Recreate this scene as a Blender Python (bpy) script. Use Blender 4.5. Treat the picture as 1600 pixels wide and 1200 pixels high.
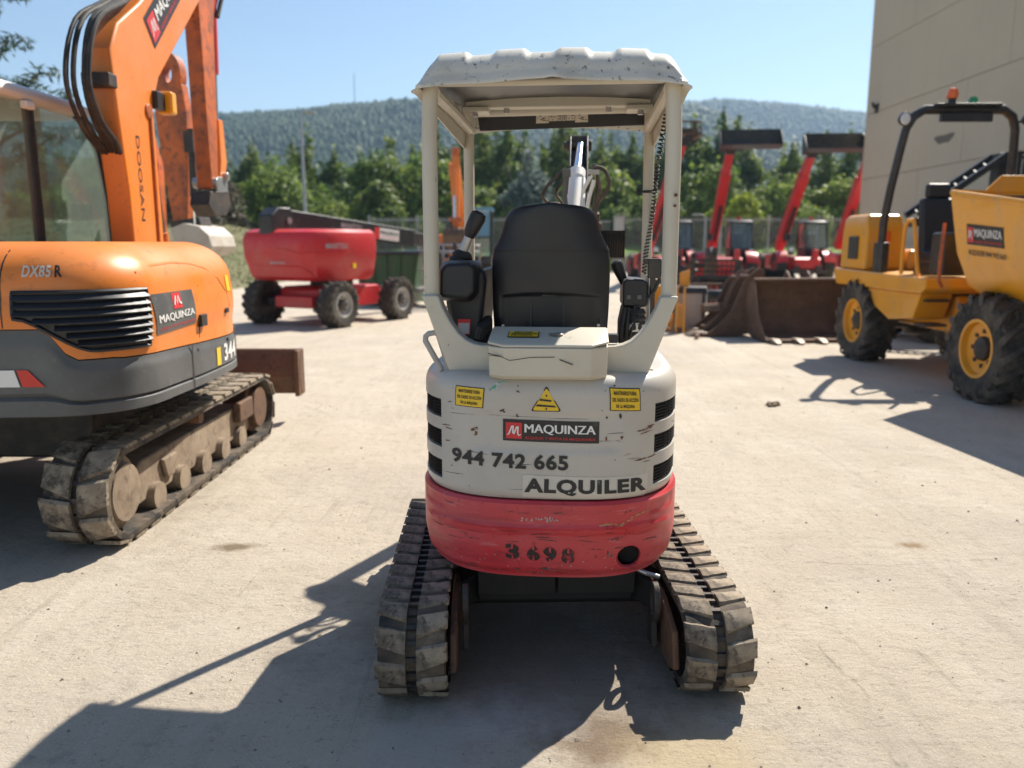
import bpy, bmesh, math, random
import numpy as np
from mathutils import Vector, Matrix, noise as mnoise
rnd = random.Random(7)
R = math.radians
sc = bpy.context.scene
col = sc.collection
for o in list(bpy.data.objects):
    bpy.data.objects.remove(o)

# ------------------------------------------------------------------ camera, sky, sun, exposure
cam = bpy.data.objects.new('camera', bpy.data.cameras.new('camera'))
col.objects.link(cam)
cam.location = (0, 0, 1.54)
cam.rotation_euler = (R(90 - 9.98), 0, R(0.37))
cam.data.sensor_width = 36
cam.data.lens = 28.125
cam.data.clip_start = 0.05
cam.data.clip_end = 4000
cam.data.dof.use_dof = True
cam.data.dof.focus_distance = 3.0
cam.data.dof.aperture_fstop = 1.9
sc.camera = cam

SUNV = Vector((.58, .72, 1.0)).normalized()
world = bpy.data.worlds.new('World')
sc.world = world
world.use_nodes = True
wn = world.node_tree
wn.nodes.clear()
sky = wn.nodes.new('ShaderNodeTexSky')
sky.sky_type = 'NISHITA'
sky.sun_disc = False
sky.sun_elevation = math.asin(SUNV.z)
sky.sun_rotation = math.atan2(SUNV.x, SUNV.y)
sky.altitude = 50
sky.air_density = 1.1
sky.dust_density = 0.25
sky.ozone_density = 2.2
bg = wn.nodes.new('ShaderNodeBackground')
bg.inputs['Strength'].default_value = 0.075
wo = wn.nodes.new('ShaderNodeOutputWorld')
wn.links.new(sky.outputs[0], bg.inputs[0])
wn.links.new(bg.outputs[0], wo.inputs[0])

sl = bpy.data.lights.new('sun', 'SUN')
sl.energy = 4.8
sl.angle = R(0.53)
sl.color = (1.0, .93, .82)
so = bpy.data.objects.new('sun', sl)
col.objects.link(so)
so.rotation_euler = (-SUNV).to_track_quat('-Z', 'Y').to_euler()

sc.view_settings.view_transform = 'Standard'
sc.view_settings.look = 'None'
sc.view_settings.exposure = 0.88
sc.view_settings.gamma = 1.0
sc.view_settings.use_curve_mapping = False
sc.cycles.max_bounces = 7
sc.cycles.transparent_max_bounces = 12
sc.cycles.volume_bounces = 0
sc.cycles.use_denoising = True
sc.cycles.sample_clamp_indirect = 8

# ------------------------------------------------------------------ materials
def lin(h):
    return h
class NT:
    def __init__(s, name):
        s.m = bpy.data.materials.new(name)
        s.m.use_nodes = True
        s.t = s.m.node_tree
        s.b = s.t.nodes['Principled BSDF']
    def n(s, t, **k):
        x = s.t.nodes.new(t)
        for a, v in k.items():
            setattr(x, a, v)
        return x
    def l(s, a, b):
        s.t.links.new(a, b)

def mat(name, base, rough=.5, metal=0., layers=(), bump=None, coat=0., coord='Object', spec=None, rvar=0.):
    """layers: (scale, colour, lo, hi, strength[, stretch xyz[, detail]])"""
    T = NT(name)
    T.b.inputs['Roughness'].default_value = rough
    T.b.inputs['Metallic'].default_value = metal
    T.b.inputs['Coat Weight'].default_value = coat
    if spec is not None:
        T.b.inputs['Specular IOR Level'].default_value = spec
    tc = T.n('ShaderNodeTexCoord')
    src = tc.outputs[coord]
    cur = None
    c4 = (*base, 1)
    first = None
    for k, L in enumerate(layers):
        scale, colr, lo, hi, st = L[:5]
        nz = T.n('ShaderNodeTexNoise')
        nz.inputs['Scale'].default_value = scale
        nz.inputs['Detail'].default_value = L[6] if len(L) > 6 else 6
        nz.inputs['Roughness'].default_value = .62
        mp = T.n('ShaderNodeMapping')
        mp.inputs['Location'].default_value = (k * 7.3 + 1.1, k * 3.9, k * 5.7)
        if len(L) > 5 and L[5]:
            mp.inputs['Scale'].default_value = L[5]
        T.l(src, mp.inputs[0])
        T.l(mp.outputs[0], nz.inputs[0])
        mr = T.n('ShaderNodeMapRange')
        mr.inputs['From Min'].default_value = lo
        mr.inputs['From Max'].default_value = hi
        mr.inputs['To Max'].default_value = st
        T.l(nz.outputs[0], mr.inputs[0])
        mx = T.n('ShaderNodeMix', data_type='RGBA')
        T.l(mr.outputs[0], mx.inputs[0])
        if cur is None:
            mx.inputs[6].default_value = c4
        else:
            T.l(cur, mx.inputs[6])
        mx.inputs[7].default_value = (*colr, 1)
        cur = mx.outputs[2]
        if first is None:
            first = nz
    if cur is None:
        T.b.inputs['Base Color'].default_value = c4
    else:
        T.l(cur, T.b.inputs['Base Color'])
        if rvar:
            mr = T.n('ShaderNodeMapRange')
            mr.inputs['From Min'].default_value = .3
            mr.inputs['From Max'].default_value = .7
            mr.inputs['To Min'].default_value = max(.05, rough - rvar)
            mr.inputs['To Max'].default_value = min(1, rough + rvar)
            T.l(first.outputs[0], mr.inputs[0])
            T.l(mr.outputs[0], T.b.inputs['Roughness'])
    if bump:
        nz = T.n('ShaderNodeTexNoise')
        nz.inputs['Scale'].default_value = bump[0]
        nz.inputs['Detail'].default_value = 8
        nz.inputs['Roughness'].default_value = .7
        T.l(src, nz.inputs[0])
        bp = T.n('ShaderNodeBump')
        bp.inputs['Strength'].default_value = bump[1]
        bp.inputs['Distance'].default_value = bump[2] if len(bump) > 2 else .01
        T.l(nz.outputs[0], bp.inputs['Height'])
        T.l(bp.outputs[0], T.b.inputs['Normal'])
    return T.m

DUST = (.42, .35, .26)
RUST = (.16, .065, .03)
M = {}
M['hood_white'] = mat('hood_white_paint', (.50, .468, .42), .38, layers=[
    (3.5, (.42, .38, .33), .45, .75, .55), (26, (.30, .25, .19), .66, .74, .5, (1, 1, .35)),
    (9, (.20, .09, .04), .67, .72, .75, (.55, .55, 3.2)), (16, (.16, .14, .12), .675, .71, .7, (.3, .3, 4)),
    (60, (.12, .09, .06), .73, .75, .6)], bump=(30, .06, .004), rvar=.12)
M['cream'] = mat('cream_paint', (.565, .525, .435), .45, layers=[
    (4, (.48, .425, .335), .42, .72, .6), (18, (.20, .09, .04), .69, .73, .8), (40, (.1, .07, .05), .715, .74, .7, (1, 1, .5)),
    (11, (.13, .10, .07), .71, .73, .7, (2, 2, .4))], bump=(40, .08, .004), rvar=.12)
M['roof_plastic'] = mat('canopy_roof_paint', (.62, .59, .52), .5, layers=[
    (5, (.42, .38, .31), .48, .7, .6), (34, (.06, .053, .046), .60, .66, .8), (70, (.10, .09, .075), .62, .68, .7)], bump=(50, .15, .004))
M['red_plastic'] = mat('faded_red_paint', (.54, .036, .046), .42, layers=[
    (2.2, (.56, .085, .10), .4, .65, .8), (14, (.58, .19, .19), .58, .70, .55, (.5, .5, 3)), (40, (.16, .02, .02), .60, .67, .55), (7, (.30, .03, .04), .52, .66, .5, (.4, .4, 3)),
    (9, (.50, .30, .14), .72, .735, .9, (.5, .5, 4)), (55, (.45, .40, .36), .72, .74, .8)], bump=(25, .1, .004), rvar=.12)
M['black_plastic'] = mat('black_plastic', (.0125, .0125, .016), .45, layers=[(6, (.022, .022, .024), .5, .8, .6), (120, (.4, .38, .34), .72, .74, .5)], bump=(300, .25, .001), rvar=.1)
M['black_paint'] = mat('black_paint', (.018, .018, .02), .4, layers=[(5, (.09, .07, .055), .5, .75, .6)], bump=(60, .1, .003))
M['black_rubber'] = mat('black_rubber', (.02, .02, .02), .7, layers=[(9, (.10, .085, .07), .45, .7, .6)])
M['track_rubber'] = mat('muddy_track_rubber', (.030, .027, .025), .85, layers=[
    (5, (.15, .115, .08), .40, .60, .85), (14, (.26, .205, .145), .54, .70, .7), (45, (.05, .04, .032), .58, .68, .7)], bump=(35, .55, .012))
M['mud_lug'] = mat('dried_mud_on_rubber', (.07, .057, .045), .9, layers=[
    (7, (.27, .215, .155), .40, .54, .92), (16, (.40, .33, .24), .5, .64, .65), (28, (.05, .042, .035), .56, .64, .75)], bump=(45, .3, .006))
M['steel_dark'] = mat('dark_greasy_steel', (.05, .045, .042), .6, .4, layers=[(8, (.14, .10, .07), .45, .7, .7)], bump=(40, .3, .006))
M['rusty_steel'] = mat('rusty_steel', (.13, .075, .048), .75, .15, layers=[(4, (.20, .10, .05), .42, .65, .8), (18, (.06, .042, .034), .52, .68, .8), (60, (.30, .22, .15), .62, .7, .6)], bump=(35, .4, .006))
M['bucket_steel'] = mat('brown_bucket_steel', (.125, .075, .05), .68, .1, layers=[(3, (.20, .115, .07), .4, .65, .8), (14, (.04, .032, .028), .5, .7, .7), (40, (.22, .15, .10), .62, .7, .5)], bump=(30, .35, .006))
M['worn_tooth'] = mat('worn_tooth_steel', (.30, .24, .19), .5, .4, layers=[(10, (.14, .08, .05), .45, .7, .8)], bump=(40, .3, .006))
M['chrome'] = mat('chrome_rod', (.75, .77, .80), .12, 1.0)
M['zinc'] = mat('bare_steel', (.45, .45, .45), .4, .8, layers=[(12, (.2, .17, .14), .5, .7, .6)])
M['hose'] = mat('hose_rubber', (.05, .04, .032), .7, layers=[(9, (.15, .11, .075), .42, .65, .8)])
M['orange'] = mat('orange_paint', (.80, .225, .025), .42, layers=[(2.5, (.68, .18, .03), .4, .7, .6), (1.2, (.60, .30, .13), .5, .75, .5), (16, (.45, .14, .035), .58, .70, .6), (30, (.3, .2, .12), .68, .74, .5)], rvar=.14, coat=.08, bump=(30, .08, .003))
M['orange_rusty'] = mat('worn_orange_paint', (.60, .135, .02), .5, layers=[(4, (.24, .07, .03), .42, .66, .85), (14, (.09, .045, .03), .52, .68, .8)], bump=(25, .25, .005))
M['dark_guard'] = mat('dark_guard_plate', (.014, .013, .012), .7, layers=[(8, (.03, .025, .02), .5, .7, .7)])
M['cab_grey'] = mat('pale_cab_paint', (.62, .62, .60), .5, layers=[(3, (.45, .43, .39), .5, .75, .6)])
M['hole_shade'] = mat('hole_shade', (.004, .004, .004), .9)  # shade inside the exhaust opening, put into a near-black colour
M['dusty_frame'] = mat('dust_caked_steel', (.20, .145, .10), .85, layers=[(4, (.32, .25, .175), .38, .6, .85), (14, (.10, .065, .045), .52, .68, .7)], bump=(30, .4, .008))
M['grey_plastic'] = mat('grey_skirt_paint', (.085, .088, .09), .5, layers=[(3, (.16, .16, .155), .4, .7, .7), (20, (.22, .19, .16), .6, .72, .5)], bump=(30, .1, .004), rvar=.1)
M['red_paint'] = mat('red_machine_paint', (.58, .024, .028), .4, layers=[(2, (.47, .020, .026), .4, .7, .6), (1.4, (.50, .14, .11), .52, .75, .5), (14, (.45, .16, .13), .60, .72, .6)], coat=.12, rvar=.1)
M['yellow'] = mat('yellow_machine_paint', (.80, .345, .010), .36, layers=[(2, (.68, .28, .010), .4, .7, .6), (3, (.55, .33, .13), .52, .72, .6, (1, 1, .4)), (10, (.45, .28, .12), .58, .70, .7), (25, (.22, .11, .05), .68, .74, .7)], coat=.2, rvar=.1, bump=(30, .06, .003))
M['tyre'] = mat('dusty_tyre', (.022, .021, .02), .85, layers=[(4, (.12, .10, .075), .4, .65, .8), (20, (.18, .15, .11), .55, .7, .6)], bump=(50, .3, .006))
M['white'] = mat('white_vinyl', (.78, .77, .74), .5)
M['grey_text'] = mat('grey_vinyl', (.42, .42, .43), .5)
M['vinyl_black'] = mat('black_vinyl', (.02, .018, .018), .5, layers=[(20, (.10, .085, .07), .6, .7, .5)])
M['ink'] = mat('black_lettering', (.018, .018, .018), .55, layers=[(40, (.25, .23, .2), .66, .7, .7)])
M['stencil'] = mat('stencil_ink', (.03, .02, .02), .7, layers=[(45, (.45, .04, .05), .55, .66, .8)])
M['vinyl_red'] = mat('red_vinyl', (.62, .03, .035), .5)
M['sticker_yellow'] = mat('yellow_sticker', (.80, .52, .02), .45, layers=[(20, (.55, .36, .05), .55, .7, .6)])
M['sticker_clear'] = mat('aged_clear_sticker', (.60, .56, .49), .42, layers=[(5, (.50, .46, .40), .45, .7, .6)])
M['label_cream'] = mat('faded_paper_label', (.62, .55, .45), .6, layers=[(40, (.4, .34, .27), .5, .7, .6)])
M['sheet_grey'] = mat('grey_painted_metal', (.40, .39, .37), .5, layers=[(5, (.3, .27, .23), .45, .7, .6)])
M['pale_bucket'] = mat('pale_bucket_paint', (.50, .46, .39), .55, layers=[(5, (.34, .27, .2), .45, .7, .7)])
M['amber'] = mat('amber_lens', (.75, .14, .02), .2)
M['green_lens'] = mat('green_lens', (.02, .28, .10), .2)
M['red_lens'] = mat('red_lens', (.6, .03, .02), .2)
M['lamp_glass'] = mat('lamp_lens', (.75, .77, .8), .12, .3)
M['blue_sheet'] = mat('blue_film_on_window', (.10, .27, .42), .3, layers=[(4, (.2, .42, .55), .5, .7, .6)])
M['fence'] = mat('galvanised_fence', (.36, .37, .38), .5, .5, layers=[(3, (.26, .26, .27), .4, .7, .6)])
def glass(name, colr=(.55, .68, .66), a=.35):
    T = NT(name)
    T.t.nodes.remove(T.b)
    out = T.t.nodes['Material Output']
    tr = T.n('ShaderNodeBsdfTransparent')
    tr.inputs[0].default_value = (*colr, 1)
    gl = T.n('ShaderNodeBsdfGlossy')
    gl.inputs['Roughness'].default_value = .03
    df = T.n('ShaderNodeBsdfDiffuse')
    df.inputs[0].default_value = (.50, .56, .52, 1)
    lw = T.n('ShaderNodeLayerWeight')
    lw.inputs[0].default_value = .5
    pw = T.n('ShaderNodeMath', operation='POWER')
    T.l(lw.outputs['Facing'], pw.inputs[0])
    pw.inputs[1].default_value = 3.5
    fr = T.n('ShaderNodeMath', operation='MULTIPLY_ADD')
    T.l(pw.outputs[0], fr.inputs[0])
    fr.inputs[1].default_value = .7
    fr.inputs[2].default_value = .04
    m0 = T.n('ShaderNodeMixShader')
    m0.inputs[0].default_value = a * .42
    T.l(tr.outputs[0], m0.inputs[1])
    T.l(df.outputs[0], m0.inputs[2])
    mx = T.n('ShaderNodeMixShader')
    T.l(fr.outputs[0], mx.inputs[0])
    T.l(m0.outputs[0], mx.inputs[1])
    T.l(gl.outputs[0], mx.inputs[2])
    T.l(mx.outputs[0], out.inputs[0])
    return T.m
M['glass'] = glass('cab_glass', (.80, .90, .87))
M['glass_blue'] = glass('blue_cab_glass', (.58, .74, .84))

def foliage(name, c1, c2, c3, sc_=.6):
    T = NT(name)
    tc = T.n('ShaderNodeTexCoord')
    nz = T.n('ShaderNodeTexNoise')
    nz.inputs['Scale'].default_value = sc_
    nz.inputs['Detail'].default_value = 3
    T.l(tc.outputs['Object'], nz.inputs[0])
    geo = T.n('ShaderNodeNewGeometry')
    oi = T.n('ShaderNodeObjectInfo')
    ad = T.n('ShaderNodeMath', operation='MULTIPLY_ADD')
    T.l(geo.outputs['Random Per Island'], ad.inputs[0])
    ad.inputs[1].default_value = .45
    ad2 = T.n('ShaderNodeMath', operation='MULTIPLY_ADD')
    T.l(oi.outputs['Random'], ad2.inputs[0])
    ad2.inputs[1].default_value = .35
    T.l(nz.outputs[0], ad2.inputs[2])
    T.l(ad2.outputs[0], ad.inputs[2])
    rp = T.n('ShaderNodeValToRGB')
    rp.color_ramp.elements[0].position = .42
    rp.color_ramp.elements[0].color = (*c1, 1)
    rp.color_ramp.elements[1].position = 1.15 if False else 1.0
    rp.color_ramp.elements[1].color = (*c3, 1)
    e = rp.color_ramp.elements.new(.75)
    e.color = (*c2, 1)
    T.l(ad.outputs[0], rp.inputs[0])
    T.l(rp.outputs[0], T.b.inputs['Base Color'])
    T.b.inputs['Roughness'].default_value = .55
    T.b.inputs['Specular IOR Level'].default_value = .3
    tl = T.n('ShaderNodeBsdfTranslucent')
    T.l(rp.outputs[0], tl.inputs[0])
    mx = T.n('ShaderNodeMixShader')
    mx.inputs[0].default_value = .45
    T.l(T.b.outputs[0], mx.inputs[1])
    T.l(tl.outputs[0], mx.inputs[2])
    T.l(mx.outputs[0], T.t.nodes['Material Output'].inputs[0])
    return T.m
M['leaf_dark'] = foliage('dark_conifer_foliage', (.030, .068, .016), (.08, .145, .028), (.19, .24, .05))
M['leaf_mid'] = foliage('bush_foliage', (.045, .09, .016), (.11, .185, .032), (.26, .32, .065))
M['leaf_blue'] = foliage('blue_spruce_foliage', (.05, .08, .07), (.10, .145, .13), (.18, .23, .20))
M['leaf_bright'] = foliage('bright_young_foliage', (.16, .24, .02), (.28, .36, .03), (.40, .46, .06))
M['leaf_pine'] = foliage('near_pine_needles', (.014, .035, .024), (.026, .055, .032), (.05, .085, .045))
M['leaf_purple'] = foliage('purplish_bush_foliage', (.05, .042, .036), (.085, .07, .055), (.13, .12, .08))
M['leaf_hill'] = foliage('hill_forest_foliage', (.022, .058, .018), (.038, .088, .026), (.066, .125, .038), .006)
M['bark'] = mat('bark', (.10, .075, .05), .9, layers=[(8, (.05, .035, .025), .45, .65, .8)], bump=(20, .6, .02))

# ------------------------------------------------------------------ mesh helpers
class MB:
    def __init__(s):
        s.v, s.f = [], []
    def add(s, vs, fs, mtx=None):
        n = len(s.v)
        s.v += [tuple(mtx @ Vector(p)) if mtx else tuple(p) for p in vs]
        s.f += [tuple(i + n for i in f) for f in fs]
        return s
    def box(s, c, d, rot=None):
        x, y, z = d[0] / 2, d[1] / 2, d[2] / 2
        vs = [(a * x, b * y, e * z) for a in (-1, 1) for b in (-1, 1) for e in (-1, 1)]
        fs = [(0, 1, 3, 2), (4, 6, 7, 5), (0, 4, 5, 1), (2, 3, 7, 6), (0, 2, 6, 4), (1, 5, 7, 3)]
        m = Matrix.Translation(c)
        if rot:
            from mathutils import Euler
            m = m @ Euler(rot).to_matrix().to_4x4()
        return s.add(vs, fs, m)
    def bar(s, a, b, w, h, up=(0, 0, 1)):
        a, b = Vector(a), Vector(b)
        d = b - a
        L = d.length
        d.normalize()
        u = Vector(up)
        if abs(d.dot(u)) > .98:
            u = Vector((1, 0, 0))
        x = d.cross(u).normalized()
        z = x.cross(d).normalized()
        m = Matrix(((x.x, d.x, z.x, (a.x + b.x) / 2), (x.y, d.y, z.y, (a.y + b.y) / 2), (x.z, d.z, z.z, (a.z + b.z) / 2), (0, 0, 0, 1)))
        n = len(s.v)
        s.box((0, 0, 0), (w, L, h))
        for i in range(n, len(s.v)):
            s.v[i] = tuple(m @ Vector(s.v[i]))
        return s
    def prism(s, poly, a, b, ax='x', mtx=None):
        """polygon extruded along an axis; poly coords are the two other axes in xyz order"""
        n = len(poly)
        def P(p, t):
            return (t, p[0], p[1]) if ax == 'x' else (p[0], t, p[1]) if ax == 'y' else (p[0], p[1], t)
        vs = [P(p, a) for p in poly] + [P(p, b) for p in poly]
        fs = [tuple(range(n))[::-1], tuple(range(n, 2 * n))] + [(i, (i + 1) % n, n + (i + 1) % n, n + i) for i in range(n)]
        return s.add(vs, fs, mtx)
    def ring(s, outer, inner, a, b, ax='x', mtx=None):
        """prism with a hole: outer and inner loops of the same length"""
        n = len(outer)
        def P(p, t):
            return (t, p[0], p[1]) if ax == 'x' else (p[0], t, p[1]) if ax == 'y' else (p[0], p[1], t)
        vs = [P(p, a) for p in outer] + [P(p, a) for p in inner] + [P(p, b) for p in outer] + [P(p, b) for p in inner]
        fs = []
        for i in range(n):
            j = (i + 1) % n
            fs += [(i, j, n + j, n + i), (2 * n + i, 3 * n + i, 3 * n + j, 2 * n + j), (i, 2 * n + i, 2 * n + j, j), (n + i, n + j, 3 * n + j, 3 * n + i)]
        return s.add(vs, fs, mtx)
    def tube(s, path, r, n=8, closed=False, flat=1.0):
        P = [Vector(p) for p in path]
        k = len(P)
        rr = r if isinstance(r, (list, tuple)) else [r] * k
        T = []
        for i in range(k):
            a = P[(i - 1) % k] if (closed or i > 0) else P[i]
            b = P[(i + 1) % k] if (closed or i < k - 1) else P[i]
            T.append((b - a).normalized())
        u = Vector((0, 0, 1)) if abs(T[0].z) < .9 else Vector((1, 0, 0))
        x = T[0].cross(u).normalized()
        vs = []
        for i in range(k):
            x = (x - T[i] * x.dot(T[i])).normalized()
            y = T[i].cross(x)
            for j in range(n):
                a = 2 * math.pi * j / n
                vs.append(P[i] + (x * math.cos(a) + y * math.sin(a) * flat) * rr[i])
        fs = []
        for i in range(k if closed else k - 1):
            i2 = (i + 1) % k
            for j in range(n):
                j2 = (j + 1) % n
                fs.append((i * n + j, i * n + j2, i2 * n + j2, i2 * n + j))
        if not closed:
            fs += [tuple(range(n))[::-1], tuple(range((k - 1) * n, k * n))]
        return s.add(vs, fs)
    def cyl(s, a, b, r, n=16, r2=None):
        return s.tube([a, b], [r, r if r2 is None else r2], n)
    def lathe(s, prof, c=(0, 0, 0), ax='z', n=24):
        """prof: (radius, height) pairs round an axis through c; closed at the ends"""
        vs = []
        for r, h in prof:
            for j in range(n):
                a = 2 * math.pi * j / n
                p = (r * math.cos(a), r * math.sin(a), h)
                if ax == 'x':
                    p = (p[2], p[0], p[1])
                elif ax == 'y':
                    p = (p[0], p[2], p[1])
                vs.append((p[0] + c[0], p[1] + c[1], p[2] + c[2]))
        k = len(prof)
        fs = [(i * n + j, i * n + (j + 1) % n, (i + 1) * n + (j + 1) % n, (i + 1) * n + j) for i in range(k - 1) for j in range(n)]
        fs += [tuple(range(n))[::-1], tuple(range((k - 1) * n, k * n))]
        return s.add(vs, fs)
    def loft(s, rings, cap=True):
        n = len(rings[0])
        vs = [p for r in rings for p in r]
        k = len(rings)
        fs = [(i * n + j, i * n + (j + 1) % n, (i + 1) * n + (j + 1) % n, (i + 1) * n + j) for i in range(k - 1) for j in range(n)]
        if cap:
            fs += [tuple(range(n))[::-1], tuple(range((k - 1) * n, k * n))]
        return s.add(vs, fs)
    def grid(s, fn, nu, nv):
        vs = [fn(i / nu, j / nv) for j in range(nv + 1) for i in range(nu + 1)]
        w = nu + 1
        fs = [(j * w + i, j * w + i + 1, (j + 1) * w + i + 1, (j + 1) * w + i) for j in range(nv) for i in range(nu)]
        return s.add(vs, fs)
    def slab(s, fn, nu, nv, th):
        """a sheet with thickness: fn(u,v) gives a point; th a vector"""
        th = Vector(th)
        a = [Vector(fn(i / nu, j / nv)) for j in range(nv + 1) for i in range(nu + 1)]
        w = nu + 1
        N = len(a)
        vs = a + [p + th for p in a]
        fs = []
        for j in range(nv):
            for i in range(nu):
                q = (j * w + i, j * w + i + 1, (j + 1) * w + i + 1, (j + 1) * w + i)
                fs += [q, tuple(x + N for x in q[::-1])]
        loop = [i for i in range(w)] + [j * w + nu for j in range(1, nv + 1)] + [nv * w + i for i in range(nu - 1, -1, -1)] + [j * w for j in range(nv - 1, 0, -1)]
        for i in range(len(loop)):
            p, q = loop[i], loop[(i + 1) % len(loop)]
            fs.append((p, p + N, q + N, q))
        return s.add(vs, fs)
    def mesh(s, name, m, smooth=True, sharp=35):
        me = bpy.data.meshes.new(name)
        me.from_pydata(s.v, [], s.f)
        bm = bmesh.new()
        bm.from_mesh(me)
        bmesh.ops.recalc_face_normals(bm, faces=bm.faces)
        bm.to_mesh(me)
        bm.free()
        me.materials.append(m)
        if smooth:
            me.polygons.foreach_set('use_smooth', [True] * len(me.polygons))
            me.set_sharp_from_angle(angle=R(sharp))
        return me

def link(name, me, parent=None, loc=None, rotz=None, mtx=None, kind=None, label=None):
    o = bpy.data.objects.new(name, me)
    col.objects.link(o)
    o.parent = parent
    if loc is not None:
        o.location = loc
    if rotz is not None:
        o.rotation_euler = (0, 0, rotz)
    if mtx is not None:
        o.matrix_local = mtx
    if kind:
        o['kind'] = kind
    if label:
        o['label'] = label
    return o

def part(name, mb, m, parent, bevel=0., smooth=True, seg=2, sharp=35, **k):
    me = mb.mesh(name, m if not isinstance(m, str) else M[m], smooth, sharp)
    o = link(name, me, parent, **k)
    if bevel:
        b = o.modifiers.new('bevel', 'BEVEL')
        b.width = bevel
        b.segments = seg
        b.limit_method = 'ANGLE'
        b.angle_limit = R(40)
        b.harden_normals = True
    return o

def thing(name, label, cat, loc=(0, 0, 0), rotz=0, group=None):
    o = bpy.data.objects.new(name, None)
    col.objects.link(o)
    o.location = loc
    o.rotation_euler = (0, 0, rotz)
    o.empty_display_size = .2
    o['label'] = label
    o['category'] = cat
    if group:
        o['group'] = group
    return o
def tag(o, label, cat, group=None):
    o['label'] = label
    o['category'] = cat
    if group:
        o['group'] = group
    return o

# flat lettering -----------------------------------------------------------------
_txt = {}
def text2d(s, bold=.02, subdiv=.35):
    """normalised (0..1) outline mesh of a text: verts, faces"""
    key = (s, bold)
    if key in _txt:
        return _txt[key]
    cu = bpy.data.curves.new('lettering', 'FONT')
    cu.body = s
    cu.offset = bold
    cu.resolution_u = 3
    cu.space_character = 1.0 + bold * 2.2
    ob = bpy.data.objects.new('lettering_tmp', cu)
    col.objects.link(ob)
    bpy.context.view_layer.update()
    me = bpy.data.meshes.new_from_object(ob.evaluated_get(bpy.context.evaluated_depsgraph_get()))
    bpy.data.objects.remove(ob)
    bm = bmesh.new()
    bm.from_mesh(me)
    bmesh.ops.triangulate(bm, faces=bm.faces)
    bmesh.ops.dissolve_degenerate(bm, edges=bm.edges, dist=1e-5)
    vs = [tuple(v.co) for v in bm.verts]
    bm.verts.index_update()
    fs = [tuple(v.index for v in f.verts) for f in bm.faces]
    bm.free()
    bpy.data.meshes.remove(me)
    x0, x1 = min(v[0] for v in vs), max(v[0] for v in vs)
    y0, y1 = min(v[1] for v in vs), max(v[1] for v in vs)
    vs = [((v[0] - x0) / (x1 - x0), (v[1] - y0) / (y1 - y0)) for v in vs]
    _txt[key] = (vs, fs)
    return vs, fs
def bil(q, s, t):
    a, b, c, d = [Vector(p) for p in q]
    return a * (1 - s) * (1 - t) + b * s * (1 - t) + c * s * t + d * (1 - s) * t
def lettering(surf, q, s, m, parent, eps=.004, bold=.02, name='lettering', fat=0.):
    vs, fs = text2d(s, bold)
    mb = MB()
    for k, du in enumerate((0, -fat, fat) if fat else (0,)):
        pts = []
        for v in vs:
            p = bil(q, v[0] + du, v[1])
            pts.append(surf(p[0], p[1], eps * (1 + .06 * k)))
        mb.add(pts, fs)
    me = bpy.data.meshes.new(name)
    me.from_pydata(mb.v, [], mb.f)
    me.materials.append(M[m])
    return link(name, me, parent)
def sticker(surf, q, m, parent, eps=.002, nu=10, nv=4, name='sticker', label=None):
    mb = MB()
    mb.grid(lambda u, v: surf(*bil(q, u, v), eps), nu, nv)
    return part(name, mb, m, parent, label=label)
def rect(x0, z0, x1, z1):
    return [(x0, z0), (x1, z0), (x1, z1), (x0, z1)]
def subq(q, s0, t0, s1, t1):
    return [tuple(bil(q, s0, t0)), tuple(bil(q, s1, t0)), tuple(bil(q, s1, t1)), tuple(bil(q, s0, t1))]
def plane(o, U, V, N):
    o, U, V, N = map(Vector, (o, U, V, N))
    return lambda u, v, e: tuple(o + U * u + V * v + N * e)
def stroke(surf, pts, w, m, parent, eps, name):
    """a painted stroke of changing width through 2D points"""
    P = [Vector(p) for p in pts]
    mb = MB()
    vs, fs = [], []
    for i, p in enumerate(P):
        d = (P[min(i + 1, len(P) - 1)] - P[max(i - 1, 0)]).normalized()
        n = Vector((-d.y, d.x)) * w[i]
        vs += [surf(*(p + n), eps), surf(*(p - n), eps)]
    fs = [(2 * i, 2 * i + 1, 2 * i + 3, 2 * i + 2) for i in range(len(P) - 1)]
    me = bpy.data.meshes.new(name)
    me.from_pydata(vs, [], fs)
    me.materials.append(M[m])
    return link(name, me, parent)
def maquinza(surf, q, parent, eps=.002, label='black MAQUINZA sticker with red logo square'):
    st = sticker(surf, q, 'vinyl_black', parent, eps, label=label)
    lq = subq(q, .03, .12, .2, .86)
    sticker(surf, lq, 'vinyl_red', st, eps * 2, 2, 2, name='logo_square')
    pts = [(.08, .22), (.2, .3), (.38, .78), (.46, .82), (.44, .35), (.5, .3), (.68, .74), (.76, .78), (.74, .35), (.8, .22), (.95, .28)]
    pts = [tuple(bil(lq, *p)) for p in pts]
    w = abs(lq[1][0] - lq[0][0]) * .045
    stroke(surf, pts, [w * .4, w, w, w, w, w, w, w, w, w, w * .4], 'white', st, eps * 3, 'logo_swash')
    lettering(surf, subq(q, .23, .35, .96, .82), 'MAQUINZA', 'white', st, eps * 2.2, .0, fat=.0055)
    lettering(surf, subq(q, .23, .11, .96, .25), 'ALQUILER Y VENTA DE MAQUINARIA', 'vinyl_red', st, eps * 2.2, .012)
    return st
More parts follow.
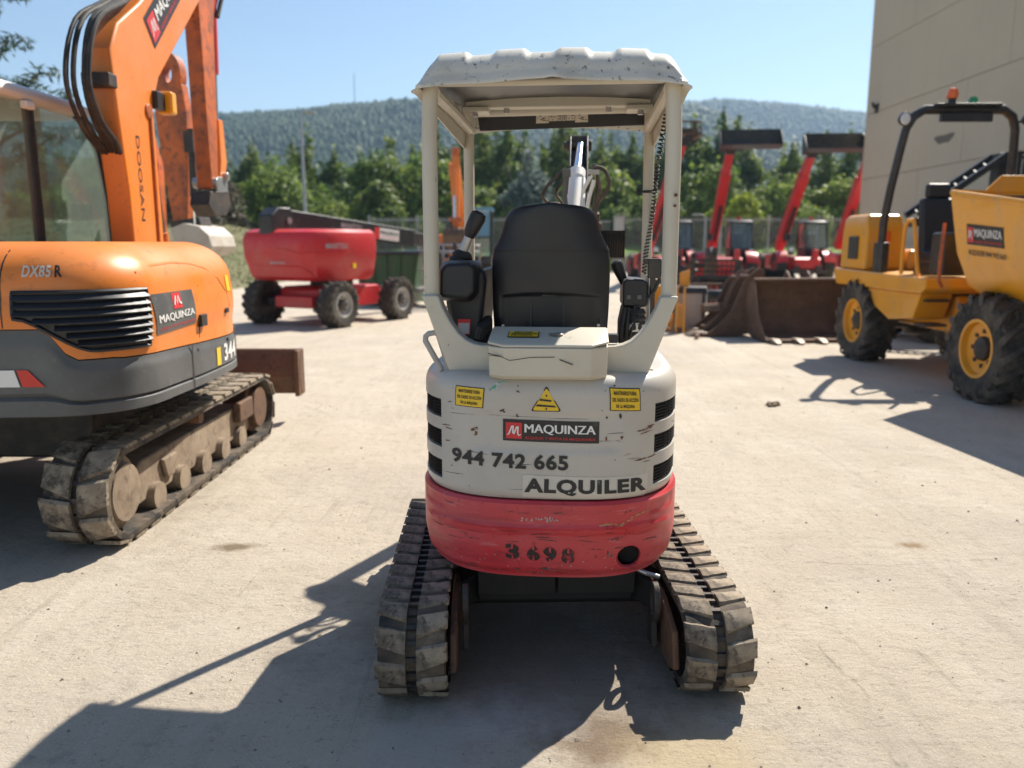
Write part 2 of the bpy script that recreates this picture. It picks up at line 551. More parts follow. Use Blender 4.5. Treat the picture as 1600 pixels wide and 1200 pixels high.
# ------------------------------------------------------------------ the setting
def ground_material():
    T = NT('dusty_concrete')
    tc = T.n('ShaderNodeTexCoord')
    src = tc.outputs['Object']
    def nz(scale, det=8, rough=.65, st=None, loc=(0, 0, 0)):
        x = T.n('ShaderNodeTexNoise')
        x.inputs['Scale'].default_value = scale
        x.inputs['Detail'].default_value = det
        x.inputs['Roughness'].default_value = rough
        mp = T.n('ShaderNodeMapping')
        mp.inputs['Location'].default_value = loc
        if st:
            mp.inputs['Scale'].default_value = st
        T.l(src, mp.inputs[0])
        T.l(mp.outputs[0], x.inputs[0])
        return x.outputs[0]
    def mr(x, a, b, c=0., d=1.):
        m = T.n('ShaderNodeMapRange')
        m.inputs[1].default_value, m.inputs[2].default_value = a, b
        m.inputs[3].default_value, m.inputs[4].default_value = c, d
        T.l(x, m.inputs[0])
        return m.outputs[0]
    def mix(f, a, b):
        m = T.n('ShaderNodeMix', data_type='RGBA')
        T.l(f, m.inputs[0])
        for i, v in ((6, a), (7, b)):
            if isinstance(v, tuple):
                m.inputs[i].default_value = (*v, 1)
            else:
                T.l(v, m.inputs[i])
        return m.outputs[2]
    c = mix(mr(nz(.55), .35, .68), (.53, .455, .36), (.45, .39, .31))
    c = mix(mr(nz(1.7, loc=(4, 9, 0)), .46, .70, 0, .7), c, (.57, .51, .42))
    c = mix(mr(nz(.35, loc=(14, 3, 0)), .52, .72, 0, .55), c, (.34, .31, .27))
    c = mix(mr(nz(2.6, 9, .7, (1, 2.4, 1), (7, 1, 0)), .54, .72, 0, .5), c, (.44, .37, .27))
    c = mix(mr(nz(9, 10, .75), .54, .70, 0, .7), c, (.29, .25, .20))
    c = mix(mr(nz(38, 6, .7, (.6, 1, 1)), .57, .66, 0, .6), c, (.22, .19, .15))
    c = mix(mr(nz(90, 4, .7), .58, .66, 0, .65), c, (.66, .60, .51))
    c = mix(mr(nz(170, 3, .6), .60, .68, 0, .7), c, (.15, .125, .10))
    # scuffs and tyre tracks: long streaks in two directions
    def streak(ang, scale, colr, lo, hi, st, seed):
        nonlocal c
        mp = T.n('ShaderNodeMapping')
        mp.inputs['Rotation'].default_value = (0, 0, ang)
        mp.inputs['Location'].default_value = (seed, seed * 1.7, 0)
        mp.inputs['Scale'].default_value = (scale, scale * .07, 1)
        x = T.n('ShaderNodeTexNoise')
        x.inputs['Scale'].default_value = 1
        x.inputs['Detail'].default_value = 7
        x.inputs['Roughness'].default_value = .7
        x.inputs['Distortion'].default_value = .6
        T.l(src, mp.inputs[0])
        T.l(mp.outputs[0], x.inputs[0])
        c = mix(mr(x.outputs[0], lo, hi, 0, st), c, colr)
    streak(.25, 3.5, (.32, .28, .22), .56, .72, .4, 3)
    streak(-.9, 5.0, (.30, .26, .21), .58, .74, .35, 7)
    streak(1.35, 2.2, (.62, .56, .47), .55, .72, .4, 12)
    streak(1.65, 11., (.25, .205, .15), .60, .72, .4, 17)
    # hairline cracks
    vo = T.n('ShaderNodeTexVoronoi', feature='DISTANCE_TO_EDGE')
    vo.inputs['Scale'].default_value = .23
    w = T.n('ShaderNodeMix', data_type='RGBA')
    wn_ = T.n('ShaderNodeTexNoise')
    wn_.inputs['Scale'].default_value = 2.2
    wn_.inputs['Detail'].default_value = 6
    T.l(src, wn_.inputs[0])
    w.inputs[0].default_value = .22
    T.l(src, w.inputs[6])
    T.l(wn_.outputs[1], w.inputs[7])
    T.l(w.outputs[2], vo.inputs[0])
    crack = mr(vo.outputs[0], .0004, .0018, 1, 0)
    ck = T.n('ShaderNodeMath', operation='MULTIPLY')
    T.l(crack, ck.inputs[0])
    T.l(mr(nz(.5, 4, loc=(2, 2, 0)), .5, .6, 0, .32), ck.inputs[1])
    c = mix(ck.outputs[0], c, (.13, .11, .085))
    # oil and cement stains, broad darker patches under both excavators, by distance from points
    def spot(x, y, sx, sy, colr, st, sc_=5, seed=0):
        nonlocal c
        sp = T.n('ShaderNodeVectorMath', operation='SUBTRACT')
        T.l(src, sp.inputs[0])
        sp.inputs[1].default_value = (x, y, 0)
        sm = T.n('ShaderNodeVectorMath', operation='MULTIPLY')
        T.l(sp.outputs[0], sm.inputs[0])
        sm.inputs[1].default_value = (1 / sx, 1 / sy, 0)
        ln = T.n('ShaderNodeVectorMath', operation='LENGTH')
        T.l(sm.outputs[0], ln.inputs[0])
        a = T.n('ShaderNodeMath', operation='MULTIPLY_ADD')
        T.l(nz(sc_, 8, .7, loc=(seed, seed * 2, 0)), a.inputs[0])
        a.inputs[1].default_value = 1.9
        T.l(ln.outputs['Value'], a.inputs[2])
        c = mix(mr(a.outputs[0], 1.35, 1.95, st, 0), c, colr)
    spot(.25, 2.3, .25, .18, (.16, .10, .055), .75, 5, 3)
    spot(-.05, 2.45, .35, .22, (.56, .53, .50), .6, 7, 5)
    spot(-.3, 2.25, .25, .2, (.50, .47, .44), .55, 8, 8)
    spot(.55, 2.15, .3, .35, (.50, .40, .24), .6, 4, 11)
    spot(-1.45, 3.9, .16, .07, (.16, .115, .065), .85, 6, 13)
    spot(2.05, 3.95, .10, .06, (.26, .17, .085), .8, 9, 17)
    spot(3.2, 3.5, .5, .3, (.25, .21, .16), .5, 4, 19)
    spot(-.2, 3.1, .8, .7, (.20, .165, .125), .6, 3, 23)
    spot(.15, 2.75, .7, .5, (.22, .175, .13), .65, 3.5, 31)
    spot(-3.1, 5.0, 1.6, 1.7, (.24, .20, .155), .5, 2, 29)
    T.l(c, T.b.inputs['Base Color'])
    T.b.inputs['Roughness'].default_value = .88
    T.b.inputs['Specular IOR Level'].default_value = .25
    def bumpn(h, s, d, prev=None):
        b = T.n('ShaderNodeBump')
        b.inputs['Strength'].default_value = s
        b.inputs['Distance'].default_value = d
        T.l(h, b.inputs['Height'])
        if prev:
            T.l(prev, b.inputs['Normal'])
        return b.outputs[0]
    b = bumpn(nz(1.3, 5), .5, .05)
    b = bumpn(nz(11, 9, .75, (.7, 1, 1)), .7, .03, b)
    b = bumpn(nz(60, 7, .78), .75, .009, b)
    inv = T.n('ShaderNodeMath', operation='SUBTRACT')
    inv.inputs[0].default_value = 1
    T.l(ck.outputs[0], inv.inputs[1])
    b = bumpn(inv.outputs[0], .5, .006, b)
    T.l(b, T.b.inputs['Normal'])
    return T.m
M['ground'] = ground_material()
M['earth'] = mat('earth_and_dry_grass', (.13, .12, .06), .95, layers=[(.05, (.09, .12, .035), .4, .65, .8), (.6, (.17, .14, .08), .5, .7, .6)], bump=(3, .4, .1))
M['lawn'] = mat('lawn', (.14, .25, .03), .9, layers=[(1.5, (.20, .33, .04), .4, .65, .7), (9, (.10, .17, .025), .5, .7, .6)], bump=(12, .5, .05))
M['bank'] = mat('grassy_bank', (.14, .13, .06), .95, layers=[(.4, (.20, .16, .09), .45, .6, .9), (2.5, (.10, .14, .035), .45, .65, .7)], bump=(6, .6, .08))
M['hill'] = mat('hill_ground', (.03, .068, .022), .95, layers=[(.012, (.05, .095, .03), .5, .7, .7)])
M['concrete'] = mat('wall_concrete', (.42, .38, .31), .85, layers=[(1.2, (.33, .30, .25), .4, .65, .7), (6, (.24, .21, .17), .55, .72, .5, (1, 1, .25)), (40, (.30, .27, .22), .55, .7, .4)], bump=(25, .25, .006))
M['wall_panel'] = mat('precast_wall_panel', (.56, .475, .35), .8, layers=[(.35, (.51, .43, .32), .4, .65, .7), (3, (.45, .375, .275), .55, .75, .5, (1, 1, .2)), (60, (.40, .36, .29), .55, .7, .35)], bump=(60, .15, .004))
M['stone'] = mat('pebble_stone', (.27, .225, .175), .9, layers=[(30, (.10, .08, .06), .4, .65, .7)])
M['dry_leaf'] = mat('dry_leaf', (.14, .085, .035), .85, layers=[(40, (.08, .05, .025), .4, .65, .7)])

def struct(name, mb, m, **k):
    o = part(name, mb, m, None, **k)
    o['kind'] = 'structure'
    return o
mb = MB()
nx, ny = 60, 70
mb.grid(lambda u, v: ((u - .5) * 1700, -18 + v * 1050, -.05 if v * 1050 < 66 else -.05 + min(6, (v * 1050 - 66) * .012)), nx, ny)
struct('ground', mb, 'earth')
mb = MB()
mb.box((4, 15, -.15), (60, 59, .3))
struct('yard_pavement', mb, 'ground', smooth=False)
mb = MB()
mb.slab(lambda u, v: (-30 + u * 70, 44.9 + v * 4.6, .82 + v * .65 + .05 * math.sin(u * 40)), 20, 4, (0, 0, -1.3))
struct('lawn_strip', mb, 'lawn')
# grass tufts on the lawn
gv, gf = [], []
for i in range(5000):
    x, y = rnd.uniform(-10, 24), rnd.uniform(45, 49.3)
    a = rnd.uniform(0, 6.28)
    h = rnd.uniform(.08, .2)
    n = len(gv)
    zg = .80 + (y - 44.9) / 4.6 * .65
    gv += [(x - .04 * math.cos(a), y - .04 * math.sin(a), zg), (x + .04 * math.cos(a), y + .04 * math.sin(a), zg), (x + rnd.uniform(-.05, .05), y + rnd.uniform(-.05, .05), zg + h)]
    gf.append((n, n + 1, n + 2))
me = bpy.data.meshes.new('grass')
me.from_pydata(gv, [], gf)
me.materials.append(M['lawn'])
link('grass', me, kind='stuff', label='bright green grass of the lawn strip behind the fence')
# grassy bank on the left behind the low wall
mb = MB()
def bankf(u, v):
    x = -34 + u * 25
    y = 20.2 + v * 27
    z = .72 + 2.0 * min(1, v * 1.25) ** .8 + .12 * math.sin(x * 1.3) * math.sin(y * .7)
    f = min(1, (1 - u) * 4.5)
    return (x, y, -.2 + (z + .2) * f)
mb.grid(bankf, 30, 26)
struct('grassy_bank', mb, 'bank')
gv, gf = [], []
for i in range(14000):
    u, v = rnd.random() ** .6 * .97, rnd.random()
    p = bankf(u, v)
    a = rnd.uniform(0, 6.28)
    h = rnd.uniform(.04, .13)
    n = len(gv)
    gv += [(p[0] - .03 * math.cos(a), p[1] - .03 * math.sin(a), p[2] - .02), (p[0] + .03 * math.cos(a), p[1] + .03 * math.sin(a), p[2] - .02), (p[0] + rnd.uniform(-.1, .1), p[1] + rnd.uniform(-.1, .1), p[2] + h)]
    gf.append((n, n + 1, n + 2))
me = bpy.data.meshes.new('grass')
me.from_pydata(gv, [], gf)
me.materials.append(M['bank'])
link('grass', me, kind='stuff', label='rough grass growing on the bank behind the low wall')

# low concrete retaining wall on the left
w = thing('retaining_wall', 'low pale concrete retaining wall below the grassy bank behind the red boom lift', 'wall', (-14, 19.9, 0))
for i in range(6):
    mb = MB()
    mb.box((-12 + i * 3.2, 0, .4), (3.18, .3, .8))
    part('wall_panel', mb, 'concrete', w, bevel=.015)

# hills with forest
def bump(t, c, wd):
    return math.exp(-((t - c) / wd) ** 2)
def hill_h(x, y):
    """near hill: ridge at 740 m, lower towards the right"""
    ridge = 110 + 3 * bump(x, -100, 90) - 3 * bump(x, -330, 130) + 10 * bump(x, -640, 200)
    ridge -= 34 * sm01(70, 240, x) - 16 * bump(x, 150, 45)
    ridge += 3 * mnoise.noise((x * .008, 3.1, 0)) + 2 * mnoise.noise((x * .03, 8, 0))
    t = (y - 300) / 440
    s = max(0, min(1, t))
    h = ridge * (s * s * (3 - 2 * s)) ** .85
    h += 16 * mnoise.noise((x * .007, y * .006, 1.7)) * math.sin(math.pi * s) + 6 * mnoise.noise((x * .02, y * .02, 5)) * math.sin(math.pi * s)
    if t > 1:
        h -= (t - 1) * 60
    return h - 1.2
def sm01(a, b, x):
    t = max(0, min(1, (x - a) / (b - a)))
    return t * t * (3 - 2 * t)
def far_h(x, y):
    """far hill behind it on the right"""
    ridge = 110 + 70 * sm01(-60, 200, x) - 16 * sm01(270, 480, x) + 22 * sm01(560, 760, x)
    ridge += 4 * mnoise.noise((x * .007, 13.1, 0)) + 3 * mnoise.noise((x * .02, 18, 0))
    t = (y - 760) / 360
    s = max(0, min(1, t))
    h = 40 + (ridge - 40) * (s * s * (3 - 2 * s)) ** .9 + 9 * mnoise.noise((x * .007, y * .007, 4.7)) * math.sin(math.pi * s)
    if t > 1:
        h -= (t - 1) * 70
    return h
mb = MB()
mb.grid(lambda u, v: ((u - .5) * 1640, 280 + v * 560, hill_h((u - .5) * 1640, 280 + v * 560)), 110, 50)
struct('hill', mb, 'hill')
mb = MB()
mb.grid(lambda u, v: ((u - .5) * 1680, 765 + v * 480, far_h((u - .5) * 1680, 765 + v * 480)), 90, 40)
struct('hill', mb, 'hill')
rng = np.random.default_rng(5)
# forest: many small trees, each an uneven faceted crown
def forest(name, label, hf, n_, y0, y1, p, hmin, hmax, clear):
    tv, tf = [], []
    cnt = 0
    while cnt < n_:
        y = y0 + (y1 - y0) * rng.random() ** p
        x = rng.uniform(-1, 1) * (40 + y * .68)
        if mnoise.noise((x * .011, y * .011, 9.2)) > clear:
            continue
        z = hf(x, y)
        hgt = rng.uniform(hmin, hmax) * (1.25 if rng.random() < .06 else 1)
        wd = hgt * rng.uniform(.2, .36)
        n = len(tv)
        k = 5
        a0 = rng.uniform(0, 6.28)
        for r_, hh in ((.55, .15), (1.0, .40), (.66, .74)):
            for j in range(k):
                a = a0 + 2 * math.pi * j / k + hh * 2
                rr = wd * r_ * rng.uniform(.65, 1.3)
                tv.append((x + rr * math.cos(a), y + rr * math.sin(a), z + hgt * (hh + rng.uniform(-.06, .06))))
        tv.append((x, y, z + hgt))
        for i in range(2):
            for j in range(k):
                j2 = (j + 1) % k
                tf.append((n + i * k + j, n + i * k + j2, n + (i + 1) * k + j2, n + (i + 1) * k + j))
        for j in range(k):
            tf.append((n + 2 * k + j, n + 2 * k + (j + 1) % k, n + 3 * k))
        cnt += 1
    me = bpy.data.meshes.new(name)
    me.from_pydata(tv, [], tf)
    me.materials.append(M['leaf_hill'])
    me.polygons.foreach_set('use_smooth', [True] * len(me.polygons))
    return link(name, me, kind='stuff', label=label)
forest('hill_forest', 'dark forest covering the nearer hill', hill_h, 46000, 400, 762, .62, 3.2, 6.8, .45)
forest('hill_forest', 'hazy blue forest covering the far hill at the right', far_h, 20000, 880, 1140, .7, 4.5, 9, .5)

t = thing('radio_mast', 'thin radio mast standing on the crest of the forested hill', 'mast', (-143, 735, hill_h(-143, 735)))
mb = MB()
for a in range(3):
    x, y = .5 * math.cos(a * 2.1), .5 * math.sin(a * 2.1)
    mb.cyl((x, y, 0), (x * .3, y * .3, 36), .14, 5)
part('mast_pole', mb, 'steel_dark', t)
mb = MB()
for k in range(17):
    mb.lathe([(.5 - k * .02, 0), (.55 - k * .02, .08), (.5 - k * .02, .16)], (0, 0, 1 + k * 2.1), 'z', 6)
part('mast_brace', mb, 'steel_dark', t, kind='stuff')

# ------------------------------------------------------------------ trees
def leaf_mesh(name, clumps, n, leaf, seed, m, aspect=.6, droop=0.):
    """clumps: (x,y,z,rx,ry,rz[,weight]); leaf quads through the outer part of each ellipsoid"""
    g = np.random.default_rng(seed)
    W = np.array([c[3] * c[4] + c[4] * c[5] + c[3] * c[5] for c in clumps]) * np.array([c[6] if len(c) > 6 else 1 for c in clumps])
    idx = g.choice(len(clumps), n, p=W / W.sum())
    C = np.array([c[:6] for c in clumps])[idx]
    d = g.normal(size=(n, 3))
    d /= np.linalg.norm(d, axis=1)[:, None]
    lump = 1 + .14 * np.sin(d[:, 0] * 7 + idx) * np.sin(d[:, 1] * 6 + idx * 2) + .1 * np.sin(d[:, 2] * 9 + idx)
    r = (g.random(n) ** .30) * lump * g.uniform(.92, 1.06, n)
    P = C[:, :3] + d * C[:, 3:6] * r[:, None]
    nrm = d * .75 + g.normal(size=(n, 3)) * .55 + np.array([0, 0, .35])
    nrm /= np.linalg.norm(nrm, axis=1)[:, None]
    a = np.cross(nrm, g.normal(size=(n, 3)))
    a /= np.linalg.norm(a, axis=1)[:, None] + 1e-9
    a[:, 2] -= droop
    b = np.cross(nrm, a)
    s = leaf * g.uniform(.55, 1.35, n)
    a *= s[:, None]
    b *= (s * aspect)[:, None]
    V = np.stack([P - a, P - b * .9 + a * .1, P + a, P + b], 1).reshape(-1, 3)
    me = bpy.data.meshes.new(name)
    me.vertices.add(4 * n)
    me.vertices.foreach_set('co', V.astype(np.float32).ravel())
    me.loops.add(4 * n)
    me.loops.foreach_set('vertex_index', np.arange(4 * n, dtype=np.int32))
    me.polygons.add(n)
    me.polygons.foreach_set('loop_start', np.arange(0, 4 * n, 4, dtype=np.int32))
    me.update(calc_edges=True)
    me.materials.append(m)
    return me
def trunk_mesh(h, r, seed, limbs=5, spread=.5, ltop=.9):
    g = random.Random(seed)
    mb = MB()
    pts = [(0, 0, -.3)]
    for i in range(1, 6):
        pts.append((g.uniform(-.05, .05) * h * .3, g.uniform(-.05, .05) * h * .3, h * ltop * i / 5))
    mb.tube(pts, [r * 1.3, r, r * .85, r * .65, r * .45, r * .2], 7)
    for k in range(limbs):
        a = k * 2.4 + g.uniform(-.4, .4)
        z0 = h * (.25 + .5 * k / max(1, limbs))
        L = h * spread * g.uniform(.6, 1)
        mb.tube([(0, 0, z0), (math.cos(a) * L * .5, math.sin(a) * L * .5, z0 + L * .3), (math.cos(a) * L, math.sin(a) * L, z0 + L * .75)], [r * .4, r * .28, r * .1], 5)
    return mb.mesh('trunk', M['bark'])
def conifer_clumps(h, w, seed, rough=.25):
    g = random.Random(seed)
    c = []
    n = 16
    for i in range(n):
        t = i / (n - 1)
        z = h * (.10 + .86 * t)
        rr = w * (math.sin(math.pi * min(1, (t * .8 + .22))) ** .8) * (1 - t * .45) * g.uniform(1 - rough, 1 + rough)
        for k in range(3 if t < .75 else 1):
            a = g.uniform(0, 6.28)
            off = rr * (.55 if t < .9 else .1)
            c.append((off * math.cos(a), off * math.sin(a), z + g.uniform(-.3, .3), rr * .62, rr * .62, h * .075, 1))
    return c
def bush_clumps(h, w, seed, n=11):
    g = random.Random(seed)
    c = [(0, 0, h * .45, w * .75, w * .75, h * .45, 1)]
    for i in range(n):
        a = g.uniform(0, 6.28)
        rr = w * g.uniform(.3, .8)
        z = h * g.uniform(.15, .85)
        f = max(.25, 1 - (z / h) ** 2 * .6)
        q = w * g.uniform(.22, .42)
        c.append((rr * f * math.cos(a), rr * f * math.sin(a), z, q, q, q * g.uniform(.8, 1.1), 1.2))
    return c
CON = [(leaf_mesh('crown', conifer_clumps(8, 1.55, 10 + i, .3), 5200, .16, 20 + i, M['leaf_dark'], .5, .25), trunk_mesh(8, .13, 30 + i, 5, .12)) for i in range(5)]
BUS = [(leaf_mesh('crown', bush_clumps(5, 2.3, 40 + i), 6000, .15, 50 + i, M['leaf_mid']), trunk_mesh(4.2, .11, 60 + i, 6, .32)) for i in range(5)]
def plant(name, label, cat, group, cr, tr, loc, s, sz=None, rz=None, mats=None):
    o = thing(name, label, cat, loc, rnd.uniform(0, 6.28) if rz is None else rz, group)
    sz = sz or s
    c = link('crown', cr, o)
    c.scale = (s, s, sz)
    c.rotation_euler = (0, 0, 0)
    k = link('trunk', tr, o)
    k.scale = (s, s, sz)
    return o
ORD = 'first second third fourth fifth sixth seventh eighth ninth tenth eleventh twelfth thirteenth fourteenth fifteenth sixteenth seventeenth eighteenth nineteenth twentieth'.split()
_cnt = {}
def nth(k):
    _cnt[k] = _cnt.get(k, -1) + 1
    n = _cnt[k]
    return ORD[n] if n < 20 else 'twenty ' + ORD[n - 20]
# row of conifers behind the hedge, built from left to right
for i in range(50):
    x = -36 + i * 1.27 + rnd.uniform(-.35, .35)
    y = 60 + rnd.uniform(-3.0, 3.0)
    cr, tr = CON[i % 5]
    hh = rnd.uniform(.95, 1.25) + (.2 if -6 < x < 18 else 0)
    side = 'left of the white canopy' if x < -8 else 'seen under the white canopy roof' if x < 10 else 'right of the white canopy'
    plant('conifer_tree', 'tall narrow conifer, %s from the left of those %s' % (nth('c' + side), side.replace('seen ', '')), 'tree', 'conifers %s' % side, cr, tr, (x, y, 0), rnd.uniform(1.15, 1.6), hh)
# rounded bushes and small trees in front of them
for i in range(36):
    x = -30 + i * 1.5 + rnd.uniform(-.4, .4)
    y = 52.5 + rnd.uniform(-2.2, 2.6)
    if abs(x - .6) < 1.6:
        continue
    cr, tr = BUS[i % 5]
    s = rnd.uniform(1.0, 1.35)
    side = 'left of the mini excavator' if x < -7 else 'straight behind the mini excavator' if x < 9.5 else 'behind the red telehandlers'
    plant('bush', 'rounded leafy green bush, %s from the left of those %s' % (nth('b' + side), side), 'bush', 'bushes %s' % side, cr, tr, (x, y, -.2), s, s * rnd.uniform(.8, 1.3))
for i in range(16):
    x = -26 + i * 2.9 + rnd.uniform(-.8, .8)
    cr, tr = BUS[(i * 3 + 1) % 5]
    side = 'low on the left bank' if x < -7 else 'close behind the fence'
    s = rnd.uniform(.5, .72)
    plant('shrub', 'low dense green shrub, %s from the left of those %s' % (nth('s' + side), side), 'shrub', 'low shrubs %s' % side, cr, tr, (x, 48.9 + rnd.uniform(-.5, .6), 1.2 if x < -7 else .9), s, s * rnd.uniform(.8, 1.1))
blue = leaf_mesh('crown', conifer_clumps(7.8, 2.1, 91, .2), 6500, .17, 92, M['leaf_blue'], .45, .3)
plant('blue_spruce', 'greyish blue spruce between green bushes, just left of the white hydraulic cylinder', 'tree', None, blue, trunk_mesh(7.6, .14, 93), (.75, 50.5, 0), 1.0, 1.0)
dk = leaf_mesh('crown', bush_clumps(4.2, 1.9, 97), 6000, .15, 98, M['leaf_dark'])
plant('bush', 'dark round bush on the bank behind the red boom lift, right of the lamp post', 'bush', None, dk, trunk_mesh(3.5, .1, 99), (-7.9, 47.5, 1.0), 1.0)
plant('bush', 'dark green bush on the bank left of the lamp post', 'bush', None, BUS[2][0], BUS[2][1], (-13.0, 44.5, 1.6), .95)
pu = leaf_mesh('crown', bush_clumps(3.0, 2.2, 103), 5200, .14, 104, M['leaf_purple'])
plant('bush', 'purplish brown bush on the bank beside the big orange excavator arm', 'bush', None, pu, trunk_mesh(2.6, .1, 105), (-15.5, 41, 2.0), 1.0)
yg = leaf_mesh('crown', [(0, 0, 1.9, .75, .7, .7), (.55, .1, 2.3, .5, .5, .4), (-.7, 0, 1.5, .45, .5, .35), (.2, 0, 2.6, .45, .45, .4), (-1.5, .2, 1.75, .42, .4, .3), (.9, 0, 1.7, .35, .35, .35)], 1500, .15, 107, M['leaf_bright'])
plant('sapling', 'young tree with bright yellow green leaves behind the fence, beside a raised red boom', 'tree', None, yg, trunk_mesh(2.2, .05, 108, 4, .4), (12.6, 46.3, 1.35), 1.0, rz=0)
# near pine, its branches reach in at the top left
pine = thing('pine_tree', 'dark pine whose branches reach in above the orange excavator cab at the left', 'tree', (-10.6, 14.5, 0))
mb = MB()
mb.tube([(0, 0, -.2), (.1, 0, 2), (-.05, .05, 4), (.05, 0, 6), (0, 0, 8)], [.22, .18, .14, .09, .03], 8)
part('trunk', mb, 'bark', pine)
mb = MB()
cl = []
for k, (z, a, L) in enumerate([(5.3, -.05, 2.1), (4.7, .35, 1.6), (3.75, -.1, 2.5), (3.3, .1, 2.7), (2.7, -.15, 2.9), (4.3, 2.2, 1.8), (5.0, 3.6, 1.6), (3.5, 4.4, 2.2), (6.3, 1.0, 1.2), (6.8, 3.0, 1.0), (3.9, -.9, 2.0), (7.4, 0, .7), (5.8, 5, 1.5), (5.9, -.2, 1.5)]):
    e = (L * math.cos(a), L * math.sin(a), z + .25 * L)
    mb.tube([(0, 0, z - .2), (e[0] * .5, e[1] * .5, z - .05), e], [.05, .035, .012], 5)
    for q in range(7):
        f = .3 + .7 * q / 6
        cl.append((e[0] * f + rnd.uniform(-.15, .15), e[1] * f + rnd.uniform(-.2, .2), z - .1 + .3 * L * f * f + rnd.uniform(-.08, .12), .30, .30, .13, 1))
part('branch', mb, 'bark', pine)
link('crown', leaf_mesh('crown', cl, 7000, .11, 111, M['leaf_pine'], .16, .1), pine)

# ------------------------------------------------------------------ fence, gate, lamp posts
def fence_run(label, x0, x1, y, z0=.88, h=2.05):
    f = thing('steel_fence', label, 'fence', ((x0 + x1) / 2, y, 0))
    L = x1 - x0
    mb = MB()
    mb.box((0, 0, z0 / 2), (L, .25, z0))
    part('plinth', mb, 'concrete', f, bevel=.02)
    for zz in (z0 + .12, z0 + h - .15):
        mb = MB()
        mb.box((0, 0, zz), (L, .035, .05))
        part('rail', mb, 'fence', f)
    mb = MB()
    n = int(L / .17)
    for i in range(n + 1):
        mb.box((-L / 2 + .02 + i * (L - .04) / n, -.03, z0 + h / 2 + .01), (.026, .02, h))
    part('picket', mb, 'fence', f, smooth=False, kind='stuff')
    k = max(1, int(round(L / 2.6)))
    for i in range(k + 1):
        mb = MB()
        mb.box((-L / 2 + i * L / k, .032, z0 + h / 2 + .05), (.09, .075, h + .12))
        part('post', mb, 'fence', f)
    return f
fence_run('grey steel picket fence on a low concrete plinth behind the small orange excavator', -8.0, -.2, 44)
fence_run('grey steel picket fence on a plinth behind the red telehandlers', 5.75, 24, 44)
gate = thing('steel_gate', 'tall grey steel sliding gate leaf between the two fence runs behind the black seat', 'gate', (2.6, 44.2, 0))
mb = MB()
for zz in (.2, 1.2, 2.7):
    mb.box((0, 0, zz), (4.9, .06, .08))
part('frame', mb, 'fence', gate)
mb = MB()
for i in range(33):
    mb.box((-2.4 + i * .15, -.045, 1.45), (.03, .022, 2.6))
part('picket', mb, 'fence', gate, smooth=False, kind='stuff')
gp = thing('gate_post', 'square grey gate post at the left end of the right fence', 'post', (5.45, 43.9, 0))
mb = MB()
mb.box((0, 0, 1.45), (.5, .5, 2.9))
part('post', mb, 'sheet_grey', gp, bevel=.02)
mb = MB()
mb.box((0, 0, 2.94), (.58, .58, .06))
part('cap', mb, 'sheet_grey', gp)
gp2 = thing('gate_post', 'square grey gate post at the right end of the left fence', 'post', (-.05, 43.6, 0))
mb = MB()
mb.box((0, 0, 1.5), (.32, .32, 3.0))
part('post', mb, 'sheet_grey', gp2, bevel=.02)
mb = MB()
mb.box((0, 0, 3.03), (.38, .38, .05))
part('cap', mb, 'sheet_grey', gp2)
def lamp_post(label, x, y, z0, h, arm, name='street_lamp'):
    t = thing(name, label, 'lamp post', (x, y, z0))
    mb = MB()
    mb.tube([(0, 0, -.3), (0, 0, h * .5), (0, 0, h)], [.11, .085, .055], 10)
    part('pole', mb, 'fence', t)
    mb = MB()
    mb.tube([(0, 0, h - .05), (arm * .4, 0, h + .08), (arm, 0, h + .1)], .035, 8)
    part('arm', mb, 'fence', t)
    mb = MB()
    mb.prism([(arm - .1, h + .06), (arm + .5 * (1 if arm > 0 else -1), h + .09), (arm + .45 * (1 if arm > 0 else -1), h + .16), (arm - .05, h + .18)], -.13, .13, 'y')
    part('lamp_head', mb, 'sheet_grey', t, bevel=.01)
    return t
lamp_post('slender grey street lamp standing on the bank behind the red boom lift', -10.4, 40, 1.5, 6.1, .25)
lamp_post('short grey lamp post behind the fence, between two red telehandlers', 10.6, 46, 0, 3.0, -.3)

# ------------------------------------------------------------------ building on the right
bd = thing('warehouse', 'beige precast concrete warehouse with a blank side wall at the right', 'building', (12.6, 30, 0))
mb = MB()
mb.box((6.05, -24.98, 5.2), (11.9, 49.9, 10.4))
part('wall_core', mb, 'concrete', bd, smooth=False)
zs = [-.7, 1.55, 3.8, 6.05, 8.3, 10.55]
for r_ in range(5):
    off = (8.5, 4.2, 6.6, 8.5, 3.1)[r_]
    ys = [0]
    y = -off
    while y > -50:
        ys.append(y)
        y -= 8.6
    ys.append(-50)
    for a, b in zip(ys, ys[1:]):
        z0 = max(0, zs[r_])
        mb = MB()
        mb.box((.0, (a + b) / 2, (z0 + zs[r_ + 1]) / 2), (.2, a - b - .013, zs[r_ + 1] - z0 - .013))
        part('wall_panel', mb, 'wall_panel', bd, bevel=.012)
for a, b in ((.12, 5.95), (5.98, 11.9)):
    for r_ in range(5):
        z0 = max(0, zs[r_])
        mb = MB()
        mb.box(((a + b) / 2, 0, (z0 + zs[r_ + 1]) / 2), (b - a - .02, .2, zs[r_ + 1] - z0 - .03))
        part('wall_panel', mb, 'wall_panel', bd, bevel=.012)
mb = MB()
mb.box((6.0, -25, 10.6), (12.3, 50.3, .1))
part('roof_coping', mb, 'sheet_grey', bd, bevel=.01)
mb = MB()
mb.tube([(-.1, -.9, 6.15), (-.26, -.95, 6.2), (-.3, -.95, 6.35)], .05, 6)
mb.box((-.13, -.9, 6.15), (.06, .22, .3))
part('wall_bracket', mb, 'steel_dark', bd)
mb = MB()
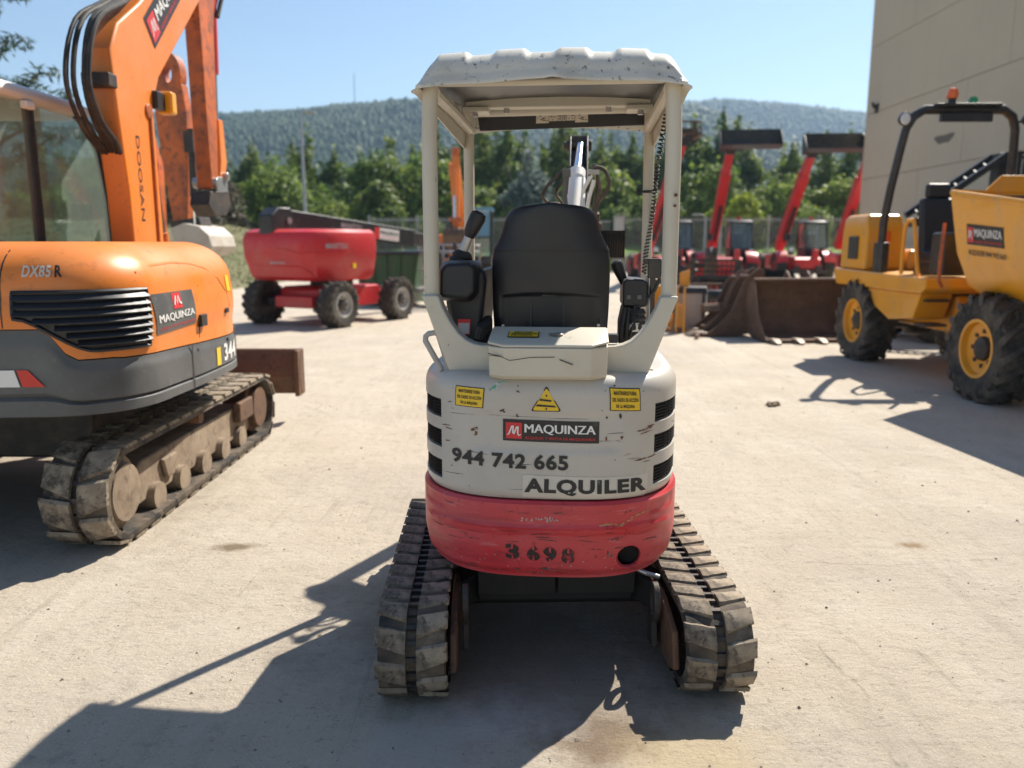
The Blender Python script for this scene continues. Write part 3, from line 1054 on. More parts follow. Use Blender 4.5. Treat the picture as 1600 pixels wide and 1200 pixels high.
pts = [Vector((-.107, -5.6 + .5 * math.cos(a) * (1 + .3 * math.sin(3 * a)), 4.55 + .18 * math.sin(a) * (1 + .4 * math.cos(2 * a)))) for a in [i * .35 for i in range(18)]]
mb.add(pts, [tuple(range(18))])
part('stain', mb, mat('wall_stain', (.16, .14, .11), .9), bd)
# ------------------------------------------------------------------ rubber track, shared by the excavators
def stad(s, half, rad):
    """a point, tangent and outward normal on the loop of a track (y, z), s from 0 to 1"""
    L = 2 * (half - rad)
    per = 2 * L + 2 * math.pi * rad
    d = (s % 1) * per
    if d < L:
        return (-half + rad + d, rad), (1, 0), (0, 1)
    d -= L
    if d < math.pi * rad:
        a = math.pi / 2 - d / rad
        return (half - rad + rad * math.cos(a), rad * math.sin(a)), (math.sin(a), -math.cos(a)), (math.cos(a), math.sin(a))
    d -= math.pi * rad
    if d < L:
        return (half - rad - d, -rad), (-1, 0), (0, -1)
    d -= L
    a = -math.pi / 2 - d / rad
    return (-half + rad + rad * math.cos(a), rad * math.sin(a)), (math.sin(a), -math.cos(a)), (math.cos(a), math.sin(a))
def belt(half, rad, w, th=.03, groove=.025, n=96):
    """a closed belt with a centre groove; rad is the belt's outer radius"""
    prof = [(-w / 2, -th), (-w / 2 + .004, 0), (-groove, 0), (-groove, -.014), (groove, -.014), (groove, 0), (w / 2 - .004, 0), (w / 2, -th)]
    mb = MB()
    k = len(prof)
    vs = []
    for i in range(n):
        p, t, nn = stad(i / n, half, rad)
        for x, e in prof:
            vs.append((x, p[0] + nn[0] * e, p[1] + nn[1] * e))
    fs = [(i * k + j, i * k + (j + 1) % k, ((i + 1) % n) * k + (j + 1) % k, ((i + 1) % n) * k + j) for i in range(n) for j in range(k)]
    return mb.add(vs, fs)
def lug_mesh(x0, x1, L, h, skew, seed):
    """a chevron tread lug on the belt: x across, y along, z outwards; worn and lumpy"""
    g = random.Random(seed)
    mb = MB()
    nx_, ny_ = 5, 4
    top = {}
    vs, fs = [], []
    for j in range(ny_ + 1):
        for i in range(nx_ + 1):
            u, v = i / nx_, j / ny_
            x = x0 + (x1 - x0) * u
            wid = L * (1 - .22 * u)
            y = (v - .5) * wid + skew * u + g.uniform(-.001, .001)
            z = h * (1 if 0 < j < ny_ and i < nx_ else .72) + g.uniform(-.0012, .0012)
            vs.append((x, y, z))
    W = nx_ + 1
    fs = [(j * W + i, j * W + i + 1, (j + 1) * W + i + 1, (j + 1) * W + i) for j in range(ny_) for i in range(nx_)]
    loop = list(range(W)) + [j * W + nx_ for j in range(1, ny_ + 1)] + [ny_ * W + i for i in range(nx_ - 1, -1, -1)] + [j * W for j in range(ny_ - 1, 0, -1)]
    n0 = len(vs)
    for q in loop:
        p = vs[q]
        vs.append((p[0] + (.004 if q % W == nx_ else 0) * (1 if x1 > x0 else -1), p[1] * 1.12, -.006))
    for a in range(len(loop)):
        b = (a + 1) % len(loop)
        fs.append((loop[a], loop[b], n0 + b, n0 + a))
    mb.add(vs, fs)
    return mb.mesh('track_lug', M['mud_lug'], True, 50)
def make_track(parent, cx, half, zc, rad, w, nl, rotz=0, lugs=True, lug_h=.02, groove=.025, m='track_rubber', lug_m='mud_lug', lr=.62, cy=0):
    tr = part('rubber_track', belt(half, rad, w, .035, groove), m, parent, mtx=Matrix.Rotation(rotz, 4, 'Z') @ Matrix.Translation((cx, cy, zc)))
    per = 4 * (half - rad) + 2 * math.pi * rad
    pitch = per / nl
    kinds = [(lug_mesh(groove + .001, w / 2 + .003, pitch * lr, lug_h, pitch * .22, k), lug_mesh(-groove - .001, -w / 2 - .003, pitch * lr, lug_h, pitch * .22, 9 + k)) for k in range(4)]
    links = MB()
    for i in range(nl):
        for side in (0, 1):
            s = (i + .5 * side) / nl
            p, t, nn = stad(s, half, rad)
            m4 = Matrix(((1, 0, 0, 0), (0, t[0], nn[0], p[0]), (0, t[1], nn[1], p[1]), (0, 0, 0, 1)))
            link('track_lug', kinds[(i * 3 + side) % 4][side], tr, mtx=m4)
            q = m4 @ Vector((0, 0, -.006))
            n0 = len(links.v)
            links.box((0, 0, 0), (groove * 1.9, pitch * .13, .014))
            for z in range(n0, len(links.v)):
                links.v[z] = tuple(m4 @ (Vector(links.v[z]) + Vector((0, 0, -.008))))
    part('drive_link', links, 'steel_dark', tr, smooth=False, kind='stuff')
    return tr

# ------------------------------------------------------------------ the white and red mini excavator
mini = thing('mini_excavator', 'white and red mini excavator with cream canopy and black seat, centre of the yard', 'mini excavator', (.14, 3.2, 0))
UZ = -R(4.5)
LZ = R(2.0)
def up(name, mb, m, **k):
    return part(name, mb, m, k.pop('parent', mini), rotz=UZ, **k)
def lo(name, mb, m, **k):
    return part(name, mb, m, mini, rotz=LZ, **k)
for sx in (-1, 1):
    make_track(mini, sx * .515, .70, .168, .153, .226, 29, LZ, True, .011, .017, lr=.66, cy=-.06)
    mb = MB()
    mb.box((sx * .50, -.06, .165), (.13, .95, .11))
    mb.prism([(-.70, .11), (-.62, .075), (-.2, .075), (-.2, .26), (-.45, .28), (-.66, .23)], sx * .392, sx * .368)
    lo('track_frame', mb, 'rusty_steel', bevel=.008)
    mb = MB()
    mb.lathe([(.0, -.05), (.117, -.05), (.117, .05), (0, .05)], (sx * .515, -.605, .17), 'x', 28)
    lo('idler_wheel', mb, 'rusty_steel', bevel=.008)
    mb = MB()
    mb.lathe([(0, -.06), (.08, -.06), (.08, -.03), (.117, -.03), (.117, .03), (.08, .03), (.08, .06), (0, .06)], (sx * .515, .49, .17), 'x', 22)
    lo('drive_sprocket', mb, 'steel_dark')
    for yy in (-.28, .02, .3):
        mb = MB()
        mb.lathe([(0, -.07), (.055, -.07), (.05, .07), (0, .07)], (sx * .515, yy, .085), 'x', 16)
        lo('track_roller', mb, 'steel_dark')
    # towing eye on the inside of the track frame
    mb = MB()
    n = 20
    ou = [(-.50 + .05 * math.cos(2 * math.pi * i / n), .265 + .075 * math.sin(2 * math.pi * i / n)) for i in range(n)]
    inn = [(-.50 + .027 * math.cos(2 * math.pi * i / n), .268 + .048 * math.sin(2 * math.pi * i / n)) for i in range(n)]
    mb.ring(ou, inn, sx * .352, sx * .33)
    mb.prism([(-.5, .205), (-.46, .21), (-.40, .16), (-.44, .09), (-.52, .10)], sx * .352, sx * .33)
    lo('towing_eye', mb, 'steel_dark', bevel=.004)
mb = MB()
mb.box((0, .02, .25), (.6, .62, .15))
mb.bar((-.45, -.28, .18), (-.2, -.1, .26), .12, .11)
mb.bar((.45, -.28, .18), (.2, -.1, .26), .12, .11)
mb.bar((-.45, .34, .18), (-.2, .2, .26), .12, .11)
mb.bar((.45, .34, .18), (.2, .2, .26), .12, .11)
mb.cyl((-.46, -.2, .17), (.46, -.2, .17), .04, 12)
lo('undercarriage_frame', mb, 'dark_guard', bevel=.01)
mb = MB()
mb.box((-.152, -.318, .285), (.295, .02, .13))
mb.box((.152, -.318, .285), (.295, .02, .13))
lo('guard_plate', mb, 'dark_guard', bevel=.004)
mb = MB()
mb.lathe([(.22, .34), (.25, .36), (.25, .41), (.22, .43)], (0, 0, 0), 'z', 32)
lo('slewing_ring', mb, 'steel_dark')
mb = MB()
mb.tube([(.27, -.40, .36), (.32, -.43, .345), (.37, -.42, .325)], .009, 10)
lo('grease_hose', mb, 'zinc')
mb = MB()
mb.prism([(1.02, .0), (1.04, -.0), (1.0, .08), (1.03, .16), (1.06, .23), (1.03, .23), (.985, .16), (.96, .08)], -.56, .56)
lo('dozer_blade', mb, 'rusty_steel', bevel=.006)
for sx in (-1, 1):
    mb = MB()
    mb.bar((sx * .25, .3, .2), (sx * .25, 1.0, .12), .07, .09)
    lo('blade_arm', mb, 'red_paint', bevel=.01)
# upper deck
mb = MB()
mb.box((0, .18, .50), (.9, 1.0, .17))
up('deck', mb, 'steel_dark', bevel=.02)
mb = MB()
mb.box((0, .45, .6), (.86, .55, .03))
up('floor_plate', mb, 'black_paint', bevel=.005)

W_, TAIL_, D_ = .476, -.545, .40
YC = TAIL_ + D_
def rear_curve(x, w, d):
    r = min(1, abs(x) / w)
    return YC - d * max(0, 1 - r ** 3) ** (1 / 2.2)
# arc-length samples of the rear outline
_s = [i / 4000 * math.pi - math.pi / 2 for i in range(4001)]
_p = [(math.copysign(abs(math.sin(a)) ** (2 / 3), math.sin(a)), -max(0., math.cos(a)) ** (2 / 2.2)) for a in _s]
_l = [0]
for a, b in zip(_p, _p[1:]):
    _l.append(_l[-1] + math.hypot((b[0] - a[0]) * W_, (b[1] - a[1]) * D_))
def arc(u):
    t = u * _l[-1]
    lo_, hi_ = 0, 4000
    while hi_ - lo_ > 1:
        m_ = (lo_ + hi_) // 2
        if _l[m_] <= t:
            lo_ = m_
        else:
            hi_ = m_
    f = (t - _l[lo_]) / max(1e-9, _l[hi_] - _l[lo_])
    return (_p[lo_][0] * (1 - f) + _p[hi_][0] * f, _p[lo_][1] * (1 - f) + _p[hi_][1] * f)
def u_of_x(x):
    a, b = 0., 1.
    for _ in range(40):
        m_ = (a + b) / 2
        if arc(m_)[0] * W_ < x:
            a = m_
        else:
            b = m_
    return a
def shell_point(u, z, inset):
    """u 0..1 round the rear; below 0 / above 1 runs forward along the sides (in metres)"""
    if u < 0:
        return (-(W_ - inset), YC + (-u), z)
    if u > 1:
        return (W_ - inset, YC + (u - 1), z)
    a = arc(u)
    return (a[0] * (W_ - inset), YC + a[1] * (D_ - inset), z)
def shell(insetf, zlist, ulist, windows=(), lip=.02):
    """grid over the shell with rectangular openings; windows: (u0,u1,z0,z1)"""
    zs_ = sorted(set(round(z, 4) for z in list(zlist) + [w[2] for w in windows] + [w[3] for w in windows]))
    us_ = sorted(set(round(u, 5) for u in list(ulist) + [w[0] for w in windows] + [w[1] for w in windows]))
    mb = MB()
    nu = len(us_)
    vs = [shell_point(u, z, insetf(z, u)) for z in zs_ for u in us_]
    fs = []
    for j in range(len(zs_) - 1):
        for i in range(nu - 1):
            uc, zc = (us_[i] + us_[i + 1]) / 2, (zs_[j] + zs_[j + 1]) / 2
            if any(w[0] < uc < w[1] and w[2] < zc < w[3] for w in windows):
                continue
            fs.append((j * nu + i, j * nu + i + 1, (j + 1) * nu + i + 1, (j + 1) * nu + i))
    mb.add(vs, fs)
    for w in windows:
        uu = [u for u in us_ if w[0] - 1e-6 <= u <= w[1] + 1e-6]
        zz = [z for z in zs_ if w[2] - 1e-6 <= z <= w[3] + 1e-6]
        lp = [(u, zz[0]) for u in uu] + [(uu[-1], z) for z in zz[1:]] + [(u, zz[-1]) for u in uu[-2::-1]] + [(uu[0], z) for z in zz[-2:0:-1]]
        a = [shell_point(u, z, insetf(z, u)) for u, z in lp]
        b = [shell_point(u, z, insetf(z, u) + lip) for u, z in lp]
        n = len(lp)
        mb.add(a + b, [(i, (i + 1) % n, n + (i + 1) % n, n + i) for i in range(n)])
    # top and bottom lids and the front
    for z in (zs_[0], zs_[-1]):
        r = [shell_point(u, z, insetf(z, u)) for u in us_]
        mb.add(r, [tuple(range(len(r)))])
    fl = [shell_point(us_[0], z, insetf(z, us_[0])) for z in zs_]
    fr = [shell_point(us_[-1], z, insetf(z, us_[-1])) for z in zs_]
    mb.add(fl + fr, [(j, j + 1, len(zs_) + j + 1, len(zs_) + j) for j in range(len(zs_) - 1)])
    return mb
def sm(a, b, x):
    t = max(0, min(1, (x - a) / (b - a)))
    return t * t * (3 - 2 * t)
def hood_inset(z, u=0.5):
    i = 0.0
    if z > 1.025:
        t = (z - 1.025) / .070
        i += .056 * (1 - math.sqrt(max(0, 1 - min(1, t) ** 2.4)))
    i += .012 * (1 - sm(.66, .69, z))
    x = arc(min(1, max(0, u)))[0] * W_
    # shallow pressed panel around the black sticker
    i += .007 * sm(-.27, -.235, x) * (1 - sm(.235, .27, x)) * sm(.825, .85, z) * (1 - sm(.955, .985, z))
    return i
UL = [-.45, -.3, -.15, -.06] + [i / 110 for i in range(111)] + [1.06, 1.15, 1.3, 1.45]
ZL = [.665, .672, .68, .69] + [.70 + i * .0125 for i in range(25)] + [1.01, 1.02, 1.03, 1.04, 1.05, 1.06, 1.068, 1.075, 1.081, 1.086, 1.09, 1.093, 1.095]
ua, ub = u_of_x(-.377), u_of_x(.377)
VW = []
for z0, z1 in ((.928, .995), (.818, .884), (.704, .772)):
    VW += [(.035, ua, z0 , z1), (ub, .965, z0 - .004, z1 - .004)]
hood = up('engine_hood', shell(hood_inset, ZL, UL, VW), 'hood_white', sharp=40)
for w in VW:
    mb = MB()
    uu = [w[0] - .006 + (w[1] - w[0] + .012) * i / 10 for i in range(11)]
    mb.add([shell_point(u, z, hood_inset(z, u) + .017) for z in (w[2] - .006, w[3] + .006) for u in uu], [(i, i + 1, 12 + i, 11 + i) for i in range(10)])
    v = part('vent', mb, 'black_paint', hood)
    mb = MB()
    for k in range(6):
        z = w[2] + .006 + (w[3] - w[2] - .012) * k / 5
        ring = [[shell_point(u, z + dz, hood_inset(z, u) + e) for u in uu] for dz, e in ((.003, .004), (-.005, .014), (-.007, .014), (.001, .004))]
        mb.add([p for r_ in ring for p in r_], [(a * 11 + i, a * 11 + i + 1, ((a + 1) % 4) * 11 + i + 1, ((a + 1) % 4) * 11 + i) for a in range(4) for i in range(10)])
    for k in range(5):
        u = w[0] + (w[1] - w[0]) * (k + .5) / 5
        mb.bar(shell_point(u, w[2], .011), shell_point(u, w[3], .011), .003, .003)
    part('louver', mb, 'black_plastic', v, kind='stuff')
def cw_inset(z, u=.5):
    i = -.010
    i += .02 * (1 - sm(.375, .415, z)) ** 1.5
    i += .020 * (1 - sm(.36, .50, z))
    x = abs(arc(min(1, max(0, u)))[0])
    # the moulded ridge that arches across, and the two shallow corner pads
    zr = .548 - .035 * x ** 6
    i += .007 * (1 - sm(zr - .012, zr + .004, z)) * (1 - sm(.86, .97, x))
    i -= .006 * sm(zr + .01, zr + .02, z) * (1 - sm(zr + .02, zr + .035, z)) * (1 - sm(.86, .97, x))
    i += .004 * sm(.60, .606, z) * (1 - sm(.643, .649, z)) * sm(.74, .76, x) * (1 - sm(.93, .95, x))
    i += .009 * sm(.65, .66, z)
    return i
HX, HZ, HR = .295, .447, .041
hu0, hu1 = u_of_x(HX - .055), u_of_x(HX + .05)
HW = (hu0, hu1, HZ - .05, HZ + .05)
ZC = [.368, .371, .376, .382, .388, .395, .4, .407, .415, .423, .43] + [.44 + i * .0075 for i in range(29)] + [.657, .66]
ULC = [-.45, -.3, -.15, -.06] + [i / 110 for i in range(111)] + [1.06, 1.15, 1.3, 1.45]
cwm = shell(cw_inset, ZC, ULC, [HW], lip=0)
# round exhaust opening let into the square gap of the grid
us_ = sorted(set(round(u, 5) for u in ULC + [hu0, hu1]))
zs_ = sorted(set(round(z, 4) for z in ZC + [HW[2], HW[3]]))
uu = [u for u in us_ if hu0 - 1e-4 <= u <= hu1 + 1e-4]
zz = [z for z in zs_ if HW[2] - 1e-4 <= z <= HW[3] + 1e-4]
lp = [(u, zz[0]) for u in uu] + [(uu[-1], z) for z in zz[1:]] + [(u, zz[-1]) for u in uu[-2::-1]] + [(uu[0], z) for z in zz[-2:0:-1]]
sq = [shell_point(u, z, cw_inset(z, u)) for u, z in lp]
rings = [sq]
for rr, dep in ((HR + .004, .0), (HR, .006), (HR - .002, .02)):
    r_ = []
    for p in sq:
        a = math.atan2(p[2] - HZ, p[0] - HX)
        x, z = HX + rr * math.cos(a), HZ + rr * math.sin(a)
        r_.append((x, shell_point(u_of_x(x), z, cw_inset(z, u_of_x(x)))[1] + dep, z))
    rings.append(r_)
cwm.loft(rings, cap=False)
cw = up('counterweight', cwm, 'red_plastic', sharp=40)
mb = MB()
mb.lathe([(HR - .006, -.452), (HR + .001, -.448), (HR + .001, -.36), (HR - .006, -.36)], (HX, 0, HZ), 'y', 24)
mb.lathe([(0, -.43), (HR, -.43), (HR, -.42), (0, -.42)], (HX, 0, HZ), 'y', 24)
part('exhaust_port', mb, 'hole_shade', cw)
mb = MB()
mb.lathe([(.016, -.45), (.02, -.45), (.02, -.38), (.016, -.38)], (HX, 0, HZ - .004), 'y', 18)
part('exhaust_pipe', mb, 'hole_shade', cw)
def hsurf(x, z, e):
    u = u_of_x(x)
    p = shell_point(u, z, hood_inset(z, u))
    return (p[0] + e * .35 * (x / W_) ** 3, p[1] - e, p[2])
def csurf(x, z, e):
    u = u_of_x(x)
    p = shell_point(u, z, cw_inset(z, u))
    return (p[0] + e * .35 * (x / W_) ** 3, p[1] - e, p[2])
Q = {'yl': [(-0.319, 0.983), (-0.216, 0.982), (-0.211, 1.052), (-0.318, 1.054)],
     'yr': [(0.217, 0.981), (0.324, 0.973), (0.320, 1.052), (0.215, 1.061)],
     'maq': [(-0.149, 0.872), (0.185, 0.866), (0.185, 0.942), (-0.149, 0.948)],
     'tel': [(-0.334, 0.778), (0.079, 0.771), (0.078, 0.826), (-0.334, 0.832)],
     'alqp': [(-0.079, 0.673), (0.355, 0.663), (0.355, 0.745), (-0.077, 0.754)],
     'alq': [(-0.073, 0.683), (0.352, 0.678), (0.350, 0.737), (-0.071, 0.743)]}
for k, lab in (('yl', 'yellow warning sticker at the left, clean'), ('yr', 'yellow warning sticker at the right, torn along its top edge')):
    b = sticker(hsurf, Q[k], 'vinyl_black', hood, .002, label=lab)
    sticker(hsurf, subq(Q[k], .03, .04, .97, .96), 'sticker_yellow', b, .0034, 8, 4, name='sticker_face')
    for j, (s, a, b_) in enumerate((('MANTENERSE FUERA', .13, .87), ('DEL RADIO DE ACCI\u00d3N', .08, .92), ('DE LA M\u00c1QUINA', .2, .8))):
        t1 = .86 - j * .29
        lettering(hsurf, subq(Q[k], a, t1 - .17 - (0 if j == 0 else -.0), b_, t1 + (.04 if j else 0)), s, 'ink', b, .0048, .03)
def tri(b, e, sc_, m, parent, name, cx=.0015, cz=1.007):
    pts = [(-.0515, .978), (.0535, .978), (.002, 1.067)]
    out = []
    for i in range(3):
        p, q, r_ = Vector(pts[i - 1]), Vector(pts[i]), Vector(pts[(i + 1) % 3])
        for k in range(5):
            t = k / 4
            a, c = q + (p - q).normalized() * .01, q + (r_ - q).normalized() * .01
            out.append(a * (1 - t) ** 2 + q * 2 * t * (1 - t) + c * t * t)
    cc = Vector((cx, cz))
    out = [cc + (o - cc) * sc_ for o in out]
    mb = MB()
    mb.add([hsurf(cc.x, cc.y, e)] + [hsurf(o.x, o.y, e) for o in out], [(0, i + 1, (i + 1) % 15 + 1) for i in range(15)])
    return part(name, mb, m, parent)
tb = tri(0, .002, 1.0, 'vinyl_black', hood, 'warning_triangle')
tri(0, .0034, .88, 'sticker_yellow', tb, 'sticker_face')
mb = MB()
for q in ([(-.022, 1.016), (.018, 1.012), (.020, 1.018), (-.020, 1.022)], [(-.035, .996), (.036, .993), (.030, .999), (-.028, 1.003)]):
    mb.add([hsurf(x, z, .0048) for x, z in q], [(0, 1, 2, 3)])
for cx_, cz_ in ((.002, 1.033), (.002, .988)):
    mb.add([hsurf(cx_ + .004 * math.cos(i * 1.571), cz_ + .004 * math.sin(i * 1.571), .0048) for i in range(4)], [(0, 1, 2, 3)])
part('warning_symbol', mb, 'ink', tb)
maquinza(hsurf, Q['maq'], hood, .0022, None)
lettering(hsurf, Q['tel'], '944 742 665', 'ink', hood, .003, .035)
ap = sticker(hsurf, Q['alqp'], 'sticker_clear', hood, .0018, 14, 4, label='aged clear sticker strip under the word on the hood')
lettering(hsurf, Q['alq'], 'ALQUILER', 'ink', ap, .0036, .045)
# stencilled fleet number with gaps
nq = [(-0.138, 0.447), (0.105, 0.433), (0.105, 0.489), (-0.138, 0.503)]
for k, d in enumerate('3698'):
    q = subq(nq, (0, .31, .55, .81)[k], 0, (.2, .50, .74, 1.0)[k], 1)
    st = lettering(csurf, q, d, 'stencil', cw, .003, .05, name='stencil_digit')
    mb = MB()
    for t0, t1 in ((-.03, .24), (.76, 1.03)):
        mb.add([csurf(*bil(q, s, t), .004) for s, t in ((.43, t0), (.57, t0), (.57, t1), (.43, t1))], [(0, 1, 2, 3)])
    part('stencil_gap', mb, 'red_plastic', st, kind='stuff')
# small green paint mark and scratch marks on the hood
mb = MB()
for x0, z0, L in ((-.185, 1.066, .05), (-.19, 1.055, .035), (-.20, 1.045, .04)):
    mb.add([hsurf(x0 + L * s, z0 + .012 * s + dz * (1 - abs(2 * s - 1)), .0012) for dz, rr in ((.006, (0, .25, .5, .75, 1)), (-.006, (1, .75, .5, .25, 0))) for s in rr], [tuple(range(10))])
part('green_paint_smear', mb, mat('green_smear', (.10, .34, .22), .6, layers=[(80, (.55, .54, .5), .45, .55, 1)]), hood)

# wear marks that have a shape of their own
def blotches(name, surf, spots, m, parent, seed, e=.0012):
    g_ = random.Random(seed)
    mb = MB()
    for cx, cz, w_, h_, ang in spots:
        n_ = 11
        pts = []
        for k in range(n_):
            a_ = 2 * math.pi * k / n_
            rr_ = g_.uniform(.45, 1.1)
            dx, dz = w_ * math.cos(a_) * rr_, h_ * math.sin(a_) * rr_
            pts.append((cx + dx * math.cos(ang) - dz * math.sin(ang), cz + dx * math.sin(ang) + dz * math.cos(ang)))
        mb.add([surf(cx, cz, e)] + [surf(x_, z_, e) for x_, z_ in pts], [(0, k + 1, (k + 1) % n_ + 1) for k in range(n_)])
    return part(name, mb, m, parent, kind='stuff')
gw = random.Random(77)
M['rust_mark'] = mat('rust_mark', (.15, .06, .025), .85, layers=[(90, (.36, .30, .23), .5, .6, .9)])
M['dark_mark'] = mat('dark_scuff', (.06, .05, .045), .85, layers=[(90, (.4, .37, .33), .55, .65, .9)])
M['pale_mark'] = mat('pale_scuff', (.50, .30, .14), .85, layers=[(70, (.45, .05, .05), .5, .58, .9)])
M['grey_mark'] = mat('grey_chip', (.42, .40, .38), .8, layers=[(80, (.5, .06, .07), .55, .62, .9)])
sp = [(-.25, .905, .016, .008, .3), (-.245, .89, .006, .014, 0), (-.36, .905, .022, .004, .1), (-.345, .895, .02, .003, -.1), (.34, .905, .035, .004, .15), (.345, .895, .03, .003, .2), (.36, .915, .02, .004, .1), (.33, .80, .03, .003, .1), (.37, .805, .02, .003, .2), (.35, .79, .02, .002, .05), (.21, .885, .004, .012, .1), (.26, .885, .006, .010, 0), (-.35, .85, .015, .003, .2)]
sp += [(gw.uniform(-.4, .4), gw.uniform(.69, 1.05), gw.uniform(.002, .010), gw.uniform(.001, .003), gw.uniform(-.4, .4)) for _ in range(9)]
blotches('rust_streak', hsurf, sp, 'rust_mark', hood, 1)
sp = [(-.15, .978, .010, .005, .5), (-.142, .972, .006, .004, 0), (-.10, .963, .007, .003, .6), (-.098, .958, .004, .004, 0), (-.095, 1.045, .008, .003, -.4), (.21, .955, .004, .006, 0), (.255, .96, .005, .012, .1), (.235, 1.065, .006, .003, 0), (-.28, 1.035, .003, .003, 0), (.27, .985, .004, .014, -.1)]
sp += [(gw.uniform(-.4, .4), gw.uniform(.69, 1.07), gw.uniform(.0015, .005), gw.uniform(.001, .003), gw.uniform(0, 3)) for _ in range(12)]
sp += [(-.10, .9575, .10, .0009, -.02), (.08, .952, .11, .0008, -.01), (.24, .90, .05, .0008, .05), (-.24, .823, .06, .0012, -.08), (-.08, .79, .05, .0009, .02), (.28, .735, .05, .0009, .03), (-.03, .70, .10, .0007, .0), (-.30, .955, .05, .0008, .03), (-.33, .735, .05, .001, .08)]
blotches('scratch', hsurf, sp, 'dark_mark', hood, 2)
sp = [(.19 + k * .016, .578 + .004 * math.sin(k) + max(0, k - 4) * .006, .013, .0035, .12) for k in range(11)]
blotches('scrape', csurf, sp, 'pale_mark', cw, 3)
sp = [(-.05 + gw.uniform(-.03, .10), .597 + gw.uniform(-.006, .008), gw.uniform(.002, .005), gw.uniform(.003, .006), gw.uniform(0, 1)) for _ in range(26)]
sp += [(gw.uniform(-.4, .4), .385 + .08 * gw.random() ** 2, gw.uniform(.001, .005), gw.uniform(.001, .004), gw.uniform(0, 3)) for _ in range(40)]
blotches('paint_chip', csurf, sp, 'grey_mark', cw, 4)
sp = [(gw.uniform(-.42, .42), gw.choice((.39, .40, .53, .54, .62, .50)) + gw.uniform(-.012, .012), gw.uniform(.01, .05), gw.uniform(.0008, .002), gw.uniform(-.12, .12)) for _ in range(46)] + [(.22, .47, .004, .02, .2), (.235, .46, .010, .004, .2), (-.01, .53, .03, .002, 0), (.0, .41, .03, .006, 0), (-.10, .405, .02, .005, 0)]
blotches('scratch', csurf, sp, 'dark_mark', cw, 5)

# cream rear box between the frame plates, below the seat
box = MB()
pl = [(-.195, -.36), (.205, -.36), (.205, -.515), (.15, -.565), (-.14, -.57), (-.195, -.53)]
def boxring(z, gx=0):
    return [(x, y, z) for x, y in pl]
box.loft([[(x * .99, y + .02 if y < -.4 else y, 1.088) for x, y in pl], boxring(1.10), [(x, y - .004 if y < -.4 else y, 1.17) for x, y in pl], [(x * 1.01, y - .006 if y < -.4 else y, 1.198 if y < -.4 else 1.23) for x, y in pl]])
rb = up('rear_cover_box', box, 'cream', bevel=.005)
lid = MB()
zl = lambda y: 1.242 + (y + .36) * .17
lid.loft([[(x * 1.02, y * 1.006, zl(y) - .008) for x, y in pl], [(x * 1.02, y * 1.006, zl(y)) for x, y in pl], [(x * .99, y * .985, zl(y) + .005) for x, y in pl]])
ld = part('box_lid', lid, 'cream', rb, bevel=.004)
ls = plane((0, -.47, 1.2262), (1, 0, 0), (0, .93, .075), (0, -.08, .99))
lq = [(-.135, -.03), (-.028, -.03), (-.028, .04), (-.135, .04)]
def lid_surf(x, v, e):
    return (x, -.47 + v, zl(-.47 + v) + .0055 + e)
yb = sticker(lid_surf, lq, 'vinyl_black', ld, .0015, 2, 2, label='small yellow sticker on the grey box lid')
sticker(lid_surf, subq(lq, .03, .06, .97, .94), 'sticker_yellow', yb, .003, 2, 2, name='sticker_face')
for j in range(3):
    for a_, b_ in (((.2, .75), (.12, .85), (.1, .8))[j],):
        mb = MB()
        g = random.Random(j)
        s = a_
        while s < b_:
            w_ = g.uniform(.03, .08)
            mb.add([lid_surf(*bil(lq, x_, y_), .0042) for x_, y_ in ((s, .70 - .25 * j), (s + w_, .70 - .25 * j), (s + w_, .84 - .25 * j), (s, .84 - .25 * j))], [(0, 1, 2, 3)])
            s += w_ + .02
        part('print_line', mb, 'ink', yb)
mb = MB()
mb.lathe([(.0, 0), (.024, 0), (.026, .004), (.02, .007), (.014, .002), (0, .002)], (.03, -.46, zl(-.46) + .005), 'z', 20)
part('lid_lock', mb, 'zinc', ld)
# crack and rust lines on the box
mb = MB()
pts = [(-.19, 1.172), (-.15, 1.168), (-.12, 1.155), (-.05, 1.166), (.03, 1.168)]
for a_, b_ in zip(pts, pts[1:]):
    mb.bar((a_[0], -.5735 + .0 * a_[0], a_[1]), (b_[0], -.5735, b_[1]), .0018, .002)
mb.bar((-.195, -.552, 1.176), (-.15, -.572, 1.168), .003, .003)
mb.bar((.045, -.5725, 1.16), (.09, -.5725, 1.143), .003, .003)
part('crack', mb, 'black_paint', rb)

# canopy frame: two rear posts with flared plates, two front posts, roof
for sx in (-1, 1):
    mb = MB()
    mb.tube([(sx * .418, -.36, 1.33), (sx * .418, -.36, 1.9), (sx * .412, -.355, 2.07)], .0275, 16)
    up('rear_post', mb, 'cream')
    mb = MB()
    inn = [(.388, 1.36), (.375, 1.31)] + [(.19 + .15 * (1 - math.sin(a)) + .0, 1.19 + .10 * (1 - math.cos(a))) for a in [i * math.pi / 2 / 6 for i in range(6)]][::-1]
    curve = [(.388, 1.36), (.372, 1.315), (.345, 1.265), (.318, 1.228), (.29, 1.203), (.262, 1.19), (.235, 1.185), (.19, 1.185)]
    poly = curve + [(.19, 1.088), (.352, 1.088), (.40, 1.22), (.449, 1.36)]
    mb.prism([(sx * x, z) for x, z in poly], -.405, -.335, 'y')
    up('frame_plate', mb, 'cream', bevel=.008)
    mb = MB()
    mb.tube([(sx * .415, .62, .62), (sx * .415, .61, 1.6), (sx * .412, .60, 2.14)], .0245, 14)
    up('front_post', mb, 'cream')
mb = MB()
mb.box((0, -.25, 1.085), (.75, .22, .03))
up('deck_plate', mb, 'cream', bevel=.005)
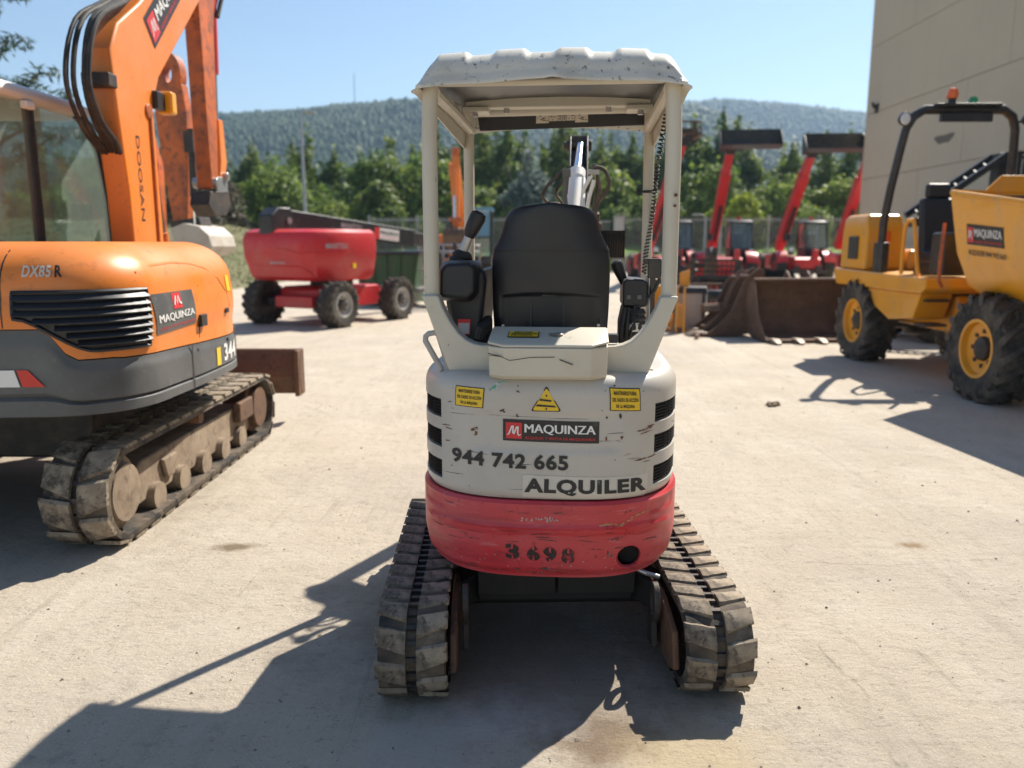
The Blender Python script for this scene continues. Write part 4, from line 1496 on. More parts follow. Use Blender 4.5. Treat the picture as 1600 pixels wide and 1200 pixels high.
def roof_z(x, y):
    fx = 1 - abs(x / .452) ** 5
    z = 2.185 - .020 * (x / .45) ** 2
    rib = 0
    for c_ in (-.335, -.135, .075, .275):
        rib = max(rib, sm(c_ - .066, c_ - .044, x) * (1 - sm(c_ + .044, c_ + .066, x)))
    z += .014 * rib + .05 * sm(-.3, .3, y)
    return z
def roof_pt(u, v):
    """the rounded shell of the roof: u across, v from rear lip over the top to the front lip"""
    x = .45 * math.sin((u - .5) * math.pi)
    ex = abs(x) / .45
    side = .095 * max(0, (ex - .84) / .16) ** 2.2
    if v < .3:
        t = v / .3
        y = -.405 + .11 * (1 - math.cos(t * math.pi / 2))
        k = math.sin(t * math.pi / 2)
    elif v > .7:
        t = (1 - v) / .3
        y = .71 - .11 * (1 - math.cos(t * math.pi / 2))
        k = math.sin(t * math.pi / 2)
    else:
        y = -.295 + (v - .3) / .4 * .895
        k = 1
    lip = 2.066 + .026 * (1 - ex ** 2) + .003 * math.sin(x * 17 + 2) * (1 if v < .3 else 0) + .006 * math.exp(-((x - .01) / .02) ** 2) * (1 if v < .3 else 0)
    z = lip + (roof_z(x, y) - lip) * k - side * k
    if v in (0, 1):
        y += -.02 if v == 0 else .02
        z = lip - .006
    return (x, y, z)
mb = MB()
mb.slab(roof_pt, 140, 40, (0, 0, -.012))
roof = up('canopy_roof', mb, 'roof_plastic', sharp=60)
for sx in (-1, 1):
    mb = MB()
    mb.slab(lambda u, v: (sx * (.44 + .026 * u), -.42 + v * 1.14, 2.058 + .006 * math.sin(v * 21) - .012 * u), 2, 30, (0, 0, -.008))
    up('roof_flange', mb, 'cream')
    mb = MB()
    mb.tube([(sx * .40, -.36, 2.05), (sx * .405, .1, 2.058), (sx * .405, .62, 2.05)], .022, 10)
    up('roof_rail', mb, 'cream')
    mb = MB()
    mb.slab(lambda u, v: (sx * (.43 + .006 * u), -.36 + v * 1.05, 2.052 - u * (.035 + .05 * v)), 3, 10, (-sx * .006, 0, 0))
    up('side_skirt', mb, 'cream', bevel=0)
    mb = MB()
    mb.box((sx * .35, .42, 2.108), (.11, .12, .022))
    br = up('mounting_bracket', mb, 'cream', bevel=.005)
    mb = MB()
    mb.lathe([(0, 0), (.014, 0), (.014, .016), (0, .016)], (sx * .355, .38, 2.078), 'z', 6)
    mb.lathe([(0, 0), (.012, 0), (.012, .02), (0, .02)], (sx * .22, .41, 2.095), 'z', 6)
    part('bolt', mb, 'zinc', br)
mb = MB()
mb.slab(lambda u, v: ((u - .5) * .86, -.38 + v * 1.04, 2.118 + .06 * v - .02 * (2 * u - 1) ** 2), 8, 8, (0, 0, -.006))
up('roof_liner', mb, 'black_paint')
mb = MB()
mb.prism([(.38, 2.172), (.46, 2.172), (.46, 2.122), (.44, 2.115), (.38, 2.115)], -.395, .395)
up('roof_crossbeam', mb, 'cream', bevel=.006)
mb = MB()
mb.cyl((-.40, .60, 2.135), (.40, .60, 2.145), .026, 14)
up('roof_crossbeam', mb, 'cream')
mb = MB()
mb.cyl((-.40, -.345, 2.082), (.40, -.345, 2.082), .013, 12)
up('roof_crossbeam', mb, 'cream')
mb = MB()
mb.loft([[(-.385, .665, 2.166), (.40, .665, 2.176), (.40, .673, 2.176), (-.385, .673, 2.166)], [(-.372, .685, 2.060), (.398, .685, 2.078), (.398, .693, 2.078), (-.372, .693, 2.060)]])
vis = up('sun_visor', mb, 'black_plastic', bevel=.003)
def vsurf(x, z, e):
    f = (2.170 - z) / .100
    return (x, .665 + .02 * f - e, z)
def tilt(x0, z0, x1, z1):
    z0, z1 = z0 + .054, z1 + .056
    return [(x0, z0 + .018 * x0), (x1, z0 + .018 * x1), (x1, z1 + .018 * x1), (x0, z1 + .018 * x0)]
for x0, x1, z0, z1, kind in ((-.106, -.047, 2.038, 2.080, 0), (-.045, -.006, 2.046, 2.074, 1), (-.004, .014, 2.046, 2.074, 2), (.016, .034, 2.046, 2.074, 2), (.036, .073, 2.046, 2.074, 1), (.075, .134, 2.037, 2.079, 3)):
    q = tilt(x0, z0, x1, z1)
    st = sticker(vsurf, q, 'label_cream', vis, .002, 1, 1)
    mb = MB()
    if kind == 2:
        for s in (.28, .72):
            pts = [(.5 + .26 * math.cos(a) * (1 if s > .5 else 1), s + .14 * math.sin(a)) for a in [k * math.pi / 8 for k in range(17)]]
            for a, b in zip(pts, pts[1:]):
                mb.bar(vsurf(*bil(q, *a), .004), vsurf(*bil(q, *b), .004), .0018, .001)
            mb.add([vsurf(*bil(q, *p), .004) for p in ((.35, s - .05), (.65, s - .05), (.5, s + (.13 if s > .5 else -.17)))], [(0, 1, 2)])
    else:
        g = random.Random(kind + int(x0 * 100))
        for _ in range(9):
            s, t = g.uniform(.1, .75), g.uniform(.15, .8)
            w_ = g.uniform(.05, .22)
            mb.add([vsurf(*bil(q, *p), .004) for p in ((s, t), (s + w_, t), (s + w_, t + .07), (s, t + .07))], [(0, 1, 2, 3)])
    part('printed_symbol', mb, 'ink', st)
# rust spots and bolts on the posts
for p in ((-.437, -.384, 1.332, .012), (.441, -.384, 1.31, .009), (.44, -.385, 1.70, .006), (.438, -.386, 1.665, .005)):
    mb = MB()
    mb.lathe([(0, -.006), (p[3], -.004), (p[3], .004), (0, .008)], (p[0] - math.copysign(.012, p[0]), p[1] - .006, p[2]), 'y', 8)
    up('rust_spot', mb, 'rusty_steel')
# seat
SW = [(1.195, .204), (1.22, .214), (1.30, .218), (1.42, .220), (1.48, .219), (1.515, .213), (1.54, .198)]
def wid(tab, z):
    for a, b in zip(tab, tab[1:]):
        if z <= b[0]:
            f = (z - a[0]) / (b[0] - a[0])
            return a[1] + (b[1] - a[1]) * f
    return tab[-1][1]
def shell_back(tab, z0, z1, y0, depth, nu, nv, lean=.10, bulge=.03, dent=None):
    mb = MB()
    rings = []
    for j in range(nv + 1):
        z = z0 + (z1 - z0) * j / nv
        w = wid(tab, z)
        yb = y0 - lean * (z - 1.2) * .5
        ring = []
        for i in range(nu):
            a = 2 * math.pi * i / nu
            cx = math.copysign(abs(math.cos(a)) ** .45, math.cos(a))
            cy = math.copysign(abs(math.sin(a)) ** .6, math.sin(a))
            y = yb + cy * depth / 2
            if cy < 0:
                y -= bulge * (1 - (cx) ** 2)
                if dent:
                    y += dent(cx * w, z)
            ring.append((cx * w, y, z))
        rings.append(ring)
    mb.loft(rings)
    return mb
def dent1(x, z):
    return .012 * (1 - sm(1.352, 1.362, z + .05 * (x / .2) ** 2 * .3)) * (1 - sm(.17, .185, abs(x)))
seat = up('seat_back', shell_back(SW, 1.195, 1.535, -.17, .10, 64, 60, dent=dent1), 'black_plastic', sharp=50)
HT = [(1.515, .216), (1.54, .201), (1.58, .182), (1.62, .171), (1.645, .161), (1.662, .145), (1.672, .118), (1.679, .075), (1.681, .03)]
part('headrest', shell_back(HT, 1.515, 1.681, -.175, .105, 64, 34, bulge=.034), 'black_plastic', seat, sharp=50)
mb = MB()
for x in (-.012, .012):
    mb.bar((x * 5 - .01, -.2435, 1.23), (x * 5 - .01, -.2405, 1.345), .006, .006)
mb.bar((-.03, -.243, 1.352), (.02, -.243, 1.352), .006, .008)
part('seat_seam', mb, 'black_paint', seat)
for x, z in ((-.175, 1.235), (.18, 1.24), (-.12, 1.655), (.118, 1.655)):
    mb = MB()
    mb.lathe([(0, -.004), (.006, -.003), (.006, .006), (0, .006)], (x, -.222 if z < 1.5 else -.232, z), 'y', 8)
    part('rivet', mb, 'zinc', seat)
mb = MB()
mb.loft([[(x * .9, y, 1.10) for x, y in ((-.2, -.12), (.2, -.12), (.2, .32), (-.2, .32))], [(x, y, 1.14) for x, y in ((-.21, -.12), (.21, -.12), (.21, .34), (-.21, .34))], [(x * .95, y, 1.20) for x, y in ((-.21, -.12), (.21, -.12), (.21, .33), (-.21, .33))]])
up('seat_cushion', mb, 'black_plastic', bevel=.03)
mb = MB()
mb.box((0, .08, .84), (.36, .42, .5))
up('seat_pedestal', mb, 'black_paint', bevel=.02)

# left control console
mb = MB()
mb.prism([(-.392, 1.34), (-.30, 1.42), (-.246, 1.455), (-.236, 1.40), (-.262, 1.17), (-.30, 1.145), (-.36, 1.17)], -.25, .14, 'y')
lc = up('left_console', mb, 'black_plastic', bevel=.02)
mb = MB()
mb.loft([[(x, -.345, z) for x, z in ((-.392, 1.352), (-.295, 1.345), (-.272, 1.37), (-.268, 1.45), (-.285, 1.468), (-.37, 1.466), (-.388, 1.44))], [(x * 1.0 - .002, -.30, z) for x, z in ((-.405, 1.335), (-.285, 1.328), (-.262, 1.36), (-.258, 1.46), (-.275, 1.48), (-.38, 1.478), (-.40, 1.45))], [(x, -.12, z) for x, z in ((-.40, 1.335), (-.29, 1.33), (-.265, 1.36), (-.26, 1.455), (-.278, 1.476), (-.38, 1.472), (-.398, 1.445))]])
part('armrest', mb, 'black_plastic', lc, bevel=.012)
mb = MB()
for k, r_ in enumerate((.048, .040, .044, .034, .038, .028)):
    pass
mb.lathe([(.0, 0), (.05, 0), (.043, .012), (.047, .02), (.037, .032), (.041, .04), (.030, .055), (.022, .06), (0, .06)], (0, 0, 0), 'z', 18)
part('lever_boot', mb, 'black_rubber', lc, mtx=Matrix.Translation((-.342, -.2, 1.455)) @ Matrix.Rotation(R(18), 4, 'Y'))
mb = MB()
mb.tube([(-.335, -.2, 1.49), (-.318, -.205, 1.53), (-.30, -.21, 1.57)], [.019, .018, .017], 12)
part('lever_shaft', mb, 'zinc', lc)
mb = MB()
mb.tube([(-.303, -.21, 1.563), (-.296, -.212, 1.58), (-.284, -.215, 1.605), (-.270, -.219, 1.632), (-.264, -.22, 1.648), (-.261, -.22, 1.654)], [.02, .026, .029, .031, .027, .012], 16)
part('lever_grip', mb, 'black_plastic', lc)
mb = MB()
mb.tube([(-.262, -.255, 1.19), (-.247, -.26, 1.23), (-.232, -.25, 1.26), (-.238, -.22, 1.20), (-.252, -.2, 1.15)], [.02, .026, .02, .022, .02], 10)
part('cable_cover', mb, 'black_rubber', lc)
st = sticker(plane((0, -.2532, 0), (1, 0, 0), (0, 0, 1), (0, -1, 0)), [(-.344, 1.205), (-.297, 1.205), (-.294, 1.262), (-.342, 1.262)], 'vinyl_red', lc, .0015, 1, 1, label='small red bordered sticker, its face left blank')
sticker(plane((0, -.2532, 0), (1, 0, 0), (0, 0, 1), (0, -1, 0)), [(-.340, 1.208), (-.300, 1.208), (-.298, 1.248), (-.339, 1.248)], 'grey_text', st, .003, 1, 1, name='sticker_face')
# right control console
mb = MB()
mb.prism([(.272, 1.30), (.272, 1.395), (.285, 1.408), (.352, 1.404), (.366, 1.39), (.366, 1.30)], -.11, .12, 'y')
rc = up('right_console', mb, 'black_plastic', bevel=.012)
mb = MB()
mb.loft([[(x, y, 1.145) for x, y in ((.262, -.10), (.345, -.10), (.345, .06), (.262, .06))], [(x, y, 1.235) for x, y in ((.262, -.10), (.34, -.10), (.34, .06), (.262, .06))], [(x, y, 1.305) for x, y in ((.275, -.09), (.335, -.09), (.335, .06), (.275, .06))]])
part('console_base', mb, 'black_rubber', rc, bevel=.012)
g = random.Random(3)
mb = MB()
for k in range(5):
    mb.tube([(.27 + k * .018, -.11, 1.17 + .01 * k), (.275 + k * .017 + g.uniform(-.01, .01), -.14, 1.22), (.285 + k * .012, -.115, 1.28 + g.uniform(0, .03))], .008, 6)
part('hose', mb, 'black_rubber', rc, kind='stuff')
mb = MB()
mb.box((.322, -.125, 1.225), (.03, .03, .035))
mb.cyl((.29, -.12, 1.215), (.31, -.135, 1.235), .01, 8)
mb.cyl((.335, -.118, 1.19), (.345, -.13, 1.21), .008, 8)
part('valve_fitting', mb, 'zinc', rc, bevel=.003)
mb = MB()
mb.lathe([(0, 0), (.03, 0), (.024, .012), (.029, .022), (.022, .034), (.027, .044), (.02, .058), (0, .058)], (.335, -.112, 1.235), 'z', 14)
part('lever_boot', mb, 'black_rubber', rc)
mb = MB()
mb.box((.295, -.113, 1.338), (.018, .006, .018))
mb.box((.335, -.113, 1.338), (.018, .006, .018))
part('switch', mb, 'grey_plastic', rc, bevel=.003)
mb = MB()
mb.prism([(-.11, 1.13), (.13, 1.13), (.13, 1.38), (.09, 1.415), (-.02, 1.415), (-.075, 1.33)], .372, .380)
part('console_side_plate', mb, 'hood_white', rc, bevel=.003)
mb = MB()
mb.tube([(.282, -.02, 1.385), (.272, -.022, 1.41), (.262, -.025, 1.43), (.252, -.028, 1.455), (.247, -.03, 1.468), (.245, -.031, 1.473)], [.016, .019, .021, .025, .021, .01], 14)
part('joystick', mb, 'black_plastic', rc)
mb = MB()
mb.box((.388, -.06, 1.33), (.018, .03, .21))
mb.box((.392, -.065, 1.445), (.05, .045, .075))
mb.box((.375, -.065, 1.472), (.05, .04, .022))
part('lock_bracket', mb, 'black_paint', rc, bevel=.004)
mb = MB()
mb.tube([(.302, -.115, 1.285), (.335, -.105, 1.30), (.361, -.09, 1.321), (.395, -.075, 1.36), (.412, -.068, 1.40), (.413, -.066, 1.44)], .007, 8)
part('lock_lever', mb, 'black_paint', rc)
mb = MB()
mb.box((.285, .02, 1.105), (.14, .28, .05))
up('console_bracket', mb, 'cream', bevel=.006)
mb = MB()
mb.box((-.30, .02, 1.10), (.14, .28, .05))
up('console_bracket', mb, 'cream', bevel=.006)
mb = MB()
mb.box((.225, -.33, 1.205), (.045, .05, .03))
up('latch', mb, 'black_paint', bevel=.003)
# grab handle at the left rear
mb = MB()
mb.tube([(-.383, -.381, 1.09), (-.41, -.383, 1.14), (-.440, -.386, 1.196), (-.438, -.386, 1.212), (-.428, -.385, 1.221), (-.405, -.382, 1.225), (-.392, -.382, 1.215), (-.37, -.38, 1.14), (-.358, -.379, 1.09)], .0105, 10)
up('grab_handle', mb, 'sheet_grey')
# coiled cable down the right posts
mb = MB()
pts = []
ctrl = [(.432, .05, 2.03), (.424, .10, 1.96), (.412, .13, 1.87), (.445, .52, 1.89), (.437, .57, 1.70), (.43, .585, 1.62), (.412, .584, 1.511), (.403, .583, 1.40)]
for a, b in zip(ctrl, ctrl[1:]):
    if a == ctrl[2]:
        continue
    a, b = Vector(a), Vector(b)
    d = (b - a)
    L = d.length
    nturn = L / .016
    x = d.cross(Vector((1, 0, .2))).normalized()
    y = d.cross(x).normalized()
    loop = [tuple(a + d * t + (x * math.cos(t * nturn * 6.283) + y * math.sin(t * nturn * 6.283)) * .0095) for t in [k / int(nturn * 9) for k in range(int(nturn * 9) + 1)]]
    mb.tube(loop, .0033, 5)
mb.tube([ctrl[2], (.42, .3, 1.88), ctrl[3]], .004, 6)
mb.tube([(.36, .58, 1.772), (.40, .585, 1.775), (.445, .52, 1.772)], .004, 6)
up('coiled_cable', mb, 'black_rubber')
for sx, zz in ((1, 1.77),):
    mb = MB()
    mb.lathe([(.027, -.004), (.030, 0), (.027, .004)], (.415, .608, zz), 'z', 14)
    up('cable_tie', mb, 'black_paint')
# boom, boom cylinder, hoses and bucket in front
mb = MB()
for x0, x1 in ((.034, .046), (.132, .144)):
    mb.prism([(.70, .62), (.95, .62), (1.20, 1.35), (1.42, 1.72), (1.76, 2.02), (1.79, 2.14), (1.68, 2.16), (1.56, 2.06), (1.12, 1.62), (.88, 1.25)], x0, x1)
mb.prism([(.78, .7), (.93, .7), (1.17, 1.36), (1.40, 1.74), (1.72, 2.02), (1.66, 2.07), (1.40, 1.80), (1.16, 1.5), (.95, 1.2)], .046, .132)
mb.prism([(1.36, 1.72), (1.72, 2.0), (1.775, 2.10), (1.73, 2.10), (1.40, 1.80)], .047, .131)
boom = up('boom', mb, 'black_paint', bevel=.004)
mb = MB()
mb.lathe([(0, -.09), (.024, -.09), (.024, -.07), (.032, -.07), (.032, .075), (0, .075)], (.09, 1.73, 2.11), 'x', 16)
mb.box((.089, 1.745, 2.135), (.118, .07, .06))
part('boom_pin', mb, 'steel_dark', boom, bevel=.004)
mb = MB()
mb.tube([(.045, .85, 1.30), (.05, 1.0, 1.5), (.078, 1.30, 1.84), (.0815, 1.34, 1.885), (.0815, 1.341, 1.887), (.085, 1.38, 1.93)], [.042, .042, .042, .042, .046, .046], 24)
cy = up('boom_cylinder', mb, 'white')
mb = MB()
mb.cyl((.084, 1.37, 1.92), (.098, 1.66, 2.10), .0235, 20)
part('cylinder_rod', mb, 'chrome', cy)
mb = MB()
for pth in ([(0.16, 1.116, 1.89), (0.12, 1.113, 1.82), (0.108, 1.112, 1.70)], [(0.173, 1.117, 1.865), (0.148, 1.115, 1.771), (0.132, 1.114, 1.66)], [(.12, 1.2, 1.88), (.118, 1.1, 1.78), (.118, .95, 1.6)]):
    mb.tube(pth, .0105, 8)
up('steel_pipe', mb, 'white')
mb = MB()
mb.box((.17, 1.12, 1.905), (.06, .04, .025))
up('valve_block', mb, 'sheet_grey', bevel=.004)
mb = MB()
mb.box((.03, 1.105, 1.90), (.045, .05, .04))
mb.cyl((.03, 1.1, 1.89), (.022, 1.1, 1.79), .016, 10)
mb.cyl((.022, 1.1, 1.80), (.03, 1.09, 1.73), .012, 10)
up('valve_block', mb, 'grey_plastic', bevel=.004)
for pth, r_ in (([(0.032, 1.106, 1.927), (-0.027, 1.101, 1.879), (-0.083, 1.097, 1.817), (-0.092, 1.096, 1.778), (-0.059, 1.099, 1.745), (0.001, 1.104, 1.732), (0.022, 1.105, 1.60)], .009),
                ([(0.025, 1.156, 1.873), (-0.015, 1.152, 1.833), (-0.024, 1.152, 1.791), (0.007, 1.154, 1.747), (.03, 1.15, 1.65)], .008),
                ([(0.149, 1.115, 1.885), (0.179, 1.117, 1.927), (0.225, 1.122, 1.915), (0.253, 1.123, 1.853), (0.231, 1.122, 1.794), (0.189, 1.118, 1.732), (0.163, 1.116, 1.60)], .0105),
                ([(0.141, 1.165, 1.807), (0.160, 1.167, 1.899), (0.180, 1.168, 1.942), (0.196, 1.169, 1.87), (0.182, 1.168, 1.757), (0.157, 1.166, 1.60)], .0115),
                ([(0.15, 1.13, 1.88), (0.168, 1.13, 1.915), (0.192, 1.13, 1.89), (0.205, 1.13, 1.80), (0.185, 1.13, 1.70), (.17, 1.13, 1.6)], .009)):
    # smooth the loop
    P = [Vector(p) for p in pth]
    out = []
    for i in range(len(P) - 1):
        p0, p1, p2, p3 = P[max(0, i - 1)], P[i], P[i + 1], P[min(len(P) - 1, i + 2)]
        for k in range(5):
            t = k / 5
            out.append(.5 * ((2 * p1) + (p2 - p0) * t + (2 * p0 - 5 * p1 + 4 * p2 - p3) * t * t + (3 * p1 - p0 - 3 * p2 + p3) * t ** 3))
    out.append(P[-1])
    mb = MB()
    mb.tube(out, r_, 8)
    up('hydraulic_hose', mb, 'hose')
# dipper arm hanging in front of the boom and the ribbed bucket at its end
mb = MB()
mb.prism([(1.70, 2.14), (1.80, 2.14), (2.02, 1.66), (2.0, 1.58), (1.92, 1.6), (1.76, 1.95)], .055, .125)
arm = up('dipper_arm', mb, 'black_paint', bevel=.006)
mb = MB()
mb.prism([(1.38, 1.70), (1.43, 1.715), (1.48, 1.69), (1.48, 1.61), (1.44, 1.585), (1.39, 1.6)], .165, .21)
mb.cyl((.15, 1.43, 1.635), (.225, 1.43, 1.635), .022, 12)
part('bucket_link', mb, 'rusty_steel', arm, bevel=.005)
mb = MB()
pr = [(2.00, 1.615), (2.06, 1.60), (2.10, 1.55), (2.08, 1.48), (2.02, 1.445)]
mb.slab(lambda u, v: (.17 + u * .215, *[pr[int(min(3, v * 4))][k] + (pr[int(min(3, v * 4)) + 1][k] - pr[int(min(3, v * 4))][k]) * (v * 4 - int(min(3, v * 4))) for k in (0, 1)]), 6, 8, (0, -.012, .004))
bk = up('ribbed_bucket', mb, 'steel_dark')
mb = MB()
for k in range(15):
    x = .172 + k * .015
    mb.prism([(1.985, 1.615), (2.06, 1.612), (2.115, 1.55), (2.09, 1.47), (2.02, 1.43), (1.985, 1.45), (1.975, 1.55)], x, x + .006)
part('bucket_rib', mb, 'steel_dark', bk, smooth=False, kind='stuff')
# ------------------------------------------------------------------ big orange excavator at the left
ex = thing('excavator', 'large orange and grey excavator with raised boom, cut off by the left picture edge', 'excavator', (-3.15, 5.1, 0))
def P(name, mb, m, parent=None, **k):
    return part(name, mb, m, parent or ex, **k)
for sx in (1, -1):
    tr = make_track(ex, sx * .985, 1.36, .265, .245, .32, 34, 0, True, .018, .018, lr=.86)
    mb = MB()
    mb.prism([(-.95, .11), (.95, .11), (1.0, .26), (.8, .35), (-.8, .35), (-1.0, .26)], sx * .86, sx * 1.06)
    mb.prism([(-.55, .17), (-.45, .17), (-.40, .30), (-.6, .30)], sx * 1.06, sx * 1.09)
    P('track_frame', mb, 'dusty_frame', bevel=.02)
    mb = MB()
    mb.lathe([(0, -.11), (.20, -.11), (.20, .09), (.17, .10), (.14, .12), (0, .12)], (sx * .985, -1.11, .265), 'x', 32)
    idl = P('idler_wheel', mb, 'dusty_frame', bevel=.01)
    mb = MB()
    mb.lathe([(0, 0), (.155, 0), (.15, .015), (.05, .025), (0, .025)], (0, 0, 0), 'x', 28)
    part('wheel_cover', mb, 'dusty_frame', idl, mtx=Matrix.Translation((sx * 1.107 - (0.02 if sx < 0 else 0), -1.11, .265)))
    mb = MB()
    mb.lathe([(0, -.11), (.20, -.11), (.20, .07), (.16, .07), (.16, .13), (0, .13)], (sx * .985, 1.11, .265), 'x', 32)
    P('drive_sprocket', mb, 'rusty_steel', bevel=.01)
    mb = MB()
    mb.box((sx * 1.09, .78, .31), (.06, .30, .15))
    P('drive_motor_guard', mb, 'rusty_steel', bevel=.015)
    for yy in (-.7, -.35, 0, .35, .7):
        mb = MB()
        mb.lathe([(0, -.15), (.08, -.12), (.08, .12), (0, .12)], (sx * .985, yy, .115), 'x', 18)
        P('track_roller', mb, 'dusty_frame')
    mb = MB()
    mb.lathe([(0, -.1), (.05, -.1), (.04, .1), (0, .1)], (sx * .985, 0, .42), 'x', 14)
    P('carrier_roller', mb, 'rusty_steel')
mb = MB()
mb.box((0, 0, .42), (1.3, 1.0, .28))
mb.lathe([(.5, .56), (.55, .58), (.55, .68), (.5, .71)], (0, 0, 0), 'z', 32)
P('undercarriage_frame', mb, 'steel_dark', bevel=.02)
mb = MB()
mb.prism([(1.78, .24), (1.84, .26), (1.80, .40), (1.84, .56), (1.88, .63), (1.83, .63), (1.76, .54), (1.72, .40)], -1.2, 1.27)
bl = P('dozer_blade', mb, 'rusty_steel', bevel=.01)
mb = MB()
mb.box((1.245, 1.80, .43), (.04, .20, .40))
part('blade_end_plate', mb, 'rusty_steel', bl, bevel=.01)
for sx in (-1, 1):
    mb = MB()
    mb.bar((sx * .45, .4, .42), (sx * .5, 1.78, .36), .12, .14)
    P('blade_arm', mb, 'orange_rusty', bevel=.02)
# the outline of the upper body, from the front right corner round the tail to the left
def arcp(cx, cy, r, a0, a1, n):
    return [(cx + r * math.cos(R(a0 + (a1 - a0) * i / n)), cy + r * math.sin(R(a0 + (a1 - a0) * i / n))) for i in range(n + 1)]
OUT = [(.7, .62), (.9, .60)] + arcp(1.05, .2, .24, 90, 0, 8)[0:] + [(1.30, -.2), (1.31, -.5), (1.30, -.92)] + arcp(.88, -.98, .42, 0, -90, 14)[1:] + [(.6, -1.425), (.2, -1.45), (-.3, -1.45), (-.7, -1.40)] + arcp(-.72, -1.0, .40, -90, -180, 10) + [(-1.12, -.4), (-1.12, .3)]
OUT[2:11] = [(1.05, .45), (1.14, .40), (1.21, .32), (1.26, .2), (1.285, .05)]
# resample
_o = [Vector(p) for p in OUT]
_ol = [0]
for a, b in zip(_o, _o[1:]):
    _ol.append(_ol[-1] + (b - a).length)
def outp(s):
    t = max(0, min(1, s)) * _ol[-1]
    for i in range(len(_o) - 1):
        if t <= _ol[i + 1] + 1e-9:
            f = (t - _ol[i]) / (_ol[i + 1] - _ol[i])
            d = (_o[i + 1] - _o[i]).normalized()
            p = _o[i].lerp(_o[i + 1], f)
            return p, Vector((-d.y, d.x))
    return _o[-1], Vector((1, 0))
_c = Vector((.1, -.3))
NS = 120
OP = []
for i in range(NS + 1):
    p, n = outp(i / NS)
    OP.append(p)
ON = []
for i in range(NS + 1):
    d = (OP[min(NS, i + 1)] - OP[max(0, i - 1)]).normalized()
    n = Vector((d.y, -d.x))
    if n.dot(OP[i] - _c) < 0:
        n = -n
    ON.append(n)
def osurf(i, z, off):
    """i as a float index on the outline"""
    i = max(0, min(NS - 1e-6, i))
    k = int(i)
    f = i - k
    p = OP[k].lerp(OP[k + 1], f) + ON[k].lerp(ON[k + 1], f).normalized() * off
    return (p.x, p.y, z)
def o_at(x, y):
    return min(range(NS + 1), key=lambda k: (OP[k] - Vector((x, y))).length)
def zbord(i):
    p = OP[min(NS, int(round(i)))]
    if p.y > -1.25:
        return .955 + .03 * sm(.2, -1.2, p.y) if p.x > 0 else 1.13
    return .99 + .15 * sm(1.06, .93, p.x)
def bulge(z):
    # outward bulge of the orange cover and its rounded top
    b = .0
    if z > 1.30:
        b -= .30 * (1 - math.sqrt(max(0, 1 - ((z - 1.30) / .25) ** 2.2)))
    b += .012 * sm(1.05, 1.15, z) * (1 - sm(1.2, 1.32, z))
    return b
i_front = 0
mb = MB()
ZN = 26
def cov(u, v):
    i = u * NS
    zb = zbord(i) + .006
    z = zb + (1.548 - zb) * (1 - (1 - v) ** 1.35)
    return osurf(i, z, bulge(z))
mb.grid(cov, NS, ZN)
tops = [osurf(i, 1.548, bulge(1.548)) for i in range(NS + 1)]
mb.add(tops + [(-.6, .3, 1.548)], [(i, i + 1, NS + 1) for i in range(NS)])
cover = P('engine_cover', mb, 'orange', sharp=50)
mb = MB()
def skirt(u, v):
    i = u * NS
    zb = zbord(i)
    if v < .12:
        return osurf(i, .72 + .0 * v, -.06 * (1 - v / .12))
    z = .73 + (zb - .73) * (v - .12) / .88
    return osurf(i, z, .012 - .012 * sm(.8, 1.0, v) - (0.018 if .30 < v < .34 else 0))
mb.grid(skirt, NS, 25)
bot = [osurf(i, .72, -.06) for i in range(NS + 1)]
mb.add(bot + [(-.6, .3, .72)], [(i + 1, i, NS + 1) for i in range(NS)])
skp = P('counterweight_skirt', mb, 'grey_plastic', sharp=40)
mb = MB()
mb.box((.05, .35, .84), (2.0, 1.0, .2))
P('upper_frame', mb, 'steel_dark', bevel=.02)
mb = MB()
ia = o_at(1.305, -.62)
mb.grid(lambda u, v: osurf(ia + .35 * u, .735 + v * .25, .014), 1, 6)
part('panel_joint', mb, 'black_paint', skp)
mb = MB()
ij = o_at(.80, -1.40)
# vent in the rear corner: dark panel, frame and slats
iv0, iv1 = o_at(1.29, -1.07), o_at(.83, -1.40)
def vent_lo(u):
    # lower edge of the opening: cut away towards the tail
    return 1.035 + .0 * u + .16 * sm(.45, 1.0, u)
def vs_(u, v, off):
    i = iv0 + (iv1 - iv0) * (u + (0.16 * (1 - v) if u < .5 else 0) * (1 - 2 * u) * 0)
    lo_ = vent_lo(u)
    z = lo_ + (1.315 - lo_) * v
    return osurf(i, z, bulge(z) + off)
mb = MB()
mb.slab(lambda u, v: vs_(u, v, .004), 16, 8, (0, 0, 0.0005))
vent = part('vent', mb, 'black_paint', cover)
mb = MB()
edge = [(u / 14, 0) for u in range(15)] + [(1, v / 6) for v in range(1, 7)] + [(u / 14, 1) for u in range(13, -1, -1)] + [(0, v / 6) for v in range(5, 0, -1)]
mb.tube([vs_(u, v, .006) for u, v in edge], .011, 6, closed=True)
part('vent_frame', mb, 'black_plastic', vent)
for k in range(7):
    zc = 1.305 - .036 * k
    mb = MB()
    rows = []
    us2 = [u / 14 for u in range(15) if zc - .022 > vent_lo(u / 14)]
    if len(us2) < 3:
        continue
    for dz, off in ((0, .008), (-.024, .028), (-.028, .026), (-.006, .006)):
        rows.append([osurf(iv0 + (iv1 - iv0) * u, zc + dz, bulge(zc) + off) for u in us2])
    n = len(us2)
    mb.add([p for r_ in rows for p in r_], [(a * n + i, a * n + i + 1, ((a + 1) % 4) * n + i + 1, ((a + 1) % 4) * n + i) for a in range(4) for i in range(n - 1)])
    part('slat', mb, 'black_plastic', vent)
